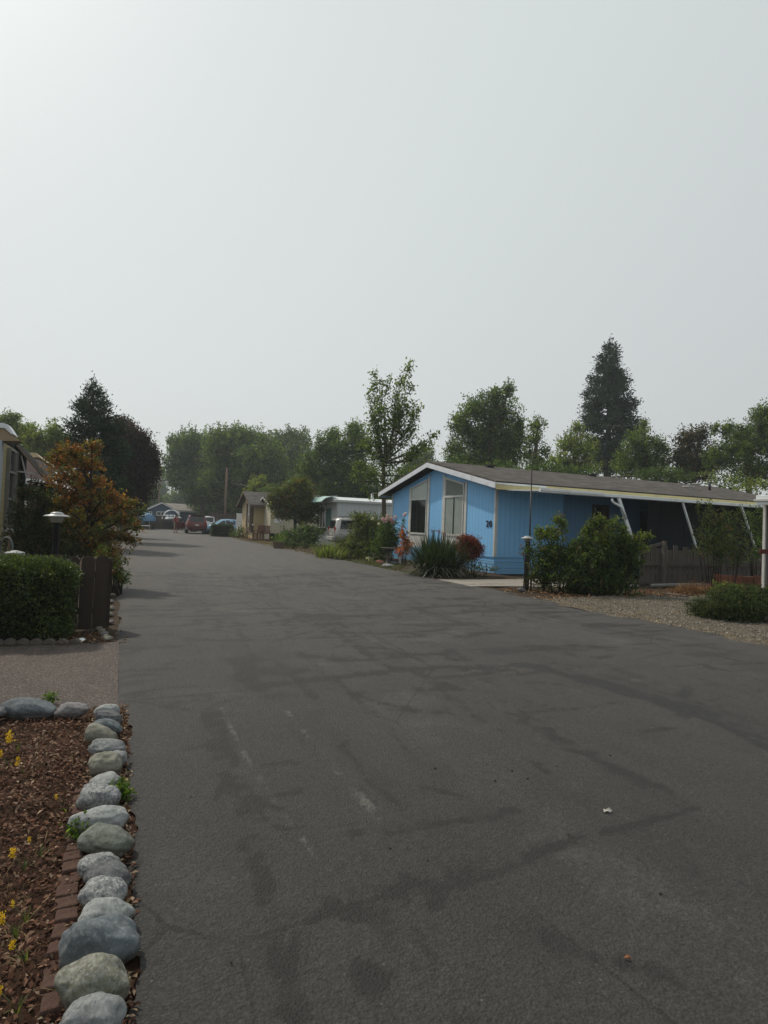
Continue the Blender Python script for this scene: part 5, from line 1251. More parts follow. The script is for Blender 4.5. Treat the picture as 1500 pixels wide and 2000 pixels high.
pxtree('hazy_tree', 'pale green tree mass behind the cream far house', 118, [(410, 985, 20, 14), (430, 992, 22, 14), (450, 985, 22, 16)], HAZY, base_u=425, leafpx=3.6, cover=3)
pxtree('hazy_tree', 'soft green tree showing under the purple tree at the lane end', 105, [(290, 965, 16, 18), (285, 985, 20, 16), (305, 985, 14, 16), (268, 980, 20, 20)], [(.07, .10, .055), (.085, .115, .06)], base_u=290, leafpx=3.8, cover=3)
pxtree('young_tree', 'small yellow green tree above the roof of the tan house', 62, [(500, 950, 14, 14), (512, 938, 8, 9), (490, 968, 14, 12)], YLG, base_u=500, cover=2.4, cat='tree')
# slender tree between the homes: loose upright shoots off a thin trunk
def shoot_tree(name, label, D, base_u, fork_v, shoots, leafpx, colors, per_px=.9, trunk_r=.12, low=()):
    mpx = D / FPX; bx = P(base_u, 1030, D).x; base = Vector((bx, D, 0)); rt = thing(name, label, 'tree', base)
    mb = MB(); fk = P(base_u, fork_v, D); leaf = leafpx * mpx; cols = np.array(colors); PP, AX, SZ, CO = [], [], [], []
    mb.tube([base - Vector((0, 0, .1)), base.lerp(fk, .5) + Vector((.05, 0, 0)), fk], [trunk_r * 1.15, trunk_r, trunk_r * .75], 9)
    for sh in shoots:
        (u0, v0), (u1, v1), w = sh; p, q = P(u0, v0, D), P(u1, v1, D); L = (q - p).length
        p = p + Vector((0, random.uniform(-.25, .25) * L, 0)) * .4; q = q + Vector((0, random.uniform(-.5, .5) * L, 0))
        s0 = fk.lerp(p, .0) if p.z > fk.z else base.lerp(fk, max(.3, p.z / fk.z))
        limb(mb, s0, p, trunk_r * .5, trunk_r * .25, .06); limb(mb, p, q, trunk_r * .25, trunk_r * .04, .05)
        nt = int(L / mpx * per_px * (w / 9) ** .7); t = rng.uniform(0, 1.02, nt); ww = w * mpx * (1 - .65 * t) 
        side = unit(nt); c = np.array(p) + (np.array(q) - np.array(p)) * t[:, None] + side * (ww * rng.uniform(0, 1, nt) ** .6)[:, None]
        k = 7; tc = cols[rng.integers(len(cols), size=nt)] * (1 + rng.normal(0, .28, (nt, 1)))
        pos = c[:, None] + rng.normal(0, leaf * .75, (nt, k, 3)); ax = side[:, None] * .7 + np.array([0, 0, .25]) + rng.normal(0, .6, (nt, k, 3))
        PP.append(pos.reshape(-1, 3)); AX.append(ax.reshape(-1, 3)); SZ.append(leaf * rng.uniform(.6, 1.25, nt * k)); CO.append((tc[:, None] * (1 + rng.normal(0, .15, (nt, k, 1)))).reshape(-1, 3))
    mb.build('trunk', BARK, rt)
    PP, AX, SZ, CO = [np.concatenate(x) for x in (PP, AX, SZ, CO)]
    add_leaves('crown', leaf_mesh('crown', PP, AX, SZ, np.clip(CO, .004, 1), .6), LEAF, rt); return rt
SH = [((738, 850), (731, 716), 9), ((735, 830), (719, 770), 8), ((742, 820), (747, 738), 7), ((740, 860), (724, 800), 12), ((752, 850), (760, 730), 6), ((765, 850), (790, 722), 11), ((772, 830), (799, 722), 7), ((768, 840), (775, 745), 12), ((780, 830), (805, 752), 7), ((785, 830), (812, 782), 7),
      ((778, 860), (815, 805), 9), ((790, 870), (812, 835), 9), ((745, 880), (722, 838), 13), ((770, 880), (782, 800), 16), ((755, 880), (745, 800), 14), ((750, 905), (702, 868), 12), ((740, 900), (712, 850), 12), ((790, 890), (848, 850), 7), ((785, 900), (835, 868), 8), ((770, 910), (815, 880), 12), ((735, 930), (700, 905), 18), ((760, 930), (765, 880), 18), ((745, 950), (718, 930), 18), ((775, 945), (805, 915), 18), ((750, 965), (760, 935), 20), ((780, 960), (800, 945), 14), ((728, 965), (715, 950), 16), ((752, 900), (738, 860), 18), ((780, 880), (795, 850), 14), ((800, 900), (850, 852), 8), ((795, 885), (846, 872), 8), ((790, 850), (822, 800), 8), ((800, 930), (838, 900), 12), ((700, 940), (690, 905), 12)]
shoot_tree('slender_tree', 'tall slender tree with loose upright shoots beside the blue house gable', 31, 749, 905, SH, 5.6, MDG + YLG[2:], per_px=.55)
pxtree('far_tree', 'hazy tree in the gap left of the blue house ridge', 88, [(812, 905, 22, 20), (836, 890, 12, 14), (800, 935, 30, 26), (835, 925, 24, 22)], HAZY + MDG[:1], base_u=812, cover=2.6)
# ---- behind the blue house
pxtree('walnut_tree', 'broad leafy tree rising behind the ridge of the blue house', 48, [(965, 775, 18, 18), (993, 762, 11, 15), (930, 800, 30, 26), (975, 812, 38, 34), (900, 826, 22, 20), (935, 855, 50, 36), (985, 865, 44, 40), (888, 880, 18, 16), (1012, 838, 14, 26), (960, 905, 62, 30), (905, 905, 40, 20)], MDG + DKG[:1], base_u=955, cover=2.0, shell=.5, rough=.5, sprigs=.12)
pxtree('thin_tree', 'thin see through tree just right of the broad tree', 45, [(1050, 828, 18, 14), (1043, 858, 18, 18), (1066, 880, 10, 11), (1052, 900, 22, 16), (1035, 885, 16, 14)], MDG + YLG[2:], base_u=1040, cover=1.3, shell=.6)
conifer('sequoia_tree', 'tallest conifer standing behind the blue house roof', 60, 1192, 672, [(672, 4), (685, 14), (705, 24), (735, 33), (770, 42), (805, 53), (840, 60), (870, 54), (895, 48), (920, 38)], 1184, CON, leafpx=5.2, cover=4.4, droop=.3, trunk_r=.55, gaps=.18, k=10)
pxtree('acacia_tree', 'light green tree at the left foot of the tallest conifer', 50, [(1128, 838, 12, 13), (1110, 868, 20, 20), (1140, 878, 24, 26), (1094, 903, 24, 16), (1130, 912, 36, 16)], YLG + MDG[1:3], base_u=1120, cover=1.8, rough=.5, sprigs=.14, shell=.5)
pxtree('ash_tree', 'round green tree at the right foot of the tallest conifer', 45, [(1258, 834, 8, 12), (1246, 868, 28, 26), (1284, 868, 16, 14), (1270, 903, 38, 28), (1228, 908, 28, 28), (1300, 880, 8, 8)], MDG, base_u=1258, cover=1.9, shell=.5, rough=.5, sprigs=.14)
pxtree('copper_tree', 'brownish red tinged tree at the right behind the roof', 44, [(1340, 858, 20, 20), (1368, 852, 18, 18), (1332, 893, 20, 26), (1368, 898, 36, 30), (1350, 925, 36, 18)], [(.055, .045, .03), (.06, .055, .032), (.075, .05, .035), (.045, .05, .028)], base_u=1355, cover=1.8, rough=.5, sprigs=.16, shell=.5)
pxtree('lime_tree', 'large green tree rising at the right edge of the view', 40, [(1486, 813, 20, 24), (1450, 846, 20, 18), (1420, 838, 14, 12), (1440, 880, 36, 30), (1490, 866, 34, 40), (1400, 897, 22, 22), (1470, 920, 46, 22), (1530, 840, 40, 50), (1395, 840, 7, 10)], MDG + DKG, base_u=1465, cover=1.9, shell=.5, rough=.5, sprigs=.14)
shrub('laurel_bush', 'bright leafy bush above the far end of the blue house roof', 'bush', (P(1440, 1000, 34).x, 34, 0), px_blobs([(1400, 935, 30, 14), (1450, 942, 34, 14), (1490, 948, 30, 14), (1430, 960, 50, 20)], 34), .15, 70, MDG + YLG, shell=.5)
# ---- middle distance on the right of the lane
pxtree('japanese_maple', 'dense dark maple with orange tinted top before the white home', 39.5, [(562, 962, 24, 16), (598, 966, 22, 16), (542, 984, 18, 13), (578, 990, 32, 18), (613, 993, 15, 14), (592, 944, 14, 10), (551, 1006, 18, 9), (600, 1012, 22, 10), (530, 972, 9, 7), (575, 948, 10, 8)], [(.075, .095, .03), (.10, .115, .034), (.15, .10, .03), (.06, .08, .026)], base_u=578, rough=.55, sprigs=.16, shell=.5, cover=2.3, cat='tree', trunk_r=.12, fork=.25, bark=BARK_DARK)
shrub('maple_underbush', 'dark green bush filling in below the orange tinted maple', 'bush', (P(570, 1060, 37).x, 37, 0), px_blobs([(562, 1050, 16, 16), (590, 1048, 20, 20), (612, 1052, 14, 16), (575, 1062, 30, 10)], 37), .14, 240, DKG, shell=.5)
shrub('grey_shrub', 'low grey green shrub at the lane edge under the maple', 'bush', (P(573, 1070, 33).x, 33, 0), px_blobs([(572, 1064, 16, 9), (600, 1066, 14, 8)], 33), .1, 180, [(.05, .065, .035), (.06, .075, .04)], shell=.5)
shrub('pale_shrub', 'leafy shrub with white flowers between maple and silver vehicle', 'bush', (P(612, 1040, 38).x, 38, 0), px_blobs([(600, 1035, 16, 10), (618, 1038, 14, 12)], 37.5), .13, 260, DKG + [(.3, .3, .27)], cw=[1, 1, 1, .12], shell=.6)
# flowering shrubs by the blue house gable
shrub('abelia_bush', 'large light green arching bush left of the pink roses', 'bush', (P(712, 1085, 25.5).x, 25.5, 0), px_blobs([(715, 1022, 32, 22), (704, 1040, 22, 20), (740, 1035, 30, 26), (682, 1066, 12, 16), (690, 1068, 30, 22), (725, 1065, 36, 28), (700, 1010, 14, 10)], 25.5), .085, 520, [(.11, .14, .05), (.13, .16, .065), (.08, .10, .04), (.06, .075, .03), (.12, .09, .05)], cw=[1.2, 1, 1.2, 1, .35], shell=.5)
rb_ = px_blobs([(755, 1042, 22, 26), (745, 1070, 26, 22), (768, 1060, 16, 26), (760, 1025, 12, 14)], 24.2)
shrub('rose_bush', 'dark leaved rose bush carrying pink and white blooms by the blue gable', 'rose bush', (P(757, 1085, 24.2).x, 24.2, 0), rb_, .075, 620, DKG + MDG[:1], shell=.5)
ros = bpy.data.objects.get('rose_bush')
for j, (u, v, s, c) in enumerate([(752, 1018, 8, (.72, .5, .52)), (757, 1012, 8, (.78, .6, .6)), (748, 1014, 7, (.7, .52, .53)), (763, 1014, 8, (.75, .5, .5)), (767, 1020, 7, (.6, .4, .42)), (772, 1010, 6, (.75, .6, .6)), (789, 1006, 6, (.8, .72, .72)), (792, 1003, 5, (.85, .8, .78)), (728, 1013, 6, (.7, .7, .5)), (756, 1006, 5, (.8, .72, .68)), (740, 1023, 5, (.7, .7, .55))]):
    ctr = np.array(P(u, v, 23.8)); n = 60; d = unit(n); r = s * 24 / FPX * .5
    me = leaf_mesh('bloom', ctr + d * r * .55 * rng.uniform(.4, 1, (n, 1)), d + unit(n) * .6, np.full(n, r * .9), np.array(c) * (1 + rng.normal(0, .1, (n, 1))), .9)
    add_leaves('bloom', me, PETAL, ros)
mb = MB(); st = Vector(ros.location) + Vector((.3, -.1, .6)); mb.tube([st, P(782, 1040, 23.8), P(789, 1020, 23.8), P(791, 1006, 23.8)], [.012, .01, .008, .005], 6); mb.build('cane', STEM, ros)
p, a, s, c = foliage([(tuple(P(u, v, 23.8)), (.08, .08, .09)) for u, v in ((783, 1036), (787, 1026), (789, 1016), (774, 1020))], 900, .06, k=5, colors=DKG)
add_leaves('foliage', leaf_mesh('foliage', p, a, s, c), LEAF, ros)
shrub('canna_clump', 'orange red canna leaves and flowers before the first gable window', 'plant', (P(787, 1075, 22).x, 22, 0), px_blobs([(789, 1050, 6, 12), (794, 1062, 8, 12), (782, 1078, 12, 9), (796, 1070, 8, 10), (789, 1044, 4, 4)], 22, .3), .11, 260, [(.42, .10, .04), (.30, .09, .03), (.5, .14, .06), (.2, .10, .03)], shell=.6, up=.8)
def strap(name, label, cat, base, n, L, w, spread, colors, mat=None, group=None, **k):
    rt = thing(name, label, cat, base, 0, group); me = blades(base, n, L, w, spread, colors, **k)
    add_leaves('leaf_blades', me, mat or LEAF_GLOSS, rt); MB().lathe([(.05, -.02), (.04, .04), (.01, .06)], tuple(base), n=8).build('crown_base', STEM, rt); return rt
yb = P(852, 1122, 18.4); yb.z = 0
yuc = strap('yucca_plant', 'big spiky dark green yucca clump before the blue gable', 'yucca', yb, 520, 1.35, .055, 1, [(.03, .05, .022), (.04, .062, .028), (.025, .04, .02)], tilt=(.05, 1.25), curve=.45, r0=.3)
me = blades(yb, 190, 1.2, .05, 1, [(.14, .155, .11), (.2, .2, .15), (.10, .12, .08)], tilt=(1.05, 1.7), curve=1.0, r0=.35); add_leaves('dry_blades', me, LEAF_MATTE, yuc)
for u, v in ((838, 1090), (872, 1088)):
    e = P(u, v + 25, 18.4); e.z = 0
    add_leaves('leaf_blades', blades(e, 220, 1.25, .05, 1, [(.03, .05, .022), (.042, .064, .028)], tilt=(.05, 1.1), curve=.5, r0=.25), LEAF_GLOSS, yuc)
shrub('red_maple_shrub', 'small lacy red maple shrub between yucca and house number', 'shrub', (P(912, 1100, 19).x, 19, 0), px_blobs([(910, 1052, 20, 10), (925, 1062, 18, 14), (905, 1070, 24, 16), (935, 1072, 10, 12), (915, 1085, 20, 10)], 18.9), .055, 3600, [(.2, .035, .025), (.15, .03, .024), (.24, .06, .035), (.10, .035, .024)], shell=.55, droop=1.0, up=0, aspect=.3)
shrub('pink_stalks', 'thin stalks with dull pink heads rising behind the yucca', 'flower', (P(856, 1060, 19.6).x, 19.6, 0), px_blobs([(845, 1038, 6, 3), (858, 1037, 5, 3), (868, 1042, 5, 4)], 19.6), .04, 260, [(.22, .08, .09), (.16, .07, .07)], shell=.6)
strap('daylily_clump', 'bright yellow green strappy clump at the kerb below the silver vehicle', 'daylily', (G(640, 1089)), 190, .85, .04, 1, [(.13, .17, .04), (.10, .14, .035), (.16, .18, .06)], mat=LEAF, tilt=(.1, 1.1), curve=.8, r0=.45)
strap('grass_clump', 'paler strappy tuft beside the bright kerb clump', 'ornamental grass', (G(664, 1092)), 90, .7, .04, 1, [(.11, .14, .06), (.15, .16, .09)], mat=LEAF, tilt=(.3, 1.3), curve=1, r0=.3)
shrub('fern_mound', 'small mound of lime green fern at the front of the rose bed', 'fern', (G(705, 1096)), px_blobs([(703, 1083, 16, 9), (712, 1088, 12, 8), (696, 1088, 10, 7)], G(705, 1094).y), .06, 420, [(.13, .16, .04), (.10, .13, .035)], shell=.6)
shrub('white_flowers', 'low cluster of white flowers in front of the rose bush', 'flower', (G(724, 1102)), px_blobs([(722, 1094, 12, 5), (735, 1098, 10, 4), (716, 1090, 6, 4)], G(724, 1100).y), .05, 300, [(.55, .55, .52), (.06, .08, .03), (.07, .09, .035)], shell=.6)
shrub('dark_understory', 'dark shrub base spreading between yucca and concrete walk', 'bush', (P(920, 1108, 18.2).x, 18.2, 0), px_blobs([(895, 1105, 22, 10), (930, 1108, 24, 8), (955, 1112, 18, 5), (905, 1092, 14, 8)], 18.0), .06, 380, [(.035, .05, .022), (.05, .065, .028), (.09, .10, .05)], shell=.6)
# big bush before the porch
bt_ = [(1058, 1044, 16, 12), (1090, 1014, 7, 12), (1099, 1026, 8, 14), (1074, 1034, 10, 8), (1160, 1020, 9, 14), (1172, 1016, 8, 12), (1150, 1030, 8, 12), (1200, 1022, 7, 13), (1190, 1034, 9, 10), (1216, 1034, 8, 10), (1085, 1046, 16, 14), (1148, 1046, 18, 14), (1180, 1048, 18, 12), (1210, 1050, 16, 12), (1240, 1054, 18, 6), (1262, 1045, 14, 5), (1125, 1062, 10, 8), (1250, 1070, 16, 7)]
bb_ = [(1075, 1075, 26, 20), (1110, 1082, 26, 18), (1150, 1072, 32, 20), (1190, 1072, 32, 20), (1222, 1070, 22, 18), (1070, 1100, 32, 30), (1115, 1110, 40, 36), (1165, 1108, 44, 40), (1215, 1102, 34, 36), (1062, 1132, 20, 22), (1130, 1140, 48, 22), (1190, 1142, 48, 20), (1232, 1085, 20, 20), (1034, 1074, 8, 6)]
shrub('nandina_bush', 'big loose green bush with upright shoots hiding the porch', 'bush', (P(1140, 1158, 14.6).x, 14.8, 0), px_blobs(bt_ + bb_, 14.7, .6), .068, 1150, [(.11, .145, .04), (.13, .16, .045), (.05, .08, .025), (.065, .10, .03), (.035, .055, .02), (.12, .07, .04)], cw=[[1.4, 1.2, .5, 1, .1, .12]] * len(bt_) + [[.25, .15, 1.2, 1, 1.5, .1]] * len(bb_), shell=.5, up=.6, rough=.5, sprigs=.14, droop=.4)
shrub('vine_shoots', 'rusty tipped vine shoots wrapping the middle of the lamp post by the walk', 'vine', (P(1035, 1150, 15.0).x, 15.0, 0), px_blobs([(1030, 1072, 14, 7), (1040, 1085, 9, 12), (1038, 1115, 7, 20), (1022, 1080, 8, 5), (1030, 1130, 7, 12)], 15.0, .3), .05, 420, [(.05, .07, .025), (.14, .06, .04), (.07, .09, .03)], shell=.6)
# behind the grey fence
shrub('overgrown_bush', 'rangy bush with long shoots rising behind the grey picket fence', 'bush', (P(1405, 1120, 17.6).x, 17.6, 0), px_blobs([(1392, 1052, 30, 26), (1430, 1055, 26, 24), (1405, 1025, 26, 22), (1380, 1008, 8, 14), (1388, 992, 5, 12), (1364, 992, 4, 12), (1373, 1012, 6, 12), (1412, 1005, 6, 12), (1435, 1012, 8, 14), (1445, 1000, 5, 8), (1400, 1080, 36, 22), (1440, 1085, 24, 20), (1368, 1050, 8, 10)], 16.4, .4), .064, 520, [(.055, .075, .028), (.07, .09, .032), (.04, .055, .022), (.11, .07, .035)], cw=[1, 1, 1, .25], shell=.55, up=.8, sprigs=.25, rough=.5)
shrub('side_bush', 'dark bush in shade beyond the carport post', 'bush', (P(1478, 1100, 18.5).x, 18.5, 0), px_blobs([(1470, 1010, 16, 26), (1480, 1050, 18, 30), (1500, 1020, 20, 40), (1476, 1085, 18, 20)], 18.4), .07, 300, DKG, shell=.5)
# low juniper mound at the right
shrub('juniper_mound', 'low wide dark green juniper mound on the gravel at the right edge', 'juniper', W(8.35, 11.5), px_blobs([(1370, 1190, 28, 22), (1400, 1180, 34, 26), (1440, 1182, 40, 30), (1485, 1186, 40, 28), (1420, 1160, 30, 18), (1465, 1162, 34, 18), (1500, 1165, 40, 22), (1400, 1200, 36, 14), (1450, 1205, 40, 12), (1530, 1190, 40, 26)], 10.9, .6), .04, 3400, [(.045, .07, .025), (.06, .09, .03), (.08, .105, .035), (.11, .10, .04)], cw=[1, 1, 1, .3], shell=.4, up=.15, rough=.25, mat=LEAF_MATTE, aspect=.4)
shrub('lime_sprig', 'fresh lime green growth at the back of the juniper mound', 'shrub', W(9.4, 11.6), px_blobs([(1412, 1143, 14, 5), (1430, 1145, 14, 5), (1402, 1150, 10, 5)], 11.9, .3), .05, 900, [(.11, .17, .04), (.14, .2, .05)], shell=.6)
# ================================================================== VEHICLES
def paint(name, c, metal=.35):
    t = NT(name); co = t.coord(); n = t.noise(co, 3, 5, .6); f = t.noise(co, 60, 3)
    col = t.mix(t.ramp(n, [(.45, 0), (.75, .25)]), c, (.22, .2, .17)); sp = t.n('ShaderNodeSeparateXYZ'); t.l(co, sp.inputs[0])
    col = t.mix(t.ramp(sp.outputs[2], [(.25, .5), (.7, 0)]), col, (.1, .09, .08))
    b = t.bsdf(col, t.ramp(f, [(.3, .28), (.7, .42)]), .5, metal); b.inputs['Coat Weight'].default_value = .5; b.inputs['Coat Roughness'].default_value = .12
    return t.done(b)
def loft_body(rings):
    """rings: (x, zb, w, belt, wt, top). One closed skin from rear to front."""
    mb = MB(); vs = []; fs = []
    for x, zb, w, be, wt, tp in rings:
        half = [(0, zb), (w * .86, zb), (w * .97, zb + .1), (w, (zb + be) / 2), (w * .985, be - .03), (w * .955, be), (wt + (w * .955 - wt) * .12, be + (tp - be) * .88), (wt * .9, tp - .02 * (tp > be + .1)), (wt * .5, tp + .012), (0, tp + .018)]
        ring = [(x, y, z) for y, z in half] + [(x, -y, z) for y, z in half[-2:0:-1]]
        vs += ring
    n = len(vs) // len(rings)
    for i in range(len(rings) - 1):
        for k in range(n): fs.append((i * n + k, i * n + (k + 1) % n, (i + 1) * n + (k + 1) % n, (i + 1) * n + k))
    fs += [tuple(range(n)), tuple((len(rings) - 1) * n + k for k in range(n))]
    mb.add(vs, fs, True); return mb
def side_at(rings, x, z, s):
    r = np.array(rings, float); g = lambda k: np.interp(x, r[:, 0], r[:, k]); w, be, wt, tp = g(2), g(3), g(4), g(5)
    t = np.clip((z - be) / max(.01, tp - be), 0, 1); y = w * .955 + (wt + (w * .955 - wt) * .12 - w * .955) * min(1, t / .88)
    return Vector((x, s * (y + .008), z))
def wheel(rt, x, y, r, w=.22):
    s = 1 if y > 0 else -1
    wh_ = MB().lathe([(r * .6, -w / 2), (r * .94, -w / 2), (r, -w / 2 + .03), (r, w / 2 - .03), (r * .94, w / 2), (r * .6, w / 2)], (x, y, r), 'y', 24).build('wheel', RUBBER, rt, local=True)
    m = MB(); q = s * (w / 2 + .004); m.lathe([(r * .62, 0), (r * .6, s * .012), (r * .5, -s * .01), (r * .16, s * .0), (r * .14, s * .02), (.004, s * .02)], (x, y + q, r), 'y', 20)
    for k in range(5):
        t = 2 * math.pi * k / 5; d = Vector((math.cos(t), 0, math.sin(t))); m.bar(Vector((x, y + q + s * .012, r)) + d * r * .12, Vector((x, y + q + s * .012, r)) + d * r * .56, .05, .02, up=(0, 1, 0))
    m.build('rim', CHROME, wh_, local=True)
def car(name, label, loc, heading, col, rings, wheels, wins, rear, r=.34, group=None, bumper=None, rails=False, plate=True, lights=None, metal=.35, trackw=None):
    rt = thing(name, label, 'car', loc, heading, group); P_ = paint(name + '_paint', col, metal)
    loft_body(rings).build('body', P_, rt, local=True)
    W_ = max(q[2] for q in rings)
    for x in wheels:
        for s in (1, -1):
            MB().lathe([(r * 1.17, -.004), (r * 1.17, .004)], (x, s * (W_ - .0), r + .02), 'y', 24).build('wheel_arch', DARK, rt, local=True)
            wheel(rt, x, s * (W_ - .09), r)
    for poly in wins:
        for s in (1, -1):
            MB().add([side_at(rings, x, z, s) for x, z in poly], [tuple(range(len(poly)))]).build('side_window', GLASSD, rt, local=True)
    for nm, q in rear:
        MB().add(q, [tuple(range(len(q)))]).build(nm, GLASSD, rt, local=True)
    if bumper:
        for x, z in bumper: MB().box(x - .07, x + .07, -W_ * .97, W_ * .97, z - .11, z + .11).build('bumper', surf(name + '_bumper', vary(col, .45) if not rails else (.3, .3, .3), .5, .4), rt, local=True, bevel=.03)
    if lights:
        for nm, x, y, z, dx, dy, dz, m in lights:
            for s in (1, -1): MB().box(x - dx, x + dx, s * y - dy, s * y + dy, z - dz, z + dz).build(nm, m, rt, local=True, bevel=.015)
    x0 = rings[0][0]
    if plate:
        MB().box(x0 - .02, x0 + .0, -.17, .17, .78, .90).build('plate', M_TRIMW, rt, local=True)
    if rails:
        for s in (1, -1): MB().tube([(-1.8, s * .6, rings[3][5]), (-1.7, s * .6, rings[3][5] + .08), (.1, s * .6, rings[3][5] + .08), (.2, s * .6, rings[3][5])], .02, 8).build('roof_rail', BLACK, rt, local=True)
        for x in (-1.2, -.4): MB().bar((x, -.6, rings[3][5] + .085), (x, .6, rings[3][5] + .085), .05, .03).build('roof_bar', BLACK, rt, local=True)
    return rt
SUV = [(-2.32, .46, .80, .92, .74, .96), (-2.28, .40, .90, 1.04, .80, 1.12), (-2.16, .36, .92, 1.08, .72, 1.70), (-1.9, .34, .92, 1.08, .71, 1.77), (-.6, .32, .92, 1.06, .71, 1.79), (.35, .32, .92, 1.05, .70, 1.76), (.55, .32, .92, 1.05, .70, 1.70), (1.25, .32, .92, 1.03, .74, 1.10), (2.05, .34, .90, .98, .70, 1.0), (2.28, .38, .84, .85, .66, .88), (2.34, .44, .78, .72, .62, .74)]
SUVW = [[(-2.0, 1.14), (-1.15, 1.14), (-1.15, 1.64), (-1.9, 1.64)], [(-1.08, 1.14), (-.22, 1.14), (-.22, 1.66), (-1.08, 1.66)], [(-.14, 1.14), (.95, 1.14), (.5, 1.62), (-.14, 1.66)]]
RW = [(-2.285, -.66, 1.16), (-2.285, .66, 1.16), (-2.205, .60, 1.62), (-2.205, -.60, 1.62)]
WS = [(1.19, .66, 1.16), (1.19, -.66, 1.16), (.60, -.58, 1.69), (.60, .58, 1.69)]
sp_ = W(60.5, 6.6)
suv = car('red_suv', 'dark red vehicle seen from behind with its driver door open', (sp_.x, sp_.y, 0), TH + R(90) - R(3), (.12, .012, .016), SUV, (-1.35, 1.45), SUVW, [('rear_window', RW), ('windshield', WS)], .37, bumper=[(-2.36, .56), (2.34, .5)],
          lights=[('tail_light', -2.285, .79, 1.02, .03, .07, .16, RED_LENS), ('headlight', 2.27, .62, .78, .05, .14, .07, LENS)])
MB().box(-2.24, -2.0, -.7, .7, 1.74, 1.80).build('spoiler', DARK, suv, local=True, bevel=.02)
# driver's door swung open on the left
hx, hy = .98, .93; an = R(62); dv = Vector((-math.cos(an), math.sin(an), 0)); h0 = Vector((hx, hy, 0)); nv = Vector((dv.y, -dv.x, 0))
dm = MB().prism([h0 + Vector((0, 0, .42)), h0 + dv * 1.05 + Vector((0, 0, .42)), h0 + dv * 1.05 + Vector((0, 0, 1.06)), h0 + Vector((0, 0, 1.04))], nv * .10).build('door', bpy.data.materials['red_suv_paint'], suv, local=True, bevel=.02)
fr = MB(); q = [h0 + Vector((0, 0, 1.04)), h0 + dv * .4 + Vector((0, 0, 1.66)), h0 + dv * 1.02 + Vector((0, 0, 1.70)), h0 + dv * 1.05 + Vector((0, 0, 1.06))]
for i in range(3): fr.bar(q[i] + nv * .05, q[i + 1] + nv * .05, .06, .06)
fr.build('window_frame', BLACK, dm, local=True)
sv_ = P(655, 1068, 34.0)
c0 = W(*AB((sv_.x, 34.0)))
silver = car('silver_suv', 'older silver vehicle with a roof rack parked nose in behind the flowering bushes', (c0.x + 1.9, 34.9, .06), TH - R(6), (.36, .35, .335), SUV, (-1.35, 1.45), SUVW, [('rear_window', RW), ('windshield', WS)], .36, bumper=[(-2.37, .58), (2.34, .5)], rails=True, metal=.55,
             lights=[('tail_light', -2.285, .80, 1.05, .03, .06, .2, RED_LENS), ('headlight', 2.27, .62, .78, .05, .14, .07, LENS)])
HATCH = [(-2.0, .42, .72, .78, .60, .82), (-1.95, .34, .82, .90, .66, 1.02), (-1.72, .28, .85, .94, .58, 1.36), (-1.3, .26, .86, .94, .57, 1.47), (-.4, .25, .86, .92, .57, 1.52), (.3, .25, .86, .9, .57, 1.46), (1.15, .25, .86, .88, .62, .98), (1.75, .27, .82, .78, .56, .82), (1.97, .3, .74, .64, .5, .66), (2.03, .36, .66, .54, .44, .56)]
HW = [[(-1.6, .99), (-.95, .97), (-.95, 1.36), (-1.45, 1.32)], [(-.9, .97), (-.02, .95), (-.02, 1.39), (-.9, 1.40)], [(.05, .95), (.92, .93), (.28, 1.34), (.05, 1.37)]]
bc = P(437, 1040, 57.8); 
hatch = car('blue_hatchback', 'pale blue small car seen side on behind the clipped far hedge', (bc.x, 57.8, 0), TH + R(180) + R(4), (.17, .33, .47), HATCH, (-1.22, 1.28), HW,
            [('rear_window', [(-1.955, -.52, 1.03), (-1.955, .52, 1.03), (-1.735, .48, 1.33), (-1.735, -.48, 1.33)]), ('windshield', [(1.12, .56, 1.02), (1.12, -.56, 1.02), (.36, -.49, 1.42), (.36, .49, 1.42)])], .30,
            lights=[('tail_light', -1.95, .70, .98, .04, .06, .14, RED_LENS), ('headlight', 1.80, .60, .70, .09, .1, .06, LENS)], plate=False)
PICK = [(-2.6, .55, .84, 1.02, .78, 1.05), (-2.55, .5, .9, 1.05, .84, 1.08), (-.55, .45, .92, 1.05, .84, 1.08), (-.5, .45, .92, 1.05, .70, 1.70), (.1, .42, .92, 1.05, .69, 1.76), (.5, .42, .92, 1.05, .69, 1.72), (1.15, .42, .92, 1.05, .74, 1.12), (2.3, .45, .9, 1.0, .72, 1.02), (2.55, .5, .84, .85, .66, .88)]
pk = P(407, 1030, 66)
car('white_pickup', 'white pickup bed showing between the red vehicle and the pale blue car', (pk.x, 66, 0), TH + R(180), (.55, .56, .55), PICK, (-1.6, 1.6), [[(-.4, 1.12), (.95, 1.12), (.5, 1.62), (-.4, 1.64)]], [('rear_window', [(-.545, -.6, 1.14), (-.545, .6, 1.14), (-.515, .56, 1.6), (-.515, -.56, 1.6)])], .38, bumper=[(-2.62, .6)], metal=.0,
    lights=[('tail_light', -2.58, .8, .9, .03, .06, .14, RED_LENS)], plate=False)

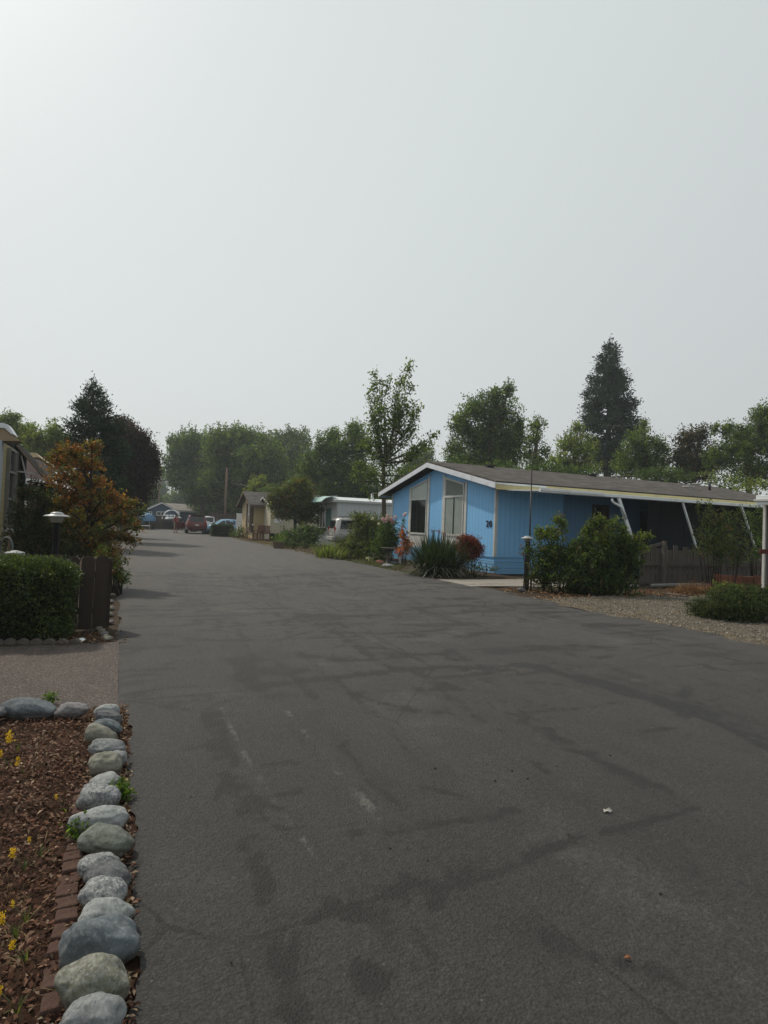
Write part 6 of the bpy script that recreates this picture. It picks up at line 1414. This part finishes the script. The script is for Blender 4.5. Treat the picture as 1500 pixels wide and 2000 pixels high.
# boat with a white tower on a trailer
bo = G(335, 1034.5); BD = bo.y
boat = thing('boat', 'dark hulled boat with a white arched tower parked at the lane end', 'boat', (bo.x - .75, BD + 2.2, 0), TH - R(78))
hull = MB(); st = [(-2.9, .95, .45, 1.15), (-2.6, 1.05, .42, 1.2), (0, 1.12, .40, 1.25), (1.6, .95, .42, 1.32), (2.6, .5, .6, 1.4), (3.1, .06, .95, 1.45)]
vs, fs = [], []
for x, w, zk, zt_ in st: vs += [(x, 0, zk), (x, w * .7, zk + .22), (x, w, zt_ - .25), (x, w * .98, zt_), (x, -w * .98, zt_), (x, -w, zt_ - .25), (x, -w * .7, zk + .22)]
for i in range(len(st) - 1):
    for k in range(7): fs.append((i * 7 + k, i * 7 + (k + 1) % 7, (i + 1) * 7 + (k + 1) % 7, (i + 1) * 7 + k))
fs += [tuple(range(7)), tuple((len(st) - 1) * 7 + k for k in range(7))]
hull.add(vs, fs, True).build('hull', surf('hull_dark', (.02, .024, .032), .45, .4), boat, local=True)
MB().hexa([(-2.5, -.98, 1.22), (1.0, -.98, 1.27), (1.0, .98, 1.27), (-2.5, .98, 1.22), (-2.5, -.9, 1.42), (.8, -.85, 1.5), (.8, .85, 1.5), (-2.5, .9, 1.42)]).build('deck', WHITE, boat, local=True, bevel=.03)
MB().hexa([(.3, -.82, 1.5), (1.0, -.6, 1.42), (1.0, .6, 1.42), (.3, .82, 1.5), (.0, -.7, 1.85), (.3, -.5, 1.85), (.3, .5, 1.85), (.0, .7, 1.85)]).build('windscreen', M_GLASS, boat, local=True)
mb = MB()
for x in (-.55, -.2): mb.tube([(x, .95 * math.cos(t), 1.35 + 1.02 * math.sin(t) ** .7) for t in np.linspace(.02, math.pi - .02, 16)], .045, 8)
for y, z in ((.6, 2.12), (-.6, 2.12), (0, 2.35)): mb.bar((-.55, y, z), (-.2, y, z), .04, .04)
mb.build('tower', WHITE, boat, local=True)
for y in (-.5, .0, .5): MB().box(-.62, -.56, y - .17, y + .17, 1.42, 1.78).build('seat', WHITE, boat, local=True, bevel=.03)
mb = MB(); mb.bar((-2.8, .75, .42), (1.4, .75, .42), .08, .1); mb.bar((-2.8, -.75, .42), (1.4, -.75, .42), .08, .1); mb.bar((1.4, .75, .42), (4.1, 0, .48), .08, .1); mb.bar((1.4, -.75, .42), (4.1, 0, .48), .08, .1); mb.bar((-1, -1, .34), (-1, 1, .34), .08, .08); mb.bar((4.0, 0, .0), (4.0, 0, .6), .06, .06)
mb.build('trailer', BLACK, boat, local=True)
for s in (1, -1): wheel(boat, -1, s * 1.12, .31, .18)
# tarpaulined trailer
tb_ = G(289, 1034.0)
M_TARP = NT('blue_tarp'); _c = M_TARP.coord(); _n = M_TARP.noise(M_TARP.mapping(_c, (1, 3, 1)), 3, 5, .6); M_TARP = M_TARP.done(M_TARP.bsdf(M_TARP.mix(_n, (.06, .15, .28), (.13, .27, .42)), .5, .35, 0, M_TARP.bump(_n, .6, .05)))
tr = thing('covered_boat', 'boat on a trailer under a blue tarpaulin at the left of the lane end', 'covered boat', (tb_.x - 1.2, tb_.y + 2.0, 0), TH - R(84))
mb = MB(); vs, fs = [], []; sec = []
for i, x in enumerate(np.linspace(-2.6, 2.7, 12)):
    k = 1 - .35 * max(0, (x - .5) / 2.2) ** 2; hgt = 1.95 - .10 * abs(x) ** 1.3 * .5 + .04 * math.sin(i * 2.1); half = [(1.02 * k, .95), (1.08 * k, 1.2), (.95 * k, 1.42), (.45 * k, hgt - .12), (0, hgt)]
    ring = [(x, y, z) for y, z in half] + [(x, -y, z) for y, z in half[-2::-1]]; sec.append(ring); vs += ring
n = len(sec[0])
for i in range(11):
    for k in range(n - 1): fs.append((i * n + k, i * n + k + 1, (i + 1) * n + k + 1, (i + 1) * n + k))
fs += [tuple(range(n)), tuple(11 * n + k for k in range(n))]
mb.add(vs, fs, True).build('tarpaulin', M_TARP, tr, local=True)
MB().hexa([(-2.5, -.7, .45), (2.4, -.25, .6), (2.4, .25, .6), (-2.5, .7, .45), (-2.5, -1.0, .96), (2.6, -.5, .98), (2.6, .5, .98), (-2.5, 1.0, .96)]).build('hull', surf('hull_navy', (.02, .03, .05), .5, .4), tr, local=True, bevel=.06)
mb = MB(); mb.bar((-2.4, .6, .4), (1.2, .6, .4), .08, .1); mb.bar((-2.4, -.6, .4), (1.2, -.6, .4), .08, .1); mb.bar((1.2, .6, .4), (3.8, 0, .46), .08, .1); mb.bar((1.2, -.6, .4), (3.8, 0, .46), .08, .1); mb.bar((-.8, -.95, .33), (-.8, .95, .33), .07, .07); mb.bar((3.6, 0, 0), (3.6, 0, .85), .05, .05); mb.build('trailer', CHROME, tr, local=True)
for s in (1, -1): wheel(tr, -.8, s * 1.05, .31, .18)

# ================================================================== PERSON by the open door
def skinmesh(name, verts, edges, radii, mat, parent, root=0, sub=2):
    me = bpy.data.meshes.new(name); me.from_pydata(verts, edges, [])
    o = bpy.data.objects.new(name, me); COL.objects.link(o); o.parent = parent
    m = o.modifiers.new('skin', 'SKIN'); m.use_smooth_shade = True
    if not me.skin_vertices:
        bpy.context.view_layer.objects.active = o
    sk = me.skin_vertices[0].data
    for i, r_ in enumerate(radii): sk[i].radius = (r_, r_) if not hasattr(r_, '__len__') else r_; sk[i].use_root = (i == root)
    s = o.modifiers.new('sub', 'SUBSURF'); s.levels = sub; s.render_levels = sub
    dg = bpy.context.evaluated_depsgraph_get(); me2 = bpy.data.meshes.new_from_object(o.evaluated_get(dg))
    o.modifiers.clear(); o.data = me2; me2.materials.clear(); me2.materials.append(mat); smooth(me2)
    return o
M_SKIN = surf('skin', (.40, .20, .14), .6, .35, var=.12, scale=6)
M_REDTOP = surf('red_shirt', (.36, .09, .075), .85, .15, var=.15, scale=5)
M_SHORTS = surf('tan_shorts', (.27, .23, .18), .9, .15, var=.15, scale=5)
M_HAIR = surf('dark_hair', (.03, .022, .017), .8, .2)
pg_ = G(347, 1040); person = thing('person', 'person in a red top and tan shorts at the open door of the red vehicle', 'person', (pg_.x, pg_.y - .6, 0), TH + R(15))
# y = forward (away down the lane), x = right; standing with arms bent toward the door
V = [(0, 0, .95), (0, .0, 1.12), (0, .01, 1.30), (0, .0, 1.45), (0, .01, 1.53), (0, .02, 1.60), (0, .03, 1.68), (0, .02, 1.76),
     (.10, 0, .90), (.11, .02, .50), (.115, -.02, .10), (.12, .09, .035), (.12, .16, .03),
     (-.10, 0, .90), (-.12, .03, .50), (-.13, 0, .10), (-.14, .10, .035), (-.15, .17, .03),
     (.19, 0, 1.43), (.25, .02, 1.17), (.22, .22, 1.02), (.21, .28, 1.0),
     (-.19, 0, 1.43), (-.26, .0, 1.17), (-.25, .20, 1.05), (-.24, .26, 1.04)]
E_ = [(0, 1), (1, 2), (2, 3), (3, 4), (4, 5), (5, 6), (6, 7), (0, 8), (8, 9), (9, 10), (10, 11), (11, 12), (0, 13), (13, 14), (14, 15), (15, 16), (16, 17), (3, 18), (18, 19), (19, 20), (20, 21), (3, 22), (22, 23), (23, 24), (24, 25)]
RAD = [.135, (.15, .11), (.165, .115), (.12, .09), .055, .07, .095, .06, .09, .06, .04, .04, .025, .09, .06, .04, .04, .025, .06, .045, .032, .03, .06, .045, .032, .03]
k0 = len(V)
for s, hv in ((1, 21), (-1, 25)):
    b = Vector(V[hv])
    for j in range(5):
        off = Vector(((j - 1.5) * .02, .05, 0)) if j < 4 else Vector((-.035 * s, .02, .01)); ln = [.07, .085, .08, .06][j] if j < 4 else .05
        d = Vector((0, 1, -.35)) if j < 4 else Vector((-.6 * s, .8, 0)); d.normalize()
        i = len(V); V += [tuple(b + off), tuple(b + off + d * ln * .55), tuple(b + off + d * ln + Vector((0, 0, -.02)))]; E_ += [(hv, i), (i, i + 1), (i + 1, i + 2)]; RAD += [.011, .0095, .008]
skinmesh('body', V, E_, RAD, M_SKIN, person)
skinmesh('shirt', [(0, 0, .98), (0, 0, 1.14), (0, .01, 1.30), (0, 0, 1.44), (.19, 0, 1.43), (.235, .01, 1.25), (-.19, 0, 1.43), (-.24, .0, 1.25), (0, .005, 1.50)], [(0, 1), (1, 2), (2, 3), (3, 4), (4, 5), (3, 6), (6, 7), (3, 8)], [.15, (.165, .125), (.18, .13), (.135, .105), .075, .066, .075, .066, .07], M_REDTOP, person)
skinmesh('shorts', [(0, 0, .97), (.10, 0, .88), (.11, .02, .52), (-.10, 0, .88), (-.12, .03, .52)], [(0, 1), (1, 2), (0, 3), (3, 4)], [.15, .115, .095, .115, .095], M_SHORTS, person)
MB().lathe([(.10, 0), (.108, .05), (.09, .105), (.04, .13), (.003, .135)], (0, .005, 1.68), n=16).build('hair', M_HAIR, person, local=True)
for s in (1, -1):
    MB().lathe([(.003, 0), (.012, .004), (.003, .012)], (s * .036, .118, 1.685), 'y', 10).build('eye', WHITE, person, local=True)
    MB().lathe([(.004, 0), (.022, .006), (.004, .016)], (s * .094, .02, 1.675), 'x', 10).build('ear', M_SKIN, person, local=True)
MB().hexa([(-.014, .115, 1.64), (.014, .115, 1.64), (.006, .12, 1.69), (-.006, .12, 1.69), (-.01, .143, 1.645), (.01, .143, 1.645), (.004, .125, 1.69), (-.004, .125, 1.69)]).build('nose', M_SKIN, person, local=True)
MB().box(-.025, .025, .112, .122, 1.608, 1.617).build('mouth', surf('lips', (.25, .08, .07), .6), person, local=True)
for s in (1, -1): MB().hexa([(s * .12 - .05, -.07, 0), (s * .12 + .05, -.07, 0), (s * .125 + .05, .2, 0), (s * .125 - .05, .2, 0), (s * .12 - .045, -.06, .085), (s * .12 + .045, -.06, .085), (s * .125 + .035, .18, .05), (s * .125 - .035, .18, .05)]).build('shoe', BLACK, person, local=True, bevel=.015)

# ================================================================== FAR END: HOUSES, FENCES, POLES, WIRES
M_NAVY = siding('navy_siding', (.065, .105, .17), .25, groove=.2)
M_FARROOF = shingles('far_roof', (.20, .185, .17), 3, 5)
def far_house(name, label, u0, u1, ue, ur, vr, ve, D, depth, mw, mr, mt, over=.35):
    """gable wall squarely across the lane (plane a = const)"""
    a = AB((P((u0 + u1) / 2, 1000, D).x, D))[0]; b0, b1 = PA(u0, 1000, a)[0], PA(u1, 1000, a)[0]
    return gable_house(name, label, b0, b1, a, a + depth, PA(u0, ve, a)[1], PA(ur, vr, a)[1], mw, mr, mt, 'a', over), a, b0, b1
fh, a_, b0_, b1_ = far_house('navy_house', 'dark blue gabled house at the far end of the lane behind the boats', 284, 346, 0, 316, 982, 996, 80, 9, M_NAVY, M_FARROOF, M_FASCIAW)
win_a(fh, a_, PA(307, 1000, a_)[0], PA(322, 1000, a_)[0], PA(310, 1006, a_)[1], PA(310, 1000, a_)[1], WHITE, GLASSD, (2, 1))
win_a(fh, a_, PA(288, 1000, a_)[0], PA(296, 1000, a_)[0], PA(292, 1008, a_)[1], PA(292, 1000, a_)[1], WHITE, GLASSD, (2, 1))
a2 = 92; b20, b21 = PA(330, 1000, a2)[0], PA(385, 1000, a2)[0]
gable_house('grey_house', 'long low house with pale grey brown roof beyond the dark blue house', b20, b21, a2, a2 + 8, PA(350, 997, a2)[1], PA(350, 984, a2)[1], M_NAVY, M_FARROOF, M_TRIMW, 'b', .4)
a3 = 100; b30, b31 = PA(401, 1000, a3)[0], PA(427, 1000, a3)[0]
ch = gable_house('cream_house', 'small cream house under the big trees beyond the far fence', b30, b31 + 3, a3, a3 + 7, PA(410, 1000, a3)[1], PA(420, 987, a3)[1], M_BEIGE, M_FARROOF, M_CREAM, 'a', .5)
MB().sbox(b30 + 1.0, b30 + 1.4, a3 + 1, a3 + 1.4, 3, PA(414, 985, a3)[1] + .5).build('chimney', M_BRICK, ch)
def far_fence(label, u0, u1, vt, a, mat, name='board_fence', bw=.2, h=None):
    b0, b1 = PA(u0, 1000, a)[0], PA(u1, 1000, a)[0]; h = h or PA((u0 + u1) / 2, vt, a)[1]
    return board_fence(name, label, W(a, b0), W(a, b1), h, bw, mat, dogear=.01, uneven=.01)
far_fence('tall dark brown board fence behind the pale blue car', 411, 470, 1003, 70, M_FENCE_FAR)
far_fence('brown board fence stretch behind the white pickup', 380, 411, 1009.5, 72, M_FENCE_FAR)
far_fence('dark board fence between the tarpaulined boat and the towered boat', 262, 345, 1007, 77, M_FENCE_FAR)
far_fence('white slat fence beside the tan house', 464, 478, 1003, 55.5, WHITE, bw=.16)
def pole(name, label, u, v, D, r=.14, cross=False):
    t = P(u, v, D); bx = P(u - (1035 - v) * .03, 1035, D).x
    rt = thing(name, label, 'utility pole', (t.x, D, 0)); 
    MB().tube([Vector((t.x, D, -.1)), Vector((t.x, D, t.z * .5)), t], [r * 1.15, r, r * .8], 12).build('shaft', surf(name + '_wood', (.17, .12, .085) if r > .12 else (.16, .15, .13), .9, .15, var=.3, stretch=(4, 4, .3)), rt)
    if cross: MB().bar(t + Vector((-.9, 0, -.25)), t + Vector((.9, 0, -.25)), .1, .12).build('cross_arm', M_FENCE_FAR, rt)
    return t
t1 = pole('utility_pole', 'brown wooden utility pole standing behind the fence by the pale blue car', 443.5, 914, 72, .15)
t2 = pole('utility_pole', 'thin grey utility pole at the far left of the lane end', 313.5, 917, 100, .13, True)
def wire(label, p, q, sag, r=.022):
    p, q = Vector(p), Vector(q); mb = MB()
    mb.tube([p.lerp(q, t) - Vector((0, 0, sag * 4 * t * (1 - t))) for t in np.linspace(0, 1, 14)], r, 5)
    tag(mb.build('power_line', BLACK, origin=p), label, 'cable')
wire('upper power line running between the two utility poles', t1 - Vector((0, 0, .15)), t2 - Vector((.2, 0, .1)), .35)
wire('lower power line strung left from the brown utility pole', t1 - Vector((0, 0, 1.75)), P(250, 938, 90), .25)
wire('power line running right from the brown utility pole toward the dark trees', t1 - Vector((0, 0, 1.7)), P(640, 950, 60), .5)
wire('power line running left past the thin grey pole', t2 - Vector((.3, 0, .15)), P(200, 915, 100), .3)
# clipped hedge before the pale blue car
hp = G(432, 1048); ah, bh = AB(hp)
hedge('clipped_hedge', 'small square clipped hedge in front of the pale blue car', bh - .75, bh + .95, ah - .1, ah + 1.0, .93, 5000, .07, [(.04, .06, .025), (.055, .08, .03)], round_=.1)
# planting and furniture before the tan house
shrub('low_plants', 'low mixed plants in the bed beside the small clipped hedge', 'plant', (P(468, 1048, 49.5).x, 49.5, 0), px_blobs([(462, 1046, 12, 6), (476, 1044, 8, 8), (470, 1036, 10, 8), (455, 1042, 6, 10)], 49.5), .14, 120, MDG + [(.1, .05, .05)], shell=.5)
shrub('red_flowers', 'reddish flower bed edging before the tan house wall', 'flower', (P(485, 1053, 47).x, 47, 0), px_blobs([(480, 1053, 10, 3), (490, 1054, 8, 3)], 46.6), .1, 160, [(.2, .05, .05), (.12, .06, .04), (.06, .08, .03)], shell=.6)
lb = P(494.5, 1024, 46.2); lamp('slim brown garden lamp beside the tan house window', (lb.x, 46.2, 0), lb.z, .75)
M_CHAIR = wood_mat('red_chair_wood', (.12, .055, .04))
def chair(loc, rot, label):
    rt = thing('wooden_chair', label, 'chair', loc, rot, 'chairs by the tan house')
    MB().box(-.3, .3, -.28, .28, .40, .44).build('seat', M_CHAIR, rt, local=True)
    b = MB()
    for k in range(4): b.hexa([(-.28 + k * .145, .24, .44), (-.16 + k * .145, .24, .44), (-.16 + k * .145, .27, .44), (-.28 + k * .145, .27, .44), (-.28 + k * .145, .38, 1.02), (-.16 + k * .145, .38, 1.02), (-.16 + k * .145, .41, 1.02), (-.28 + k * .145, .41, 1.02)])
    b.build('backrest', M_CHAIR, rt, local=True)
    for x in (-.27, .27):
        for y in (-.25, .25): MB().box(x - .03, x + .03, y - .03, y + .03, 0, .40 if y > 0 else .62).build('leg', M_CHAIR, rt, local=True)
        MB().box(x - .06, x + .06, -.3, .3, .62, .65).build('armrest', M_CHAIR, rt, local=True)
for u, r_, lab in ((505, -.3, 'red brown wooden chair nearer the tan house post'), (519, .2, 'red brown wooden chair nearer the pale beige wall')):
    q = P(u, 1052, 44.3); chair((q.x, 44.3, .12), r_, lab)
q = P(511, 1060, 43.7); aa, bb = AB((q.x, 43.7))
tag(MB().sbox(bb - .75, bb + .75, aa, aa + 1.6, .0, .12).build('brick_patio', M_BRICK, origin=W(aa, bb), bevel=.01), 'small raised red brick patio under the wooden chairs', 'patio')
q = G(545, 1071); rt = thing('flower_pot', 'dark square plant pot at the lane edge left of the maple', 'pot', (q.x, q.y, 0))
MB().hexa([(-.25, -.25, 0), (.25, -.25, 0), (.25, .25, 0), (-.25, .25, 0), (-.32, -.32, .38), (.32, -.32, .38), (.32, .32, .38), (-.32, .32, .38)]).build('pot', M_BROWNTRIM, rt, local=True, bevel=.02)
p, a, s, c = foliage([((q.x, q.y, .5), (.42, .42, .24))], 260, .09, k=6, colors=MDG); add_leaves('plant', leaf_mesh('plant', p, a, s, c), LEAF, rt)
# bird bath, red stone, pale stone, white stake by the roses
q = G(757, 1104); rt = thing('bird_bath', 'dark stone bird bath bowl on a slim pedestal before the roses', 'bird bath', (q.x, q.y, 0)); hb = P(757, 1070, q.y).z
M_STONE = surf('dark_stone', (.10, .095, .09), .85, .2, var=.3)
MB().lathe([(.14, 0), (.15, .03), (.07, .07), (.055, .2), (.055, hb - .16), (.09, hb - .1)], n=18).build('pedestal', M_STONE, rt, local=True)
MB().lathe([(.06, hb - .11), (.18, hb - .08), (.29, hb - .01), (.30, hb), (.27, hb + .004), (.16, hb - .04), (.01, hb - .05)], n=24).build('bowl', M_STONE, rt, local=True)
RM['red'] = rock_mat('rock_red', (.28, .10, .07))
for u, v, w, h, k, lab, sd_ in ((742, 1099, 19, 11, 'red', 'reddish stone at the front of the rose bed', 91), (758, 1106, 24, 7, 'pale', 'flat pale stone at the foot of the bird bath', 92), (772, 1102, 22, 12, 'dark', 'dark rounded stone between bird bath and yucca', 93), (1018, 1152, 16, 8, 'dark', 'small dark stone left of the lamp post by the walk', 94)):
    rock(u, v, w, h, k, .1, .3, lab, sd_, .05)
q = G(781, 1105); tag(MB().lathe([(.05, 0), (.055, .12), (.04, .28), (.05, .36), (.02, .42)], n=12).build('white_ornament', WHITE), 'small white garden ornament at the left foot of the yucca', 'ornament'); bpy.data.objects['white_ornament'].location = (q.x, q.y, 0)
# undergrowth that closes the gaps below the far crowns
pxtree('understory_tree', 'dark undergrowth behind the far fence and pale blue car', 88, [(400, 995, 20, 18), (440, 990, 26, 24), (480, 985, 30, 28), (520, 985, 30, 30), (560, 985, 34, 30)], DKG, base_u=480, cover=2.8)
pxtree('understory_tree', 'dark bushy growth between the tan house roof and white home', 58, [(540, 975, 30, 22), (580, 970, 36, 28), (630, 970, 36, 24), (690, 972, 40, 24), (740, 975, 36, 22)], DKG + MDG[:2], base_u=620, cover=2.8)
pxtree('understory_tree', 'leafy growth close behind the roof of the blue house', 41, [(900, 925, 40, 20), (980, 928, 50, 20), (1060, 925, 40, 18), (1120, 930, 40, 16), (1300, 930, 50, 14)], DKG + MDG[:1], base_u=1000, cover=1.7, sprigs=.2, rough=.6)
pxtree('hedge_tree', 'dark leafy mass filling the lane side below the purple tree', 40, [(262, 985, 24, 30), (240, 1000, 30, 26), (275, 960, 16, 20), (210, 1000, 36, 30)], DKG, base_u=240, cover=3)
# smoke haze hanging over the whole place
_v = bpy.data.materials.new('smoke_haze'); _v.use_nodes = True; _n = _v.node_tree; _n.nodes.clear()
_o = _n.nodes.new('ShaderNodeOutputMaterial'); _s = _n.nodes.new('ShaderNodeVolumeScatter'); _s.inputs['Color'].default_value = (.86, .95, 1, 1); _s.inputs['Density'].default_value = .0009; _s.inputs['Anisotropy'].default_value = .35
_n.links.new(_s.outputs[0], _o.inputs['Volume'])
_v.cycles.homogeneous_volume = True if hasattr(_v.cycles, 'homogeneous_volume') else None
hz = MB().box(-220, 220, -30, 320, -1.5, 34).build('haze', _v); hz['kind'] = 'structure'
